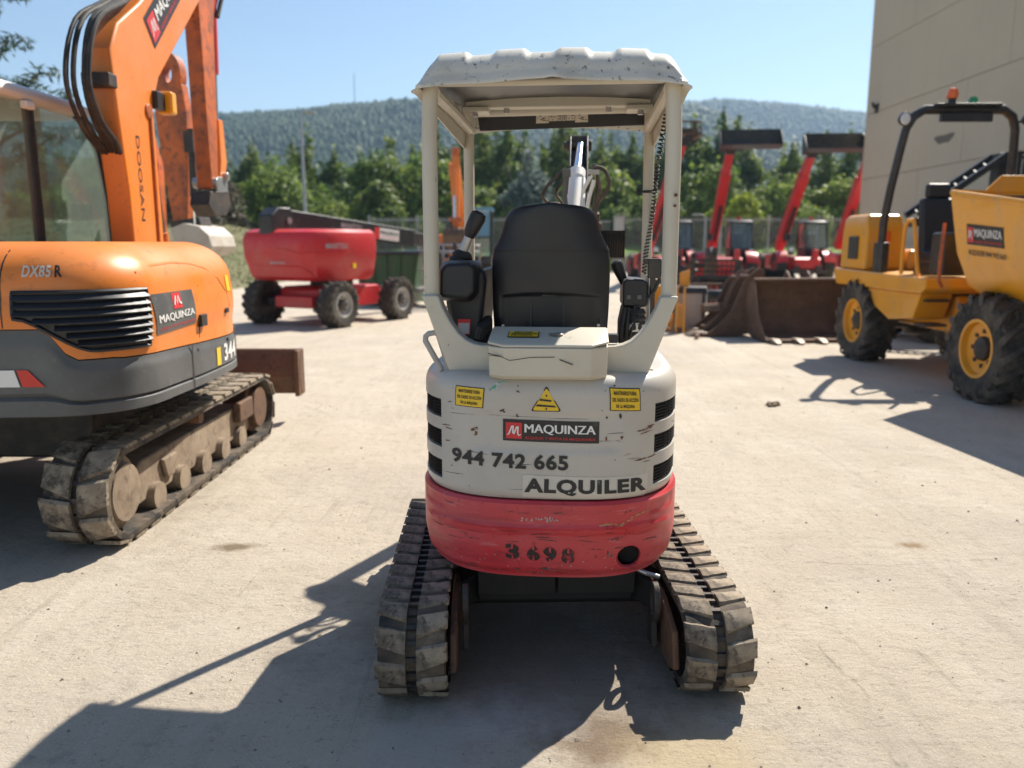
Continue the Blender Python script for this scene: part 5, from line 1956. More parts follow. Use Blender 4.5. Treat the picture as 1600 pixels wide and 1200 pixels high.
# stickers on the right side
def side_surf(y, z, e):
    i = o_at_f(y)
    return osurf(i, z, bulge(z) + e)
_iy = [(OP[k].y, k) for k in range(NS + 1) if OP[k].x > .88 and OP[k].y > -1.3]
def o_at_f(y):
    for (ya, ka), (yb, kb) in zip(_iy, _iy[1:]):
        if yb <= y <= ya:
            return ka + (kb - ka) * (y - ya) / (yb - ya)
    return _iy[0][1] if y > _iy[0][0] else _iy[-1][1]
q = [(-1.02, 1.075), (-.55, 1.095), (-.58, 1.285), (-1.06, 1.285)]
st = sticker(side_surf, q, 'grey_plastic', cover, .004, 8, 3, label='grey MAQUINZA sticker beside the vent')
lq = subq(q, .44, .55, .66, .97)
sticker(side_surf, lq, 'vinyl_red', st, .006, 1, 1, name='logo_square')
stroke(side_surf, [tuple(bil(lq, *p)) for p in ((.1, .25), (.38, .8), (.45, .35), (.68, .8), (.74, .35), (.92, .3))], [.006] * 6, 'white', st, .008, 'logo_swash')
lettering(side_surf, subq(q, .06, .24, .95, .47), 'MAQUINZA', 'white', st, .006, .0, fat=.006)
lettering(side_surf, subq(q, .06, .06, .95, .15), 'ALQUILER Y VENTA DE MAQUINARIA', 'vinyl_red', st, .006, .01)
sticker(side_surf, rect(.02, 1.24, .10, 1.34), 'sticker_yellow', cover, .004, 2, 2, label='small yellow sticker at the front corner')
def skirt_surf(y, z, e):
    return osurf(o_at_f(y), z, .012 + e)
sticker(skirt_surf, rect(-.27, .80, -.20, .91), 'sticker_yellow', skp, .004, 2, 2, label='small yellow sticker on the grey skirt')
lettering(skirt_surf, rect(-.13, .81, .13, .92), '344', 'white', skp, .004, .03)
mb = MB()
p = side_surf(-.47, 1.10, .006)
mb.box(p, (.03, .09, .07))
part('lock_recess', mb, 'black_paint', cover, bevel=.006)
for yy in (-.55, -.02):
    mb = MB()
    mb.lathe([(0, 0), (.014, 0), (.012, .008), (0, .008)], (1.312 if yy < -.1 else 1.295, yy, .935), 'x', 8)
    part('bolt', mb, 'steel_dark', skp)
def rear_surf(x, z, e):
    k = min((k for k in range(NS + 1) if OP[k].y < -1.2), key=lambda k: abs(OP[k].x - x))
    k2 = k + 1 if OP[k].x > x else k - 1
    f = (x - OP[k].x) / (OP[k2].x - OP[k].x) if abs(OP[k2].x - OP[k].x) > 1e-6 else 0
    return osurf(k + (k2 - k) * f, z, bulge(z) + e)
lettering(rear_surf, [(.86, 1.385), (.99, 1.385), (.99, 1.44), (.86, 1.44)], 'DX85', 'label_cream', cover, .006, .03)
lettering(rear_surf, [(1.005, 1.385), (1.035, 1.385), (1.035, 1.44), (1.005, 1.44)], 'R', 'ink', cover, .006, .03)
mb = MB()
mb.grid(lambda u, v: osurf(o_at(.79, -1.405) + .12 * u, 1.15 + .36 * v, bulge(1.15 + .36 * v) + .002), 1, 12)
part('panel_joint', mb, 'black_paint', cover)
for k in range(3):
    mb = MB()
    x0 = .93 - k * .11
    q2 = [(x0 - .1, .875), (x0, .875), (x0 - .02 - (.05 if k == 0 else 0), .955), (x0 - .12, .955)]
    st = sticker(lambda x, z, e: (lambda p_: (p_[0], p_[1], p_[2]))(rear_surf(x, z, e)), q2, 'red_lens' if k % 2 == 0 else 'white', skp, .02, 4, 2, name='reflector', label='%s part of the slanted reflector strip' % ('red' if k % 2 == 0 else 'white'))
# pressed crease over the right side and a latch
mb = MB()
cr = [(-1.12, 1.395), (-.95, 1.425), (-.72, 1.435), (-.5, 1.425), (-.3, 1.395), (-.12, 1.33), (.0, 1.24), (.06, 1.14)]
mb.tube([side_surf(a_, b_, -.006) for a_, b_ in cr], .010, 8)
part('pressed_crease', mb, 'orange', cover)
mb = MB()
mb.tube([side_surf(a_, b_, -.0035) for a_, b_ in ((-.50, 1.0), (-.485, 1.1), (-.48, 1.3), (-.47, 1.40))], .005, 6)
part('panel_joint', mb, 'black_paint', cover)
mb = MB()
mb.box(side_surf(-.02, 1.12, .0), (.02, .06, .03))
part('latch', mb, 'black_plastic', cover, bevel=.004)
# cab
cab = MB()
cab.box((-.60, .65, 1.28), (1.02, 1.62, .30))
cabm = P('cab', cab, 'orange', bevel=.03)
for x in (-.10, -1.08):
    for y, lean in ((-.12, 0), (.42, 0), (1.40, -.22)):
        mb = MB()
        if y == 1.40:
            mb.tube([(x, y, 1.42), (x, y - .02, 1.9), (x, y - .10, 2.25), (x, y - .22, 2.42), (x, y - .36, 2.46)], .036, 10)
        else:
            mb.tube([(x, y, 1.42), (x, y, 2.46)], .036, 10)
        part('pillar', mb, 'black_paint', cabm)
mb = MB()
mb.loft([[(x * s_ - .59, y * s_ + .50, z) for x, y in ((-.55, -.72), (.55, -.72), (.55, .62), (.40, .78), (-.40, .78), (-.55, .62))] for z, s_ in ((2.46, .97), (2.49, 1.0), (2.53, .98), (2.56, .88))])
part('cab_roof', mb, 'cab_grey', cabm, bevel=.01)
for x in (-.095, -1.085):
    mb = MB()
    mb.prism([(-.10, 1.43), (.40, 1.43), (.40, 2.44), (-.10, 2.44)], x, x + .006)
    part('window', mb, 'glass', cabm, smooth=False, label='rear side window pane of the cab')
    mb = MB()
    mb.prism([(.44, 1.43), (1.38, 1.43), (1.36, 1.9), (1.28, 2.25), (1.16, 2.40), (1.02, 2.44), (.44, 2.44)], x, x + .006)
    part('window', mb, 'glass', cabm, smooth=False, label='large door window pane of the cab')
mb = MB()
mb.box((-.59, -.13, 1.93), (.92, .006, 1.0))
part('window', mb, 'glass', cabm, smooth=False, label='rear window pane of the cab')
mb = MB()
mb.loft([[(-1.05, 1.41, 1.43), (-.13, 1.41, 1.43), (-.13, 1.405, 1.43), (-1.05, 1.405, 1.43)], [(-1.05, 1.33, 2.20), (-.13, 1.33, 2.20), (-.13, 1.325, 2.20), (-1.05, 1.325, 2.20)]])
part('window', mb, 'glass', cabm, smooth=False, label='front window pane of the cab')
mb = MB()
mb.prism([(.18, 1.35), (.62, 1.35), (.62, 1.55), (.34, 1.60), (.30, 2.2), (.18, 2.2)], -.85, -.4)
part('operator_seat', mb, 'black_plastic', cabm, bevel=.04)
for k, yy in enumerate((-.05, .35)):
    mb = MB()
    mb.box((.0 - .055, yy, 2.43), (.05, .10, .05))
    part('marker_lamp', mb, 'white', cabm, bevel=.01)
mb = MB()
mb.tube([(-.06, 1.3, 1.46), (.10, 1.32, 1.62), (.10, 1.32, 1.85)], .012, 6)
mb.box((.11, 1.34, 1.72), (.16, .04, .26))
part('mirror', mb, 'black_plastic', cabm, bevel=.01)
# boom, raised
mb = MB()
mb.prism([(.70, 1.0), (1.15, 1.0), (1.18, 1.6), (1.16, 2.55), (1.30, 2.78), (2.12, 3.49), (2.82, 4.08), (2.72, 4.34), (2.0, 3.98), (1.06, 3.26), (.70, 3.03), (.56, 2.83), (.59, 2.4), (.66, 1.9)], .25, .42)
boom2 = P('boom', mb, 'orange', bevel=.025)
mb = MB()
mb.lathe([(0, -.12), (.16, -.12), (.16, .12), (0, .12)], (.335, .85, 1.15), 'x', 20)
part('boom_pin', mb, 'orange_rusty', boom2, bevel=.01)
mb = MB()
mb.lathe([(0, -.10), (.055, -.10), (.055, .10), (0, .10)], (.335, 1.06, 2.50), 'x', 20)
part('boom_pin', mb, 'orange_rusty', boom2, bevel=.01)
mb = MB()
mb.box((.26, 1.14, 1.25), (.30, .10, .5))
mb.box((.26, .62, 1.2), (.5, .5, .5))
P('boom_bracket', mb, 'orange_rusty', bevel=.02)
def bsurf(u, v, e):
    return (.42 + e, u, v)
lettering(bsurf, [(.82, 2.30), (.82, 1.70), (.875, 1.70), (.875, 2.30)], 'DOOSAN', 'ink', boom2, .003, .0)
d = Vector((.72, .66)).normalized()
nrm_ = Vector((-d.y, d.x))
c0 = Vector((1.25, 2.98))
q = [tuple(c0), tuple(c0 + d * .92), tuple(c0 + d * .92 + nrm_ * .24), tuple(c0 + nrm_ * .24)]
maquinza(bsurf, q, boom2, .003, 'black MAQUINZA sticker along the upper boom')
mb = MB()
mb.cyl((.428, 1.06, 1.25), (.428, 1.07, 2.46), .011, 8)
part('steel_pipe', mb, 'orange_rusty', boom2)
mb = MB()
mb.tube([(.34, 1.40, .95), (.34, 1.34, 1.3), (.34, 1.30, 1.62)], .055, 16)
bc = P('boom_cylinder', mb, 'orange_rusty')
mb = MB()
mb.cyl((.34, 1.30, 1.60), (.34, 1.18, 2.5), .036, 14)
part('cylinder_rod', mb, 'chrome', bc)
mb = MB()
mb.box((.45, 1.33, 2.60), (.12, .10, .17))
wl = P('work_light', mb, 'yellow', bevel=.02)
mb = MB()
mb.box((.43, 1.21, 2.60), (.06, .14, .13))
part('lamp_bracket', mb, 'black_paint', wl, bevel=.01)
mb = MB()
mb.lathe([(0, 0), (.045, 0), (.04, .01), (0, .01)], (.45, 1.384, 2.60), 'y', 14)
part('lamp_lens', mb, 'lamp_glass', wl)
g = random.Random(11)
for k in range(7):
    x = .265 + k * .024 + g.uniform(-.012, .012)
    o_ = .06 + g.uniform(0, .20)
    pts = [Vector(p) for p in ((.33, .78, 2.06), (x - .01, .61 - o_ * .2, 2.2), (x - .02, .52 - o_ * .7, 2.35), (x - .02, .47 - o_, 2.6), (x, .54 - o_ * .6, 2.98), (x + .005, .92, 3.26), (x + .005, 1.8, 3.90))]
    out = []
    for i in range(len(pts) - 1):
        p0, p1, p2, p3 = pts[max(0, i - 1)], pts[i], pts[i + 1], pts[min(len(pts) - 1, i + 2)]
        for j in range(5):
            t = j / 5
            out.append(.5 * ((2 * p1) + (p2 - p0) * t + (2 * p0 - 5 * p1 + 4 * p2 - p3) * t * t + (3 * p1 - p0 - 3 * p2 + p3) * t ** 3))
    out.append(pts[-1])
    mb = MB()
    mb.tube(out, g.choice((.012, .015, .017)), 8)
    P('hydraulic_hose', mb, 'black_rubber')
mb = MB()
mb.box((.335, .54, 2.62), (.19, .12, .09))
P('hose_clamp', mb, 'steel_dark', bevel=.01)
# stick hanging from the boom tip
mb = MB()
mb.prism([(2.25, 4.45), (2.70, 4.5), (2.76, 4.1), (2.62, 3.45), (2.56, 2.7), (2.48, 2.05), (2.32, 2.02), (2.29, 2.7), (2.27, 3.45), (2.24, 4.15)], .25, .39)
stick = P('dipper_arm', mb, 'orange_rusty', bevel=.02)
mb = MB()
mb.cyl((.31, 2.82, 4.0), (.31, 2.76, 3.1), .045, 14)
bcy = part('bucket_cylinder', mb, 'red_paint', stick)
mb = MB()
mb.cyl((.31, 2.76, 3.1), (.31, 2.72, 2.62), .028, 12)
part('cylinder_rod', mb, 'chrome', bcy)
mb = MB()
mb.prism([(2.64, 2.68), (2.75, 2.68), (2.80, 2.3), (2.68, 2.05), (2.58, 2.1), (2.64, 2.3)], .25, .37)
part('link_plate', mb, 'orange', stick, bevel=.01)
mb = MB()
mb.box((.31, 2.60, 2.08), (.15, .28, .14))
mb.cyl((.20, 2.38, 2.08), (.43, 2.38, 2.08), .05, 12)
mb.cyl((.22, 2.68, 2.16), (.42, 2.68, 2.16), .04, 12)
qc = part('quick_coupler', mb, 'zinc', stick, bevel=.01)
mb = MB()
mb.prism([(2.26, 2.0), (2.72, 2.03), (2.76, 1.90), (2.62, 1.80), (2.34, 1.78), (2.20, 1.88)], .22, .40)
part('coupler_jaw', mb, 'steel_dark', qc, bevel=.01)
for k in range(4):
    mb = MB()
    x = .24 + k * .045
    mb.tube([(x, 2.4, 4.6), (x + .01, 2.87 + .05 * k, 4.35), (x + .01, 2.92 + .03 * k, 4.0), (x, 2.76, 3.6)], .02, 8)
    part('hydraulic_hose', mb, 'black_rubber', stick)

# ------------------------------------------------------------------ second orange excavator behind it
e2 = thing('excavator', 'orange mini excavator mostly hidden behind the large one, its upright arm and pale bucket showing', 'excavator', (-5.45, 10.3, 0), -R(95))
def P2(name, mb, m, parent=None, **k):
    return part(name, mb, m, parent or e2, **k)
for sx in (-1, 1):
    mb = belt(.95, .25, .3, .04, .02, 60)
    t = part('rubber_track', mb, 'track_rubber', e2, mtx=Matrix.Translation((sx * .6, 0, .26)))
    mb = MB()
    mb.box((sx * .6, 0, .26), (.2, 1.4, .2))
    P2('track_frame', mb, 'steel_dark', bevel=.02)
mb = MB()
mb.loft([[(x * s_, y * s_, z) for x, y in ((-.7, -.6), (-.45, -.9), (.45, -.9), (.7, -.6), (.75, .5), (-.75, .5))] for z, s_ in ((.55, .94), (.62, 1), (1.05, 1), (1.25, .9))])
P2('engine_cover', mb, 'orange', bevel=.04)
mb = MB()
mb.prism([(.5, .7), (.85, .7), (1.0, 1.5), (1.02, 2.5), (.85, 3.2), (.65, 3.25), (.62, 2.4), (.6, 1.5)], -.12, .10)
P2('boom', mb, 'orange_rusty', bevel=.03)
# dipper with the oval eye near its top
n = 28
def lobe(i):
    a = 2 * math.pi * i / n
    return a
outer, inner = [], []
for i in range(n):
    a = 2 * math.pi * i / n
    y, z = math.cos(a), math.sin(a)
    outer.append((1.24 + .17 * math.copysign(abs(y) ** .8, y), 3.56 + .24 * z))
    inner.append((1.24 + .055 * y, 3.55 + .10 * z))
mb = MB()
mb.ring(outer, inner, -.09, .09)
mb.prism([(1.07, 3.50), (1.41, 3.50), (1.46, 3.2), (1.44, 2.4), (1.38, 1.62), (1.22, 1.60), (1.12, 2.4), (1.05, 3.2)], -.085, .085) if False else None
mb.prism([(1.07, 3.44), (1.18, 3.40), (1.30, 3.40), (1.41, 3.44), (1.45, 3.1), (1.42, 2.4), (1.36, 1.66), (1.20, 1.64), (1.11, 2.4), (1.05, 3.1)], -.085, .085)
dp = P2('dipper_arm', mb, 'orange_rusty', bevel=.015)
mb = MB()
mb.cyl((.13, 1.52, 2.9), (.13, 1.50, 2.1), .045, 12)
mb.box((.13, 1.50, 2.75), (.1, .12, .25))
cy2 = part('bucket_cylinder', mb, 'steel_dark', dp)
mb = MB()
mb.cyl((.13, 1.50, 2.1), (.13, 1.50, 1.75), .025, 10)
part('cylinder_rod', mb, 'chrome', cy2)
mb = MB()
mb.prism([(1.18, 1.80), (1.55, 1.86), (1.60, 1.68), (1.2, 1.60)], -.15, .15)
part('quick_coupler', mb, 'steel_dark', dp, bevel=.01)
mb = MB()
pr = [(1.28, 1.72), (1.45, 1.78), (1.64, 1.74), (1.76, 1.63), (1.79, 1.50), (1.72, 1.40), (1.50, 1.36)]
mb.prism(pr + [(1.38, 1.40), (1.31, 1.52)], -.34, -.31)
mb.prism(pr + [(1.38, 1.40), (1.31, 1.52)], .31, .34)
for a, b in zip(pr, pr[1:]):
    d_ = Vector(b) - Vector(a)
    nn = Vector((-d_.y, d_.x)).normalized() * .02
    mb.prism([a, b, (b[0] - nn.x, b[1] - nn.y), (a[0] - nn.x, a[1] - nn.y)], -.31, .31)
P2('bucket', mb, 'pale_bucket', bevel=.006)

# ------------------------------------------------------------------ red boom lift
def tyre_parts(parent, c, r, w, ax='x', rim_m='sheet_grey', lugs=18, lug_h=.03, side=1, rr=.55, ty_name='tyre'):
    """tyre with chevron lugs as sub-parts, rim and hub; the wheel's axis is the parent's x"""
    mb = MB()
    prof = [(r * rr, -w * .42), (r * .72, -w * .48), (r * .90, -w * .5), (r * .965, -w * .42), (r * .985, -w * .2), (r * .985, w * .2), (r * .965, w * .42), (r * .90, w * .5), (r * .72, w * .48), (r * rr, w * .42)]
    prof = [(r * rr * .96, w * .38)] + [] + [(r * rr * .96, -w * .38)] + prof + [(r * rr * .96, w * .38)]
    n_ = 40
    pr_ = prof[1:]
    mb.add([(h, q * math.cos(2 * math.pi * j / n_), q * math.sin(2 * math.pi * j / n_)) for q, h in pr_ for j in range(n_)],
           [(i * n_ + j, i * n_ + (j + 1) % n_, (i + 1) % len(pr_) * n_ + (j + 1) % n_, (i + 1) % len(pr_) * n_ + j) for i in range(len(pr_)) for j in range(n_)])
    t = part(ty_name, mb, 'tyre', parent, loc=c, sharp=30)
    if lugs:
        ms = []
        for sd in (0, 1):
            b = MB()
            s0 = 1 if sd else -1
            b.loft([[(s0 * x, y, z) for x, y, z in ring] for ring in (
                [(.0, -.022 * r / .4, 0), (.0, .03 * r / .4, 0), (.0, .024 * r / .4, lug_h), (.0, -.016 * r / .4, lug_h)],
                [(w * .34, .05 * r / .4, -.004), (w * .34, .11 * r / .4, -.004), (w * .34, .10 * r / .4, lug_h * .95), (w * .34, .058 * r / .4, lug_h * .95)],
                [(w * .5, .09 * r / .4, -.05 * r), (w * .5, .15 * r / .4, -.05 * r), (w * .495, .14 * r / .4, lug_h * .1), (w * .495, .095 * r / .4, lug_h * .1)],
                [(w * .52, .10 * r / .4, -.2 * r), (w * .52, .15 * r / .4, -.2 * r), (w * .505, .14 * r / .4, -.2 * r), (w * .505, .105 * r / .4, -.2 * r)])])
            ms.append(b.mesh('tread_lug', M['tyre'], True, 30))
        for k in range(lugs):
            for sd in (0, 1):
                a = 2 * math.pi * (k + .5 * sd) / lugs
                m4 = Matrix.Rotation(a, 4, 'X') @ Matrix.Translation((0, 0, r * .975))
                link('tread_lug', ms[sd], t, mtx=m4)
    mb = MB()
    d = side
    mb.lathe([(0, -w * .40), (r * rr, -w * .42), (r * rr * 1.04, -w * .44), (r * rr * 1.04, w * .44), (r * rr * .93, w * .44), (r * rr * .88, w * .30), (r * rr * .5, w * .22), (0, w * .22)] if d > 0 else
             [(0, -w * .22), (r * rr * .5, -w * .22), (r * rr * .88, -w * .30), (r * rr * .93, -w * .44), (r * rr * 1.04, -w * .44), (r * rr * 1.04, w * .44), (r * rr, w * .42), (0, w * .40)], (0, 0, 0), 'x', 32)
    rm = part('rim', mb, rim_m, t, sharp=30)
    mb = MB()
    mb.lathe([(0, 0), (r * .24, 0), (r * .22, d * w * .10), (r * .12, d * w * .16), (0, d * w * .16)] if d > 0 else [(0, d * w * .16), (r * .12, d * w * .16), (r * .22, d * w * .10), (r * .24, 0), (0, 0)], (d * w * .22, 0, 0), 'x', 18)
    for k in range(8):
        a = k * math.pi / 4
        mb.box((d * w * .24, r * .33 * math.cos(a), r * .33 * math.sin(a)), (.03, .035 * r / .45, .035 * r / .45))
    part('hub', mb, 'steel_dark', t, bevel=.004)
    return t
lift = thing('boom_lift', 'red self propelled boom lift with a stowed black boom, left of the white canopy', 'boom lift', (-3.70, 16.05, 0), -R(26))
def PL(name, mb, m, parent=None, **k):
    return part(name, mb, m, parent or lift, **k)
for sx in (-1, 1):
    for yy in (-.95, .95):
        tyre_parts(lift, (sx * .90, yy, .42), .42, .34, 'x', 'sheet_grey' if (sx, yy) != (-1, -.95) else 'black_paint', 16, .022, sx)
mb = MB()
mb.loft([[(x, y * s_, z) for x, y in ((-.62, -.8), (.62, -.8), (.62, .8), (-.62, .8))] for z, s_ in ((.32, .9), (.40, 1.0), (.66, 1.0), (.72, .85))])
mb.box((0, .95, .48), (1.0, .5, .26))
mb.box((0, -.95, .45), (.9, .4, .22))
PL('chassis', mb, 'red_paint', bevel=.03)
mb = MB()
for yy in (-.95, .95):
    mb.box((0, yy, .42), (1.5, .16, .16))
PL('axle', mb, 'steel_dark', bevel=.02)
mb = MB()
mb.lathe([(.35, .70), (.42, .72), (.42, .86), (.35, .88)], (0, 0, 0), 'z', 28)
PL('slewing_ring', mb, 'steel_dark')
mb = MB()
pl = [(-1.10, -1.15), (-1.0, -1.32), (.40, -1.36), (.62, -1.20), (.84, -.5), (.84, .35), (.62, .62), (-1.0, .5)]
mb.loft([[(x * s_, y * s_ + .0, z) for x, y in pl] for z, s_ in ((.84, .86), (.92, .93), (1.3, 1.0), (1.62, 1.01), (1.74, .97), (1.80, .88))])
tur = PL('turret_cover', mb, 'red_paint', bevel=.05, seg=3)
mb = MB()
mb.tube([(-1.0, -1.17, 1.06), (-.9, -1.275, 1.11), (.36, -1.32, 1.12), (.52, -1.22, 1.0), (.56, -1.18, .92)], .012, 6)
mb.tube([(-1.05, -1.24, 1.42), (.0, -1.362, 1.44), (.38, -1.375, 1.36), (.62, -1.215, 1.38), (.84, -.52, 1.36)], .010, 6)
part('panel_joint', mb, 'red_lens', tur)
fw = lambda u, v, e: (.79 + (.95 - .79) * (u + 1.20) / .7 + e, u, v)
lettering(lambda u, v, e: (.62 + (.22) * (u + 1.20) / .7 + e + .006, u, v), rect(-1.0, 1.44, -.55, 1.54), 'MANITOU', 'grey_text', tur, .02, .02)
lettering(lambda u, v, e: (u, -1.36 - e - .02 * (u > .3), v), rect(-.30, 1.16, .05, 1.21), 'MANITOU', 'grey_text', tur, .015, .02)
mb = MB()
mb.box((.835, -.35, 1.12), (.03, .08, .09))
part('warning_sticker', mb, 'sticker_yellow', tur)
# boom: yoke at the rear, long telescoping boxes sloping down to the front
mb = MB()
mb.prism([(-1.30, 1.42), (-1.0, 1.40), (-.72, 1.75), (-.66, 2.06), (-.80, 2.20), (-1.12, 2.20), (-1.32, 2.05)], -.60, -.26)
yk = PL('boom_yoke', mb, 'black_paint', bevel=.03)
mb = MB()
mb.lathe([(0, -.02), (.05, -.02), (.05, .36), (0, .36)], (-.60, -1.06, 1.62), 'x', 14)
mb.lathe([(0, -.02), (.06, -.02), (.06, .36), (0, .36)], (-.60, -.86, 1.96), 'x', 14)
part('pivot_pin', mb, 'zinc', yk)
B0, B1 = Vector((-.43, -1.0, 2.0)), Vector((.05, 3.5, 1.60))
mb = MB()
mb.bar(B0, B0.lerp(B1, .86), .28, .36)
bm_ = PL('boom', mb, 'black_paint', bevel=.02)
mb = MB()
mb.bar(B0.lerp(B1, .84), B0.lerp(B1, 1.0), .2, .27)
part('telescopic_section', mb, 'steel_dark', bm_, bevel=.015)
dd = (B1 - B0).normalized()
zz_ = Vector((dd.y, -dd.x, 0)).normalized()
upv = zz_.cross(dd).normalized()
bs = plane(B0 + zz_ * .141, dd, upv, zz_)
lettering(bs, rect(1.55, -.02, 2.15, .10), 'MANITOU', 'grey_text', bm_, .004, .02)
q = rect(2.55, -.13, 3.35, .11)
st = sticker(bs, q, 'white', bm_, .003, 1, 1, label='white MAQUINZA sticker with red logo square on the lift boom')
sticker(bs, subq(q, 0, 0, .2, 1), 'vinyl_red', st, .005, 1, 1, name='logo_square')
lettering(bs, subq(q, .24, .38, .97, .78), 'MAQUINZA', 'ink', st, .005, .0, fat=.006)
lettering(bs, subq(q, .24, .12, .97, .26), 'ALQUILER Y VENTA DE MAQUINARIA', 'vinyl_red', st, .005, .01)
mb = MB()
mb.cyl(B0 + Vector((0, .5, -.42)), B0 + Vector((.1, 1.9, -.38)), .07, 12)
PL('lift_cylinder', mb, 'steel_dark')
# jib and basket at the front end
mb = MB()
mb.bar(B1, B1 + Vector((.02, .55, -.55)), .14, .18)
mb.bar(B1 + Vector((.02, .55, -.55)), B1 + Vector((.02, .62, -1.05)), .1, .12)
PL('jib', mb, 'black_paint', bevel=.015)
bk0 = (-.12 + .02, 4.35, .40)
mb = MB()
mb.box(bk0, (1.8, .8, .09))
bsk = PL('platform', mb, 'sheet_grey', bevel=.01)
for zz in (.5, .95, 1.1 - .0):
    mb = MB()
    z = bk0[2] + zz
    x0, x1, y0, y1 = bk0[0] - .88, bk0[0] + .88, bk0[1] - .38, bk0[1] + .38
    mb.tube([(x0, y0, z), (x1, y0, z), (x1, y1, z), (x0, y1, z)], .02, 8, closed=True)
    part('rail', mb, 'zinc', bsk)
for xx in (-.88, -.3, .3, .88):
    for yy in (-.38, .38):
        mb = MB()
        mb.cyl((bk0[0] + xx, bk0[1] + yy, bk0[2] + .03), (bk0[0] + xx, bk0[1] + yy, bk0[2] + 1.1), .018, 8)
        part('post', mb, 'zinc', bsk)
mb = MB()
mb.bar((bk0[0] + .62, bk0[1] - .40, bk0[2] + 1.15), (bk0[0] + .88, bk0[1] - .41, bk0[2] + .0), .05, .07)
part('gate_bar', mb, 'black_paint', bsk, bevel=.008)

gc = thing('waste_container', 'dark green ribbed steel waste container behind the right end of the red boom lift', 'container', (-3.15, 20.4, 0), R(-6))
M['green_paint'] = mat('green_container_paint', (.03, .10, .035), .5, layers=[(3, (.05, .07, .04), .4, .7, .7), (12, (.16, .08, .04), .6, .72, .7)])
mb = MB()
mb.loft([[(x, y, z) for x, y in ((-w_, -.6), (w_, -.6), (w_, .6), (-w_, .6))] for z, w_ in ((.06, .62), (.12, .64), (1.28, .82))])
part('tub', mb, 'green_paint', gc, bevel=.02)
for k in range(5):
    mb = MB()
    x = -.56 + k * .28
    mb.bar((x, -.615, .15), (x * 1.25, -.615, 1.25), .06, .05)
    part('rib', mb, 'green_paint', gc, bevel=.006)
mb = MB()
mb.tube([(-.83, -.62, 1.30), (.83, -.62, 1.30), (.83, .62, 1.30), (-.83, .62, 1.30)], .04, 8, closed=True)
part('rim', mb, 'black_paint', gc)
mb = MB()
mb.box((0, 0, 1.24), (1.5, 1.1, .04))
part('load', mb, 'steel_dark', gc)

# ------------------------------------------------------------------ small orange excavator in the distance
e3 = thing('excavator', 'small orange excavator with a blue filmed cab window facing the camera in the distance', 'excavator', (-1.62, 24.8, 0), R(180))
def P3(name, mb, m, parent=None, **k):
    return part(name, mb, m, parent or e3, **k)
for sx in (-1, 1):
    mb = belt(1.05, .27, .35, .05, .02, 60)
    tr = part('rubber_track', mb, 'track_rubber', e3, mtx=Matrix.Translation((sx * .68, 0, .28)))
    mb = MB()
    mb.box((sx * .68, 0, .28), (.22, 1.6, .24))
    P3('track_frame', mb, 'steel_dark', bevel=.02)
mb = MB()
mb.prism([(1.35, .06), (1.41, .06), (1.37, .25), (1.42, .42), (1.36, .42), (1.31, .25)], -.95, .95)
P3('dozer_blade', mb, 'sheet_grey', bevel=.01)
mb = MB()
for sx in (-.45, .45):
    mb.bar((sx, .3, .35), (sx, 1.34, .26), .1, .1)
P3('blade_arm', mb, 'steel_dark', bevel=.015, kind='stuff')
mb = MB()
mb.loft([[(x * s_, y * s_, z) for x, y in ((-.85, -.7), (-.5, -1.05), (.5, -1.05), (.85, -.7), (.88, .5), (-.88, .5))] for z, s_ in ((.62, .94), (.70, 1), (.88, 1), (.94, .98))])
P3('upper_frame', mb, 'steel_dark', bevel=.03)
mb = MB()
mb.loft([[(.55 + x * s_, y * s_, z) for x, y in ((-.48, -.9), (.25, -.9), (.33, -.7), (.33, .32), (.25, .42), (-.48, .42))] for z, s_ in ((.95, 1), (1.6, 1), (1.76, .93), (1.80, .8))])
cv = P3('engine_cover', mb, 'orange', bevel=.03)
mb = MB()
mb.box((.62, .423, 1.32), (.38, .02, .42))
part('grille', mb, 'black_paint', cv, bevel=.01)
mb = MB()
mb.tube([(.90, .55, .95), (.90, .58, 1.25), (.3, .60, 1.25), (.25, .6, 1.38), (.10, .55, 1.40)], .022, 8)
mb.tube([(.90, .55, 1.08), (.2, .58, 1.08)], .022, 8)
mb.tube([(.6, .57, .95), (.6, .58, 1.25)], .022, 8)
P3('guard_rail', mb, 'sheet_grey')
cb = MB()
cb.box((-.50, .12, 1.05), (.72, 1.1, .24))
cbm = P3('cab', cb, 'black_paint', bevel=.03)
for x in (-.84, -.16):
    for y in (-.40, .64):
        mb = MB()
        mb.bar((x, y, 1.15), (x, y - (.06 if y > 0 else 0), 2.50), .07, .07)
        part('pillar', mb, 'black_paint', cbm, bevel=.01)
mb = MB()
mb.box((-.5, .1, 2.53), (.80, 1.16, .10))
part('cab_roof', mb, 'blue_sheet', cbm, bevel=.03)
mb = MB()
mb.box((-.5, .625, 2.10), (.60, .015, .72))
part('window', mb, 'blue_sheet', cbm, label='upper front window covered with blue film')
mb = MB()
mb.box((-.5, .64, 1.43), (.60, .012, .50))
part('window', mb, 'glass', cbm, smooth=False, label='lower clear front window')
mb = MB()
mb.add([(-.62, .67, 1.06), (-.46, .67, 1.06), (-.54, .67, 1.2)], [(0, 1, 2)])
part('warning_sticker', mb, 'sticker_yellow', cbm)
mb = MB()
mb.prism([(.55, .75), (.95, .75), (.95, 1.6), (1.02, 2.3), (1.15, 3.0), (1.28, 3.75), (1.12, 3.85), (.80, 3.0), (.66, 2.3), (.58, 1.5)], -.24, .08, mtx=Matrix.Rotation(R(4), 4, 'Y'))
bm3 = P3('boom', mb, 'orange', bevel=.03)
mb = MB()
mb.prism([(1.18, 4.05), (1.36, 4.08), (1.52, 3.2), (1.62, 2.1), (1.48, 2.05), (1.30, 2.8)], .02, .22)
dp3 = P3('dipper_arm', mb, 'orange', bevel=.02)
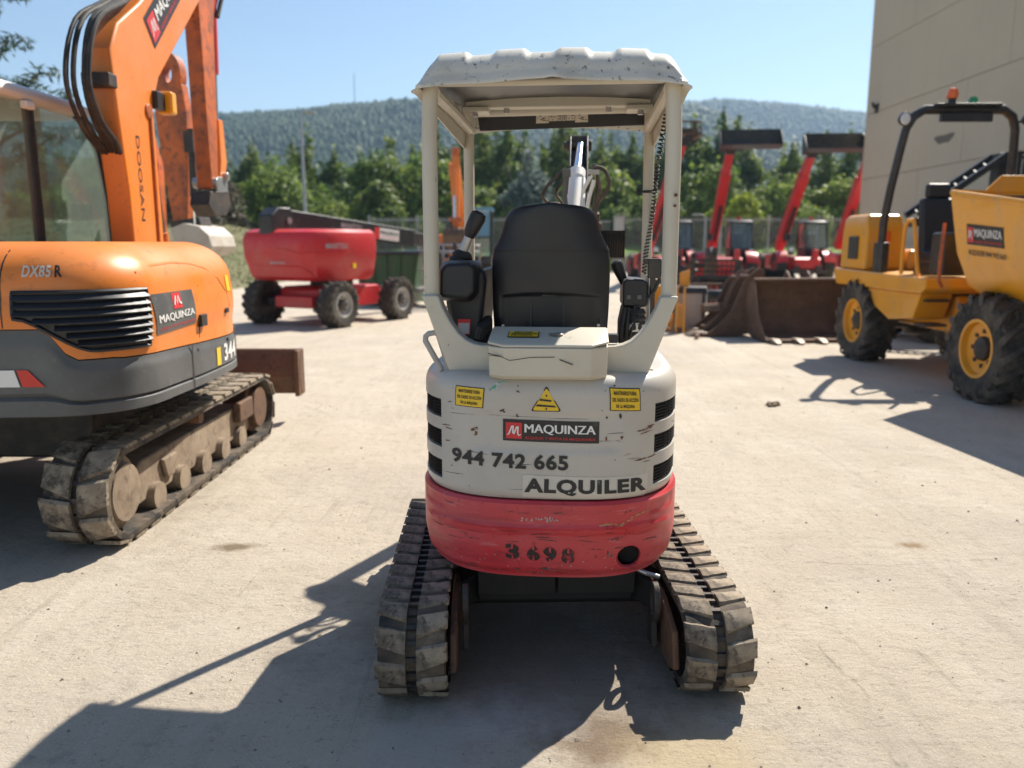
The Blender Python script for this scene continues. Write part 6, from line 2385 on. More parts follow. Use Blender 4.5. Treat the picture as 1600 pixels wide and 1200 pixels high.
mb = MB()
mb.prism([(1.20, 3.6), (1.34, 3.6), (1.40, 4.2), (1.22, 4.2)], .02, .24)
part('arm_head', mb, 'orange_rusty', dp3, bevel=.01)
mb = MB()
mb.cyl((.14, 1.62, 3.6), (.14, 1.72, 2.85), .06, 12)
c3 = part('bucket_cylinder', mb, 'orange', dp3)
mb = MB()
mb.cyl((.14, 1.72, 2.86), (.14, 1.78, 2.25), .04, 12)
part('cylinder_rod', mb, 'chrome', c3)
mb = MB()
mb.box((.12, 1.72, 2.20), (.34, .16, .12))
mb.box((.14, 1.72, 2.05), (.16, .14, .3))
part('bucket_link', mb, 'orange_rusty', dp3, bevel=.01)
mb = MB()
mb.prism([(1.45, 1.95), (1.88, 1.96), (1.96, 1.75), (1.86, 1.45), (1.5, 1.38), (1.38, 1.6)], -.20, .48)
bk3 = P3('bucket', mb, 'bucket_steel', bevel=.02)
mb = MB()
for k in range(5):
    mb.prism([(1.84, 1.98), (1.92, 1.93), (1.86, 1.86)], -.18 + k * .145, -.10 + k * .145)
part('bucket_tooth', mb, 'worn_tooth', bk3, smooth=False, kind='stuff')
for k in range(3):
    mb = MB()
    a = k * .06
    mb.tube([(.12 + a, .9, 1.3), (.30 + a, 1.0, 1.45), (.36 + a, 1.02, 1.75), (.25 + a, 1.0, 2.0), (.06, 1.0, 2.1)], .02, 6)
    P3('hydraulic_hose', mb, 'black_rubber')
# ------------------------------------------------------------------ red telehandlers in a row
def telehandler(label, x, y, rz, tip_z, reach, tool, cab_on=True):
    t = thing('telehandler', label, 'telehandler', (x, y, 0), rz, 'red telehandlers parked in a row')
    def T(name, mb, m, parent=None, **k):
        return part(name, mb, m, parent or t, **k)
    for sx in (-1, 1):
        for yy in (-1.35, 1.35):
            tyre_parts(t, (sx * .92, yy, .55), .55, .42, 'x', 'red_paint', 14 if yy > 0 else 0, .035, sx, .5)
            if yy > 0:
                mb = MB()
                mb.grid(lambda u, v: (sx * (.70 + .46 * v), yy + .64 * math.cos(R(20 + 150 * u)), .58 + .66 * math.sin(R(20 + 150 * u)) - .05 * v * v), 14, 3)
                T('mudguard', mb, 'red_paint')
    mb = MB()
    mb.loft([[(x_, y_ * s_, z) for x_, y_ in ((-.55, -2.1), (.55, -2.1), (.55, 1.9), (-.55, 1.9))] for z, s_ in ((.42, .95), (.55, 1), (.92, 1), (1.0, .96))])
    T('chassis', mb, 'red_paint', bevel=.04)
    mb = MB()
    mb.box((.72, -.15, .78), (.62, 1.3, .62))
    T('engine_cover', mb, 'red_paint', bevel=.1, seg=3)
    mb = MB()
    mb.prism([(1.85, .5), (2.1, .55), (2.12, .9), (1.9, 1.0)], -.5, .5)
    mb.box((-.3, 2.0, 1.1), (.2, .3, .4))
    T('front_frame', mb, 'red_paint', bevel=.03)
    mb = MB()
    for sx in (-.42, .42):
        mb.box((sx, 2.12, .52), (.24, .12, .3))
    mb.box((0, 2.1, .42), (1.5, .14, .16))
    T('front_axle_guard', mb, 'steel_dark', bevel=.03, kind='stuff')
    # cab on the machine's left
    cb = MB()
    cb.loft([[(-.62 + x_ * s_, .35 + y_ * s_, z) for x_, y_ in ((-.44, -.62), (.44, -.62), (.44, .62), (.3, .78), (-.3, .78), (-.44, .62))] for z, s_ in ((.75, .9), (.9, 1), (1.35, 1.02))])
    c = T('cab', cb, 'black_paint', bevel=.02)
    for x_ in (-1.05, -.2):
        for y0, y1 in ((-.26, -.18), (.98, .72)):
            mb = MB()
            mb.bar((x_, y0, 1.32), (x_ * .98 - .01, y1, 2.33), .06, .06)
            part('pillar', mb, 'black_paint', c)
    mb = MB()
    mb.loft([[(-.62 + x_ * s_, .27 + y_ * s_, z) for x_, y_ in ((-.46, -.5), (.46, -.5), (.46, .46), (.36, .56), (-.36, .56), (-.46, .46))] for z, s_ in ((2.32, 1), (2.40, .98), (2.45, .8))])
    part('cab_roof', mb, 'black_paint', c, bevel=.02)
    mb = MB()
    mb.loft([[(-1.02, 1.0, 1.34), (-.22, 1.0, 1.34), (-.22, .99, 1.34), (-1.02, .99, 1.34)], [(-1.0, .73, 2.31), (-.24, .73, 2.31), (-.24, .72, 2.31), (-1.0, .72, 2.31)]])
    part('windscreen', mb, 'glass_blue', c, smooth=False)
    mb = MB()
    mb.box((-1.06, .35, 1.82), (.012, 1.1, .95))
    mb.box((-.19, .35, 1.82), (.012, 1.1, .95))
    part('side_window', mb, 'glass', c, smooth=False, kind='stuff')
    mb = MB()
    mb.prism([(-.05, 1.2), (.35, 1.2), (.35, 1.4), (.1, 1.45), (.02, 1.95), (-.1, 1.95)], -.85, -.42)
    part('operator_seat', mb, 'black_plastic', c, bevel=.04)
    mb = MB()
    mb.lathe([(0, 0), (.07, 0), (.07, .1), (.045, .16), (0, .17)], (-.62, .0, 2.45), 'z', 14)
    part('beacon', mb, 'red_lens', c)
    mb = MB()
    mb.bar((-.62, .92, 1.40), (-.75, .80, 2.1), .02, .015)
    part('wiper', mb, 'black_paint', c)
    for sx, zz in ((-.98, 1.22), (.62, 1.30)):
        mb = MB()
        mb.lathe([(.0, -.1), (.07, -.08), (.10, 0), (0, .012)], (sx, 1.2 if sx < 0 else 1.95, zz), 'y', 16)
        h = T('headlight', mb, 'lamp_glass')
        mb = MB()
        mb.box((sx, (1.2 if sx < 0 else 1.95) - .1, zz - .08), (.2, .12, .26))
        part('lamp_housing', mb, 'black_plastic', h, bevel=.02)
    mb = MB()
    mb.tube([(.62, 1.7, 1.0), (.66, 1.75, 1.5), (.72, 1.78, 1.66)], .018, 6)
    mb.box((.74, 1.78, 1.78), (.2, .05, .28))
    T('mirror', mb, 'black_plastic', bevel=.01)
    # boom, pivoted at the rear and raised to the front
    A = Vector((.22, -1.75, 1.35))
    Bp = Vector((.22, reach, tip_z))
    mb = MB()
    mb.bar(A, A.lerp(Bp, .80), .36, .42)
    b = T('boom', mb, 'red_paint', bevel=.025)
    mb = MB()
    mb.bar(A.lerp(Bp, .78), Bp, .28, .33)
    part('telescopic_section', mb, 'red_paint', b, bevel=.02)
    d = (Bp - A).normalized()
    mb = MB()
    mb.bar(A.lerp(Bp, .15) + Vector((0, .25, -.25)), A.lerp(Bp, .5) + Vector((0, .18, -.18)), .12, .12)
    part('lift_cylinder', mb, 'steel_dark', b)
    sfc = plane(A + Vector((-.182, 0, 0)), d, Vector((0, -d.z, d.y)), (-1, 0, 0))
    LL = (Bp - A).length
    lettering(lambda u, v, e: sfc(u, v, e), [(LL * .70, -.08), (LL * .42, -.08), (LL * .42, .08), (LL * .70, .08)], 'MANITOU', 'ink', b, .003, .02)
    mb = MB()
    mb.box(tuple(Bp + Vector((0, .12, .05))), (.34, .3, .5))
    mb.box(tuple(Bp + Vector((-.0, .30, .15))), (.9, .12, .5))
    hd = T('tool_carrier', mb, 'steel_dark', bevel=.02)
    if tool == 'bucket':
        cx = Bp.x - .62
        pr = [(.36, .05), (.62, -.12), (1.05, .02), (1.10, .06), (.70, .34), (.52, .62), (.36, .66)]
        mb = MB()
        o = Vector((0, Bp.y, Bp.z + .02))
        out = [(o.y + a_, o.z + b_) for a_, b_ in pr]
        # curved sheet: bottom, back, sides
        sh = [(1.10, .02), (.62, -.10), (.42, -.02), (.36, .18), (.38, .62)]
        mb.slab(lambda u, v: (cx - 1.1 + 2.2 * u, o.y + sh[min(3, int(v * 4))][0] + (sh[min(3, int(v * 4)) + 1][0] - sh[min(3, int(v * 4))][0]) * (v * 4 - min(3, int(v * 4))), o.z + sh[min(3, int(v * 4))][1] + (sh[min(3, int(v * 4)) + 1][1] - sh[min(3, int(v * 4))][1]) * (v * 4 - min(3, int(v * 4)))), 8, 12, (0, .0, .022))
        for xx in (cx - 1.1, cx + 1.08):
            mb.prism([(o.y + a_, o.z + b_) for a_, b_ in ((1.10, .02), (.62, -.10), (.42, -.02), (.36, .18), (.38, .62), (.62, .56))], xx, xx + .022)
        T('loader_bucket', mb, 'black_paint')
    elif tool == 'forks':
        mb = MB()
        for xx in (-.3, .3):
            mb.box((Bp.x + xx, Bp.y + .9, Bp.z + .0), (.12, 1.2, .05))
            mb.box((Bp.x + xx, Bp.y + .36, Bp.z + .3), (.12, .05, .6))
        T('fork', mb, 'rusty_steel', bevel=.008, kind='stuff')
        mb = MB()
        mb.tube([(Bp.x - .55, Bp.y + .40, Bp.z + .1), (Bp.x - .55, Bp.y + .40, Bp.z + .6), (Bp.x + .55, Bp.y + .40, Bp.z + .6), (Bp.x + .55, Bp.y + .40, Bp.z + .1)], .035, 6)
        mb.box((Bp.x, Bp.y + .40, Bp.z + .2), (1.1, .06, .08))
        T('fork_frame', mb, 'rusty_steel')
    return t
telehandler('red telehandler behind the right canopy post, its forks raised on the boom', 6.0, 33.8, R(181.8), 5.15, 4.1, 'forks')
telehandler('red telehandler with a black bucket raised, right beside the canopy post', 8.47, 33.6, R(173.6), 5.0, 2.6, 'bucket')
telehandler('red telehandler with a raised black bucket, behind the large brown digging bucket', 11.65, 34.2, R(176), 4.95, 2.5, 'bucket')
telehandler('red telehandler nearest the warehouse corner, partly behind the yellow dumper', 14.95, 35.6, R(180), 5.0, .7, 'none')

# ------------------------------------------------------------------ digging buckets on the ground
def digging_bucket(label, x, y, rz, W, Hh, L, nteeth, th=.03, tilt=0., m='bucket_steel', group=None):
    """local: x across, y towards the teeth, z up; hinge ears on the back"""
    t = thing('digging_bucket', label, 'digger bucket', (x, y, 0), rz, group)
    def T(name, mb, m_, parent=None, **k):
        return part(name, mb, m_, parent or t, **k)
    # side profile of the shell from the lip, along the floor, up the curved back to the top
    prof = [(L, .03), (L * .45, .02), (L * .14, .07), (-.02 * L, .20 * Hh), (-.10 * L, .42 * Hh), (-.08 * L, .68 * Hh), (.04 * L, .88 * Hh), (.20 * L, .97 * Hh)]
    P_ = []
    V_ = [Vector(p) for p in prof]
    for i in range(len(V_) - 1):
        p0, p1, p2, p3 = V_[max(0, i - 1)], V_[i], V_[i + 1], V_[min(len(V_) - 1, i + 2)]
        for k in range(4):
            s = k / 4
            P_.append(.5 * ((2 * p1) + (p2 - p0) * s + (2 * p0 - 5 * p1 + 4 * p2 - p3) * s * s + (3 * p1 - p0 - 3 * p2 + p3) * s ** 3))
    P_.append(V_[-1])
    n = len(P_)
    N_ = []
    for i in range(n):
        d = (P_[min(n - 1, i + 1)] - P_[max(0, i - 1)]).normalized()
        N_.append(Vector((d.y, -d.x)))
    mb = MB()
    vs = []
    for sx in (-W / 2, W / 2):
        for i in range(n):
            a = P_[i]
            b = P_[i] + N_[i] * th
            vs += [(sx, a.x, max(.0, a.y)), (sx, b.x, max(0, b.y) if i > 2 else max(-.0, b.y))]
    k = 2 * n
    fs = []
    for i in range(n - 1):
        fs += [(2 * i, 2 * i + 2, k + 2 * i + 2, k + 2 * i), (2 * i + 1, k + 2 * i + 1, k + 2 * i + 3, 2 * i + 3)]
        fs += [(2 * i, 2 * i + 1, 2 * i + 3, 2 * i + 2), (k + 2 * i, k + 2 * i + 2, k + 2 * i + 3, k + 2 * i + 1)]
    fs += [(0, k, k + 1, 1), (k - 2, k - 1, 2 * k - 1, 2 * k - 2)]
    mb.add(vs, fs)
    T('shell', mb, m)
    top = P_[-1]
    for sx in (-1, 1):
        mb = MB()
        poly = [(p.x, max(.01, p.y)) for p in P_[::2]] + [(top.x + .10 * L, top.y - .06 * Hh), (L * .52, Hh * .42), (L * .80, Hh * .16)]
        mb.prism(poly, sx * W / 2, sx * (W / 2 + .028))
        T('side_plate', mb, m, bevel=.004)
        mb = MB()
        mb.prism([(L * .98, .02), (L * .62, .02), (L * .62, .10 * Hh), (L * .86, .12 * Hh)], sx * (W / 2 + .028), sx * (W / 2 + .045))
        T('wear_plate', mb, 'rusty_steel', bevel=.004)
        mb = MB()
        e0 = Vector((.0 * L, .93 * Hh))
        mb.prism([(-.02 * L, .80 * Hh), (-.12 * L, .92 * Hh), (-.10 * L, 1.06 * Hh), (-.0 * L, 1.12 * Hh), (.10 * L, 1.06 * Hh), (.18 * L, .98 * Hh), (.08 * L, .9 * Hh)], sx * min(.16, W * .3), sx * (min(.16, W * .3) + .04))
        ear = T('hinge_ear', mb, m, bevel=.006)
        mb = MB()
        mb.lathe([(.03, -.03), (.055, -.03), (.055, .03), (.03, .03)], (sx * (min(.16, W * .3) + .02), .0, 1.04 * Hh), 'x', 14)
        part('pin_boss', mb, 'rusty_steel', ear)
    mb = MB()
    mb.box((0, L * .98, .035), (W + .04, .14, .05))
    T('cutting_edge', mb, 'rusty_steel', bevel=.008)
    mb = MB()
    mb.cyl((-W / 2, top.x, top.y), (W / 2, top.x, top.y), .035, 12)
    T('top_lip', mb, 'rusty_steel')
    for i in range(nteeth):
        xx = -W / 2 + .06 + (W - .12) * i / max(1, nteeth - 1)
        mb = MB()
        wt = min(.11, W / nteeth * .55) / 2
        mb.loft([[(xx - wt, L * .90, .075), (xx + wt, L * .90, .075), (xx + wt, L * .90, .0), (xx - wt, L * .90, .0)],
                 [(xx - wt * 1.1, L + .10, .085), (xx + wt * 1.1, L + .10, .085), (xx + wt * 1.1, L + .10, .005), (xx - wt * 1.1, L + .10, .005)],
                 [(xx - wt * .8, L + .25, .035), (xx + wt * .8, L + .25, .035), (xx + wt * .8, L + .25, .01), (xx - wt * .8, L + .25, .01)]])
        T('bucket_tooth', mb, 'worn_tooth', bevel=.012)
    return t
gb = 'digging buckets lying on the ground'
digging_bucket('wide dark brown digging bucket with its hollow facing the camera beside the dumper', 4.62, 13.35, R(187), 1.62, .98, .85, 5, group=gb)
digging_bucket('narrow rusty digging bucket standing nearest the camera, teeth to the left, touching the wide bucket', 4.00, 13.55, R(97), .34, 1.02, .92, 3, group=gb)
digging_bucket('narrow rusty digging bucket standing behind another of the same kind, teeth to the left', 3.98, 14.15, R(95), .30, .98, .90, 3, group=gb)

# ------------------------------------------------------------------ attachments in a heap beside them
def hexp(c, r, n=6, a0=0):
    return [(c[0] + r * math.cos(a0 + 2 * math.pi * i / n), c[1] + r * math.sin(a0 + 2 * math.pi * i / n)) for i in range(n)]
q1 = thing('coupler_plate', 'yellow quick coupler plate with holes, standing upright behind the right canopy post', 'coupler', (2.52, 14.3, 0), R(12))
for sx in (-1, 1):
    mb = MB()
    mb.prism([(-.18, 0), (.22, 0), (.22, .35), (.12, .45), (.20, .95), (.05, 1.02), (-.10, .75), (-.20, .4)], sx * .17, sx * .21)
    sp = part('side_plate', mb, 'yellow', q1, bevel=.006)
    mb = MB()
    for a in ((0.0, .35), (.05, .75), (.1, .2)):
        mb.lathe([(.03, -.026), (.055, -.026), (.055, .026), (.03, .026)], (sx * .19, a[0], a[1]), 'x', 14)
    part('pin_boss', mb, 'rusty_steel', sp, kind='stuff')
mb = MB()
mb.box((0, .02, .55), (.34, .05, .5))
mb.box((0, .0, .12), (.34, .3, .05))
part('cross_plate', mb, 'yellow', q1, bevel=.006)
q2 = thing('coupler_plate', 'narrow yellow bracket standing just right of the canopy post', 'coupler', (2.84, 13.95, 0), R(-8))
mb = MB()
mb.prism([(-.08, 0), (.16, 0), (.18, .15), (.04, .32), (.12, .66), (.0, .80), (-.1, .5)], -.08, -.045)
mb.prism([(-.08, 0), (.16, 0), (.18, .15), (.04, .32), (.12, .66), (.0, .80), (-.1, .5)], .045, .08)
part('side_plate', mb, 'yellow', q2, bevel=.006, kind='stuff')
mb = MB()
mb.box((0, .02, .3), (.1, .06, .4))
part('cross_plate', mb, 'yellow', q2, bevel=.004)
hop = thing('steel_tank', 'grey steel tank with a dark sloped lid, standing among the attachments', 'steel box', (3.18, 14.75, 0), R(-14))
mb = MB()
mb.loft([[(x, y, z) for x, y in ((-.28, -.35), (.28, -.35), (.28, .35), (-.28, .35))] for z in (.02, .12)] + [[(x * 1.05, y, .66) for x, y in ((-.28, -.35), (.28, -.35), (.28, .35), (-.28, .35))]])
part('tank_body', mb, 'rusty_steel' if False else 'sheet_grey', hop, bevel=.015)
mb = MB()
mb.loft([[(x * 1.12, y * 1.08, .665) for x, y in ((-.28, -.35), (.28, -.35), (.28, .35), (-.28, .35))], [(x * 1.0, y * .9, .76) for x, y in ((-.28, -.35), (.28, -.35), (.28, .35), (-.28, .35))]])
part('lid', mb, 'steel_dark', hop, bevel=.01)
mb = MB()
for sx in (-.24, .24):
    mb.box((sx, -.36, .36), (.05, .03, .6))
part('rib', mb, 'steel_dark', hop, bevel=.004, kind='stuff')
yc_ = thing('yellow_post', 'short square yellow post standing on top of the grey steel tank', 'block', (3.06, 14.75, .762), R(-14))
mb = MB()
mb.loft([[(x, y, z) for x, y in ((-.085, -.085), (.085, -.085), (.085, .085), (-.085, .085))] for z in (0, .22)] + [[(-.085, -.085, .25), (.085, -.085, .30), (.085, .085, .30), (-.085, .085, .25)]])
part('post', mb, 'yellow', yc_, bevel=.01)
def basket(label, x, y, z, rz, m):
    t = thing('wire_basket', label, 'basket', (x, y, z), rz, 'wire mesh baskets among the attachments')
    W, D, H_ = .92, .6, .34
    mb = MB()
    for zz in (.0, H_):
        mb.tube([(-W / 2, -D / 2, zz), (W / 2, -D / 2, zz), (W / 2, D / 2, zz), (-W / 2, D / 2, zz)], .018, 6, closed=True)
    for sx in (-1, 1):
        for sy in (-1, 1):
            mb.cyl((sx * W / 2, sy * D / 2, 0), (sx * W / 2, sy * D / 2, H_), .018, 6)
    part('frame', mb, m, t)
    mb = MB()
    for i in range(1, 10):
        for sy in (-1, 1):
            mb.cyl((-W / 2 + W * i / 10, sy * D / 2, 0), (-W / 2 + W * i / 10, sy * D / 2, H_), .008, 5)
    for zz in (.11, .22):
        for sy in (-1, 1):
            mb.cyl((-W / 2, sy * D / 2, zz), (W / 2, sy * D / 2, zz), .008, 5)
    for i in range(1, 7):
        for sx in (-1, 1):
            mb.cyl((sx * W / 2, -D / 2 + D * i / 7, 0), (sx * W / 2, -D / 2 + D * i / 7, H_), .008, 5)
        mb.cyl((-W / 2, -D / 2 + D * i / 7, .0), (W / 2, -D / 2 + D * i / 7, .0), .008, 5)
    part('wire', mb, m, t, smooth=False, kind='stuff')
    return t
basket('black wire mesh basket, the upper one of two stacked baskets', 4.06, 16.6, .86, R(-5), 'steel_dark')
basket('black wire mesh basket, the lower one of two stacked baskets', 4.10, 16.55, .50, R(3), 'steel_dark')
st = thing('steel_stand', 'low dark steel stand carrying the two wire baskets', 'stand', (4.08, 16.6, 0))
mb = MB()
mb.box((0, 0, .46), (1.1, .7, .05))
part('top_plate', mb, 'steel_dark', st, bevel=.01)
for sx in (-1, 1):
    for sy in (-1, 1):
        mb = MB()
        mb.box((sx * .48, sy * .28, .218), (.07, .07, .435))
        part('leg', mb, 'steel_dark', st, bevel=.008)
rl = thing('roller', 'black steel roller lying in front of the wire baskets', 'roller', (4.0, 15.35, 0), R(-6))
mb = MB()
mb.lathe([(0, -.52), (.10, -.52), (.11, -.50), (.11, .50), (.10, .52), (0, .52)], (0, 0, .56), 'x', 20)
part('drum', mb, 'black_paint', rl)
for sx in (-1, 1):
    mb = MB()
    mb.prism([(-.15, 0), (.15, 0), (.08, .64), (-.08, .64)], sx * .55, sx * .58)
    part('end_plate', mb, 'black_paint', rl, bevel=.006)
fr = thing('notched_plate', 'worn brown steel frame with a square notch, lying left of the rusty buckets', 'steel frame', (3.62, 14.0, 0), R(10))
mb = MB()
mb.prism([(-.42, 0), (.55, 0), (.62, .46), (.60, .54), (-.42, .50), (-.42, .36), (-.05, .36), (-.05, .14), (-.42, .14)], -.05, .05, 'y')
part('plate', mb, 'rusty_steel', fr, bevel=.008)
mb = MB()
mb.box((.05, .2, .02), (.9, .4, .04))
mb.box((.5, .2, .25), (.05, .3, .42))
part('base_plate', mb, 'steel_dark', fr, bevel=.008)
mb = MB()
mb.box((-.26, -.058, .43), (.3, .02, .10))
part('worn_edge', mb, 'worn_tooth', fr, bevel=.004)
pp = thing('tool_frame', 'pinkish red tool frame with slotted bars between the tank and the baskets', 'tool frame', (3.72, 15.9, 0), R(8))
mb = MB()
for i in range(5):
    mb.box((-.25 + i * .12, 0, .55), (.035, .05, .42))
part('bar', mb, 'red_paint', pp, bevel=.006, kind='stuff')
mb = MB()
mb.box((0, 0, .34), (.66, .08, .06))
mb.box((0, 0, .74), (.66, .08, .05))
mb.box((-.28, .02, .16), (.06, .1, .32))
mb.box((.28, .02, .16), (.06, .1, .32))
part('frame', mb, 'rusty_steel', pp, bevel=.008)
tn = thing('rusty_rail', 'short rusty rail lying flat on the concrete beside the yellow coupler', 'rail', (3.0, 13.2, 0), R(70))
mb = MB()
mb.prism([(-.04, 0), (.04, 0), (.015, .02), (.015, .05), (.025, .07), (-.025, .07), (-.015, .05), (-.015, .02)], -.3, .3, 'x')
part('bar', mb, 'rusty_steel', tn, bevel=.004)

# more attachments between the buckets and the telehandlers
def loader_bucket(label, x, y, rz, W, m):
    t = thing('loader_bucket', label, 'bucket', (x, y, 0), rz)
    pr = [(.85, .02), (.40, .0), (.12, .06), (.0, .28), (.02, .52), (.16, .72)]
    mb = MB()
    mb.slab(lambda u, v: (-W / 2 + W * u, *[pr[min(4, int(v * 5))][k] + (pr[min(4, int(v * 5)) + 1][k] - pr[min(4, int(v * 5))][k]) * (v * 5 - min(4, int(v * 5))) for k in (0, 1)]), 4, 15, (0, .012, .02))
    part('shell', mb, m, t)
    for sx in (-W / 2, W / 2 - .02):
        mb = MB()
        mb.prism(pr + [(.30, .70), (.62, .36)], sx, sx + .02)
        part('side_plate', mb, m, t)
    mb = MB()
    mb.box((0, .88, .02), (W, .14, .035))
    part('cutting_edge', mb, 'worn_tooth', t, bevel=.005)
    for sx in (-.25, .25):
        mb = MB()
        mb.prism([(.02, .25), (-.12, .30), (-.14, .60), (.02, .66)], sx - .02, sx + .02)
        part('hinge_ear', mb, m, t)
    return t
loader_bucket('black loader bucket lying behind the wire baskets', 5.05, 20.2, R(170), 1.7, 'black_paint')
loader_bucket('dark loader bucket lying further back beneath the second red boom', 7.3, 24.3, R(200), 1.9, 'steel_dark')
loader_bucket('red loader bucket standing between the baskets and the red telehandlers', 6.2, 26.5, R(185), 1.5, 'red_paint')
fk = thing('pallet_fork', 'black pallet fork frame standing upright behind the yellow coupler', 'fork', (3.55, 19.4, 0), R(6))
mb = MB()
for zz in (.12, .62):
    mb.box((0, 0, zz), (1.1, .06, .12))
for sx in (-.52, .52):
    mb.box((sx, 0, .45), (.06, .08, .9))
mb.tube([(-.52, .02, .9), (-.52, .02, 1.1), (.52, .02, 1.1), (.52, .02, .9)], .03, 6)
part('frame', mb, 'black_paint', fk)
for sx in (-.25, .25):
    mb = MB()
    mb.prism([(-.05, .0), (-1.1, .0), (-1.1, .025), (-.09, .06), (-.09, .7), (-.05, .7)], sx - .05, sx + .05)
    part('tine', mb, 'steel_dark', fk, bevel=.005)
ag = thing('auger', 'dark earth auger with a spiral blade leaning upright behind the pallet fork', 'auger', (4.75, 21.9, 0))
mb = MB()
mb.cyl((0, 0, 0), (0, 0, 1.25), .035, 10)
mb.box((0, 0, 1.2), (.12, .12, .16))
part('shaft', mb, 'steel_dark', ag)
mb = MB()
vs, fs = [], []
for i in range(61):
    a = i * .42
    z = .05 + i * .017
    vs += [(.03 * math.cos(a), .03 * math.sin(a), z), (.2 * math.cos(a), .2 * math.sin(a), z), (.03 * math.cos(a), .03 * math.sin(a), z + .012), (.2 * math.cos(a), .2 * math.sin(a), z + .012)]
for i in range(60):
    k = 4 * i
    fs += [(k, k + 1, k + 5, k + 4), (k + 2, k + 6, k + 7, k + 3), (k + 1, k + 3, k + 7, k + 5)]
mb.add(vs, fs)
part('blade', mb, 'rusty_steel', ag)
for k in range(2):
    q = thing('hydraulic_breaker', ('slim dark hydraulic breaker standing left of the auger', 'slim rusty hydraulic breaker standing right of the auger')[k], 'breaker', (4.35 + .95 * k, 22.2, 0), R(20 * k))
    mb = MB()
    mb.box((0, 0, .82), (.26, .26, .8))
    part('body', mb, ('black_paint', 'rusty_steel')[k], q, bevel=.03)
    mb = MB()
    mb.lathe([(0, 0), (.03, .03), (.05, .16), (.05, .45), (0, .45)], (0, 0, 0), 'z', 14)
    part('chisel', mb, 'zinc', q)
    mb = MB()
    for sx in (-.1, .1):
        mb.prism([(-.14, 1.2), (.14, 1.2), (.09, 1.42), (-.09, 1.42)], sx - .015, sx + .015)
    part('bracket', mb, 'steel_dark', q, kind='stuff')
# ------------------------------------------------------------------ yellow dumper at the right, skip towards the camera
du = thing('dumper', 'yellow site dumper with black roll bar, its skip towards the camera at the right', 'dumper', (5.36, 9.3, 0), R(180))
du.scale = (.86, 1, 1)
# local: x to the dumper's right (world -x), y forward (towards the camera)
def PD(name, mb, m, parent=None, **k):
    return part(name, mb, m, parent or du, **k)
for yy in (1.47, -1.46):
    for sx in (1, -1):
        tyre_parts(du, (sx * .80, yy, .52), .52, .46, 'x', 'yellow', 16, .045, sx, .54)
mb = MB()
mb.loft([[(x, y, z) for x, y in ((-.42, -1.9), (.42, -1.9), (.42, .15), (-.42, .15))] for z in (.52, .6, .95)])
PD('rear_chassis', mb, 'yellow', bevel=.03)
mb = MB()
mb.loft([[(x, y, z) for x, y in ((-.40, .3), (.40, .3), (.40, 2.0), (-.40, 2.0))] for z in (.50, .58, .92)])
PD('front_chassis', mb, 'yellow', bevel=.03)
mb = MB()
mb.lathe([(0, .45), (.15, .45), (.15, 1.05), (0, 1.05)], (0, .22, 0), 'z', 18)
mb.box((0, .22, .75), (.3, .5, .2))
PD('articulation_joint', mb, 'steel_dark', bevel=.02)
for yy in (1.47, -1.46):
    mb = MB()
    mb.cyl((-.75, yy, .52), (.75, yy, .52), .10, 14)
    mb.lathe([(0, -.22), (.18, -.15), (.2, 0), (.18, .15), (0, .22)], (0, yy, .52), 'x', 18)
    PD('axle', mb, 'steel_dark')
# deck plates and rear engine cover
mb = MB()
mb.prism([(-2.25, 1.10), (-2.15, .98), (.25, .98), (.35, 1.04), (.35, 1.16), (-2.25, 1.20)], -.98, .98)
PD('deck', mb, 'yellow', bevel=.025)
mb = MB()
mb.prism([(-1.2, .98), (.2, .98), (.05, .68), (-.55, .62), (-.95, .75)], .50, .94)
PD('side_tank', mb, 'yellow', bevel=.025)
mb = MB()
mb.prism([(-1.2, .98), (.2, .98), (.05, .68), (-.55, .62), (-.95, .75)], -.94, -.50)
PD('side_tank', mb, 'yellow', bevel=.025)
mb = MB()
mb.loft([[(.64 + x * s_, -1.75 + y * s_, z) for x, y in ((-.30, -.45), (.28, -.45), (.30, .40), (-.30, .40))] for z, s_ in ((1.19, 1), (1.70, .98), (1.86, .92), (1.92, .8))])
mb.loft([[(x * s_, -1.70 + y * s_, z) for x, y in ((-.90, -.46), (.30, -.46), (.30, .42), (-.90, .42))] for z, s_ in ((1.19, 1), (1.40, .98), (1.46, .9))])
en = PD('engine_cover', mb, 'yellow', bevel=.05, seg=3)
mb = MB()
mb.box((.945, -1.72, 1.48), (.02, .3, .3))
part('grille', mb, 'black_paint', en, bevel=.01)
mb = MB()
mb.box((.64, -1.345, 1.62), (.14, .02, .14))
part('sticker', mb, 'amber', en)
# skip
sk = MB()
def rr(z, x0, x1, y0, y1, slope=0.):
    return [(x0, y0, z), (x1, y0, z), (x1, y1, z - slope), (x0, y1, z - slope)]
outer = [rr(.98, -.70, .70, 1.15, 2.35), rr(1.12, -.86, .86, 1.0, 2.75), rr(1.45, -.98, .98, .92, 2.95, .02), rr(2.04, -1.08, 1.08, .86, 3.15, .30)]
inner = [rr(2.04, -1.03, 1.03, .91, 3.10, .30), rr(1.45, -.93, .93, .97, 2.88, .02), rr(1.17, -.80, .80, 1.06, 2.65)]
sk.loft(outer + inner)
skp2 = PD('skip', sk, 'yellow', bevel=.03, seg=3)
mb = MB()
mb.loft([rr(1.168 + .004, -.79, .79, 1.07, 2.64), rr(1.46, -.922, .922, .978, 2.87, .02), rr(2.02, -1.022, 1.022, .918, 3.09, .30)], cap=False)
mb.add([(-.79, 1.07, 1.175), (.79, 1.07, 1.175), (.79, 2.64, 1.175), (-.79, 2.64, 1.175)], [(0, 1, 2, 3)])
part('worn_lining', mb, 'rusty_steel', skp2)
mb = MB()
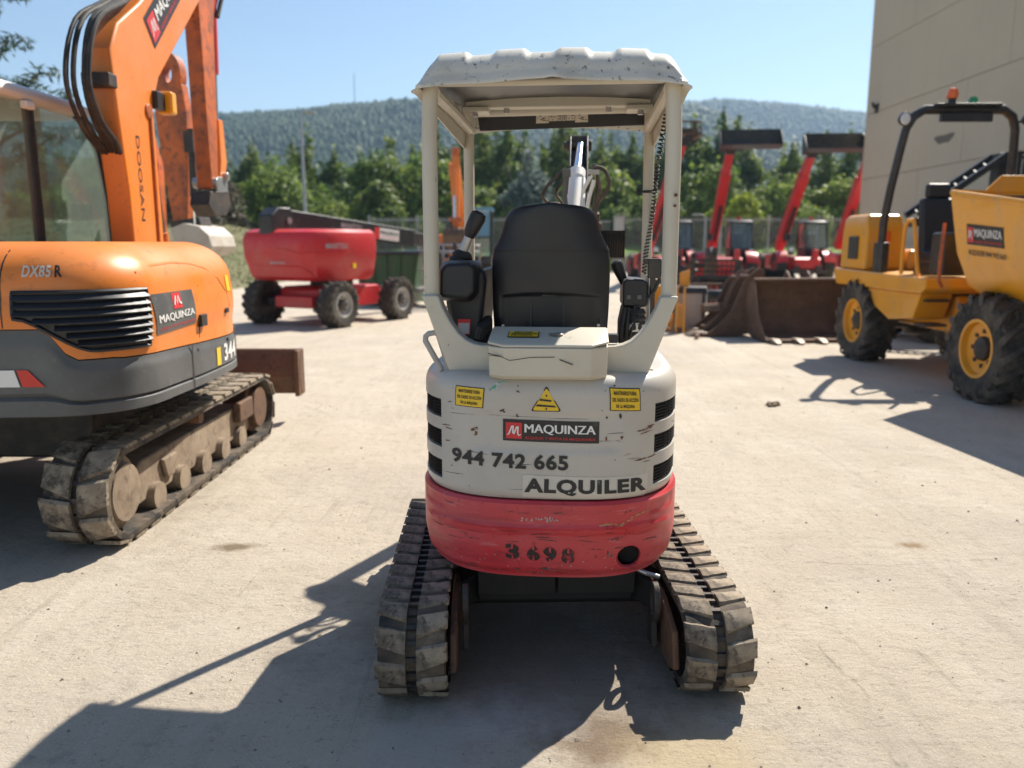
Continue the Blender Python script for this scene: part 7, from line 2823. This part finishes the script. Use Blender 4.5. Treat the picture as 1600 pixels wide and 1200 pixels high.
mb.tube([(-1.06, .88, 2.05), (1.06, .88, 2.05), (1.06, 3.13, 1.75), (-1.06, 3.13, 1.75)], .03, 8, closed=True)
part('rim', mb, 'yellow', skp2)
mb = MB()
mb.prism([(-.7, 2.05), (.7, 2.05), (.5, 2.22), (-.5, 2.22)], .86, .90, 'y')
part('headboard', mb, 'yellow', skp2, bevel=.01)
# the side seen from the camera is the dumper's right side (local +x)
def ssurf(y, z, e):
    t = (y - .9) / 2.2
    f = (z - 1.45 + .02 * t) / (.59 - .28 * t)
    return (.98 + .10 * f + e + .008, y, z)
q = [(1.16, 1.53), (1.78, 1.49), (1.79, 1.68), (1.17, 1.73)]
maquinza(ssurf, q, skp2, .005, 'black MAQUINZA sticker on the side of the yellow skip')
lettering(ssurf, [(1.17, 1.42), (1.79, 1.375), (1.79, 1.435), (1.17, 1.485)], 'ALQUILER 944 742 665', 'ink', skp2, .004, .02)
mb = MB()
mb.prism([(1.0, 1.0), (1.5, 1.0), (1.35, .80), (1.1, .80)], .30, .42)
mb.prism([(1.0, 1.0), (1.5, 1.0), (1.35, .80), (1.1, .80)], -.42, -.30)
PD('skip_bracket', mb, 'yellow', bevel=.015, kind='stuff')
mb = MB()
mb.cyl((.3, .62, .85), (.3, 1.05, 1.25), .06, 12)
PD('tipping_cylinder', mb, 'steel_dark')
for zz, xx in ((.74, .60),):
    mb = MB()
    for k in range(2):
        mb.box((.72, .10 + k * .02, .62 + k * .28), (.3, .25, .03))
    PD('step', mb, 'steel_dark', bevel=.005, kind='stuff')
# operator's place
mb = MB()
mb.prism([(-.72, 1.3), (-.28, 1.3), (-.26, 1.42), (-.60, 1.46), (-.70, 2.08), (-.82, 2.08)], .0, .50)
sea = PD('operator_seat', mb, 'black_plastic', bevel=.04, seg=3)
mb = MB()
mb.box((.25, -.78, 2.17), (.34, .1, .18))
part('headrest', mb, 'black_plastic', sea, bevel=.04)
mb = MB()
mb.box((.25, -.55, 1.23), (.5, .5, .16))
part('seat_base', mb, 'black_paint', sea, bevel=.02)
mb = MB()
mb.box((-.05, .35, 1.55), (.62, .28, .80))
mb.box((-.05, .32, 2.04), (.50, .2, .22))
PD('dashboard', mb, 'black_plastic', bevel=.04)
mb = MB()
n = 20
mb.tube([(.18 * math.cos(2 * math.pi * i / n), .06 + .10 * math.sin(2 * math.pi * i / n), 1.86 + .14 * math.sin(2 * math.pi * i / n)) for i in range(n)], .016, 6, closed=True)
mb.cyl((0, .06, 1.86), (0, .25, 1.72), .022, 8)
PD('steering_wheel', mb, 'black_plastic')
mb = MB()
mb.box((.55, .12, 1.42), (.36, .3, .48))
mb.box((-.55, .12, 1.42), (.36, .3, .48))
PD('side_console', mb, 'black_paint', bevel=.03, kind='stuff')
mb = MB()
mb.box((-.40, .10, 1.98), (.26, .04, .10))
PD('control_panel', mb, 'sheet_grey', bevel=.01)
for sx in (1, -1):
    mb = MB()
    mb.tube([(sx * .93, -.32, 1.18), (sx * .93, -.32, 1.70), (sx * .93, -.26, 1.80), (sx * .93, -.12, 1.80), (sx * .93, -.08, 1.72), (sx * .93, .06, 1.25), (sx * .93, .10, 1.18)], .026, 10)
    PD('grab_handle', mb, 'yellow')
mb = MB()
mb.tube([(.96, .62, 1.75), (.99, .64, 1.35), (.97, .62, 1.15), (.9, .58, 1.08)], .022, 8)
PD('front_handle', mb, 'orange_rusty')
# roll bar, lamps and beacons
mb = MB()
bar = [(.87, -1.02, 1.18), (.87, -1.0, 1.8), (.85, -.92, 2.2), (.80, -.84, 2.66), (.765, -.80, 2.90), (.69, -.77, 3.04), (.55, -.76, 3.12), (-.55, -.76, 3.12), (-.69, -.77, 3.04), (-.765, -.80, 2.90), (-.80, -.84, 2.66), (-.85, -.92, 2.2), (-.87, -1.0, 1.8), (-.87, -1.02, 1.18)]
mb.tube(bar, .056, 14)
rop = PD('roll_bar', mb, 'black_paint')
mb = MB()
mb.box((0, -.74, 3.16), (.9, .22, .035))
mb.box((0, -.70, 3.02), (.72, .06, .10))
part('top_plate', mb, 'black_paint', rop, bevel=.01)
for sx in (1, -1):
    mb = MB()
    mb.box((sx * .87, -1.01, 1.34), (.10, .26, .42))
    part('foot_plate', mb, 'black_paint', rop, bevel=.01)
    mb = MB()
    mb.lathe([(0, -.05), (.06, -.05), (.085, .03), (.08, .045), (0, .045)], (sx * .86, -.70, 3.0), 'y', 16)
    lp_ = part('work_light', mb, 'black_plastic', rop)
    mb = MB()
    mb.lathe([(0, .0), (.07, .0), (.06, .008), (0, .008)], (sx * .86, -.654, 3.0), 'y', 16)
    part('lamp_lens', mb, 'lamp_glass', lp_)
    mb = MB()
    mb.bar((sx * .74, -.78, 2.95), (sx * .84, -.74, 3.0), .03, .03)
    part('lamp_bracket', mb, 'black_paint', rop)
mb = MB()
mb.lathe([(0, 0), (.05, 0), (.05, .05), (.03, .06), (0, .06)], (.19, -.74, 3.18), 'z', 16)
be = part('beacon_base', mb, 'black_plastic', rop)
mb = MB()
mb.lathe([(0, 0), (.065, 0), (.075, .05), (.055, .11), (0, .13)], (.19, -.74, 3.24), 'z', 18)
part('beacon', mb, 'amber', be)
mb = MB()
mb.lathe([(0, 0), (.06, 0), (.06, .05), (.04, .08), (0, .085)], (-.10, -.74, 3.18), 'z', 18)
part('green_light', mb, 'green_lens', rop)
# headlamps low on the front, mirror
mb = MB()

# ------------------------------------------------------------------ black access machine behind the dumper
am = thing('access_machine', 'black folded access machine with a lattice cage behind the yellow dumper', 'access machine', (7.25, 13.2, 0), R(6))
mb = MB()
mb.box((.2, 0, .75), (2.6, 1.2, .7))
part('chassis', mb, 'black_paint', am, bevel=.05)
for sx in (-.8, 1.1):
    for sy in (-.62, .62):
        mb = MB()
        mb.lathe([(0, -.12), (.30, -.12), (.38, -.08), (.38, .08), (.30, .12), (0, .12)], (sx, sy, .38), 'y', 24)
        part('tyre', mb, 'tyre', am)
for dy in (-.18, .18):
    mb = MB()
    mb.bar((-.95, dy, 1.98), (.45, dy, 2.92), .07, .10)
    part('boom_rail', mb, 'black_paint', am, bevel=.01)
mb = MB()
for k in range(9):
    a, b = k / 9, (k + 1) / 9
    z = lambda s_: 1.98 + .94 * s_
    x = lambda s_: -.95 + 1.40 * s_
    mb.bar((x(a), -.18, z(a)), (x(b), .18, z(b)), .025, .025)
part('lattice', mb, 'black_paint', am, kind='stuff')
mb = MB()
mb.bar((-1.0, 0, 1.86), (.5, 0, 2.05), .16, .14)
mb.bar((.52, 0, .9), (.48, 0, 2.95), .2, .2)
part('mast', mb, 'black_paint', am, bevel=.01)
mb = MB()
mb.box((.95, -.25, 2.08), (.7, .5, .25))
part('control_box', mb, 'black_plastic', am, bevel=.04)
mb = MB()
for xx in (.55, .82, 1.10):
    for yy in (-.3, .3):
        mb.bar((xx, yy, 2.2), (xx + .02, yy, 2.95), .045, .045)
for zz in (2.22, 2.58, 2.93):
    mb.tube([(.55, -.3, zz), (1.11, -.3, zz), (1.11, .3, zz), (.55, .3, zz)], .028, 6, closed=True)
part('cage', mb, 'black_paint', am)
mb = MB()
mb.box((.2, -.34, 2.22), (.7, .05, .10))
part('arm_plate', mb, 'sheet_grey', am, bevel=.01)
# ------------------------------------------------------------------ small things on the ground
sv, sf = [], []
for i in range(1500):
    y = 1.9 + 14 * rnd.random() ** 1.8
    x = rnd.uniform(-.75, .75) * (y + 1)
    r = rnd.choice((.0015, .002, .002, .0025, .003, .003, .0055)) * rnd.uniform(.7, 1.3) * (1 + y * .08)
    n = len(sv)
    for a, b, c in ((1, 0, .2), (-.5, .86, .2), (-.5, -.86, .2), (.1, .1, 1)):
        sv.append((x + r * a * rnd.uniform(.7, 1.4), y + r * b * rnd.uniform(.7, 1.4), r * c * rnd.uniform(.7, 1.3)))
    sf += [(n, n + 1, n + 3), (n + 1, n + 2, n + 3), (n + 2, n, n + 3)]
me = bpy.data.meshes.new('gravel')
me.from_pydata(sv, [], sf)
me.materials.append(M['stone'])
link('gravel', me, kind='stuff', label='tiny pebbles and grit scattered over the dusty concrete')
def leaf_clump(label, x, y, n, s, seed):
    g = random.Random(seed)
    o = thing('leaf_clump', label, 'dead leaves', (x, y, 0))
    for i in range(n):
        mb = MB()
        mb.slab(lambda u, v: ((u - .5) * s, (v - .5) * s * .5 * math.sin(math.pi * (.12 + .8 * u)), .012 * math.sin(u * 3.1) + .008 * (v - .5) ** 2), 5, 3, (0, 0, .0015))
        lf = part('leaf', mb, 'dry_leaf', o)
        lf.location = (g.uniform(-.07, .07), g.uniform(-.03, .03), g.uniform(.002, .02))
        lf.rotation_euler = (g.uniform(-.5, .5), g.uniform(-.5, .5), g.uniform(0, 6.28))
leaf_clump('small clump of dry leaves on the concrete left of the white hood', -.40, 3.35, 5, .05, 1)
leaf_clump('scattered dry leaves on the sunny concrete before the dumper wheels', 2.45, 7.55, 8, .09, 2)

# ------------------------------------------------------------------ the air
mb = MB()
mb.box((0, 620, 110), (1780, 1300, 226))
hz = NT('haze_air')
hz.t.nodes.remove(hz.b)
vol = hz.n('ShaderNodeVolumePrincipled')
vol.inputs['Color'].default_value = (.52, .74, 1.0, 1)
vol.inputs['Density'].default_value = .00036
vol.inputs['Anisotropy'].default_value = .3
hz.l(vol.outputs[0], hz.t.nodes['Material Output'].inputs['Volume'])
hzo = link('haze', mb.mesh('haze', hz.m, False), kind='stuff', label='thin blue summer haze in the air over the yard and hills')
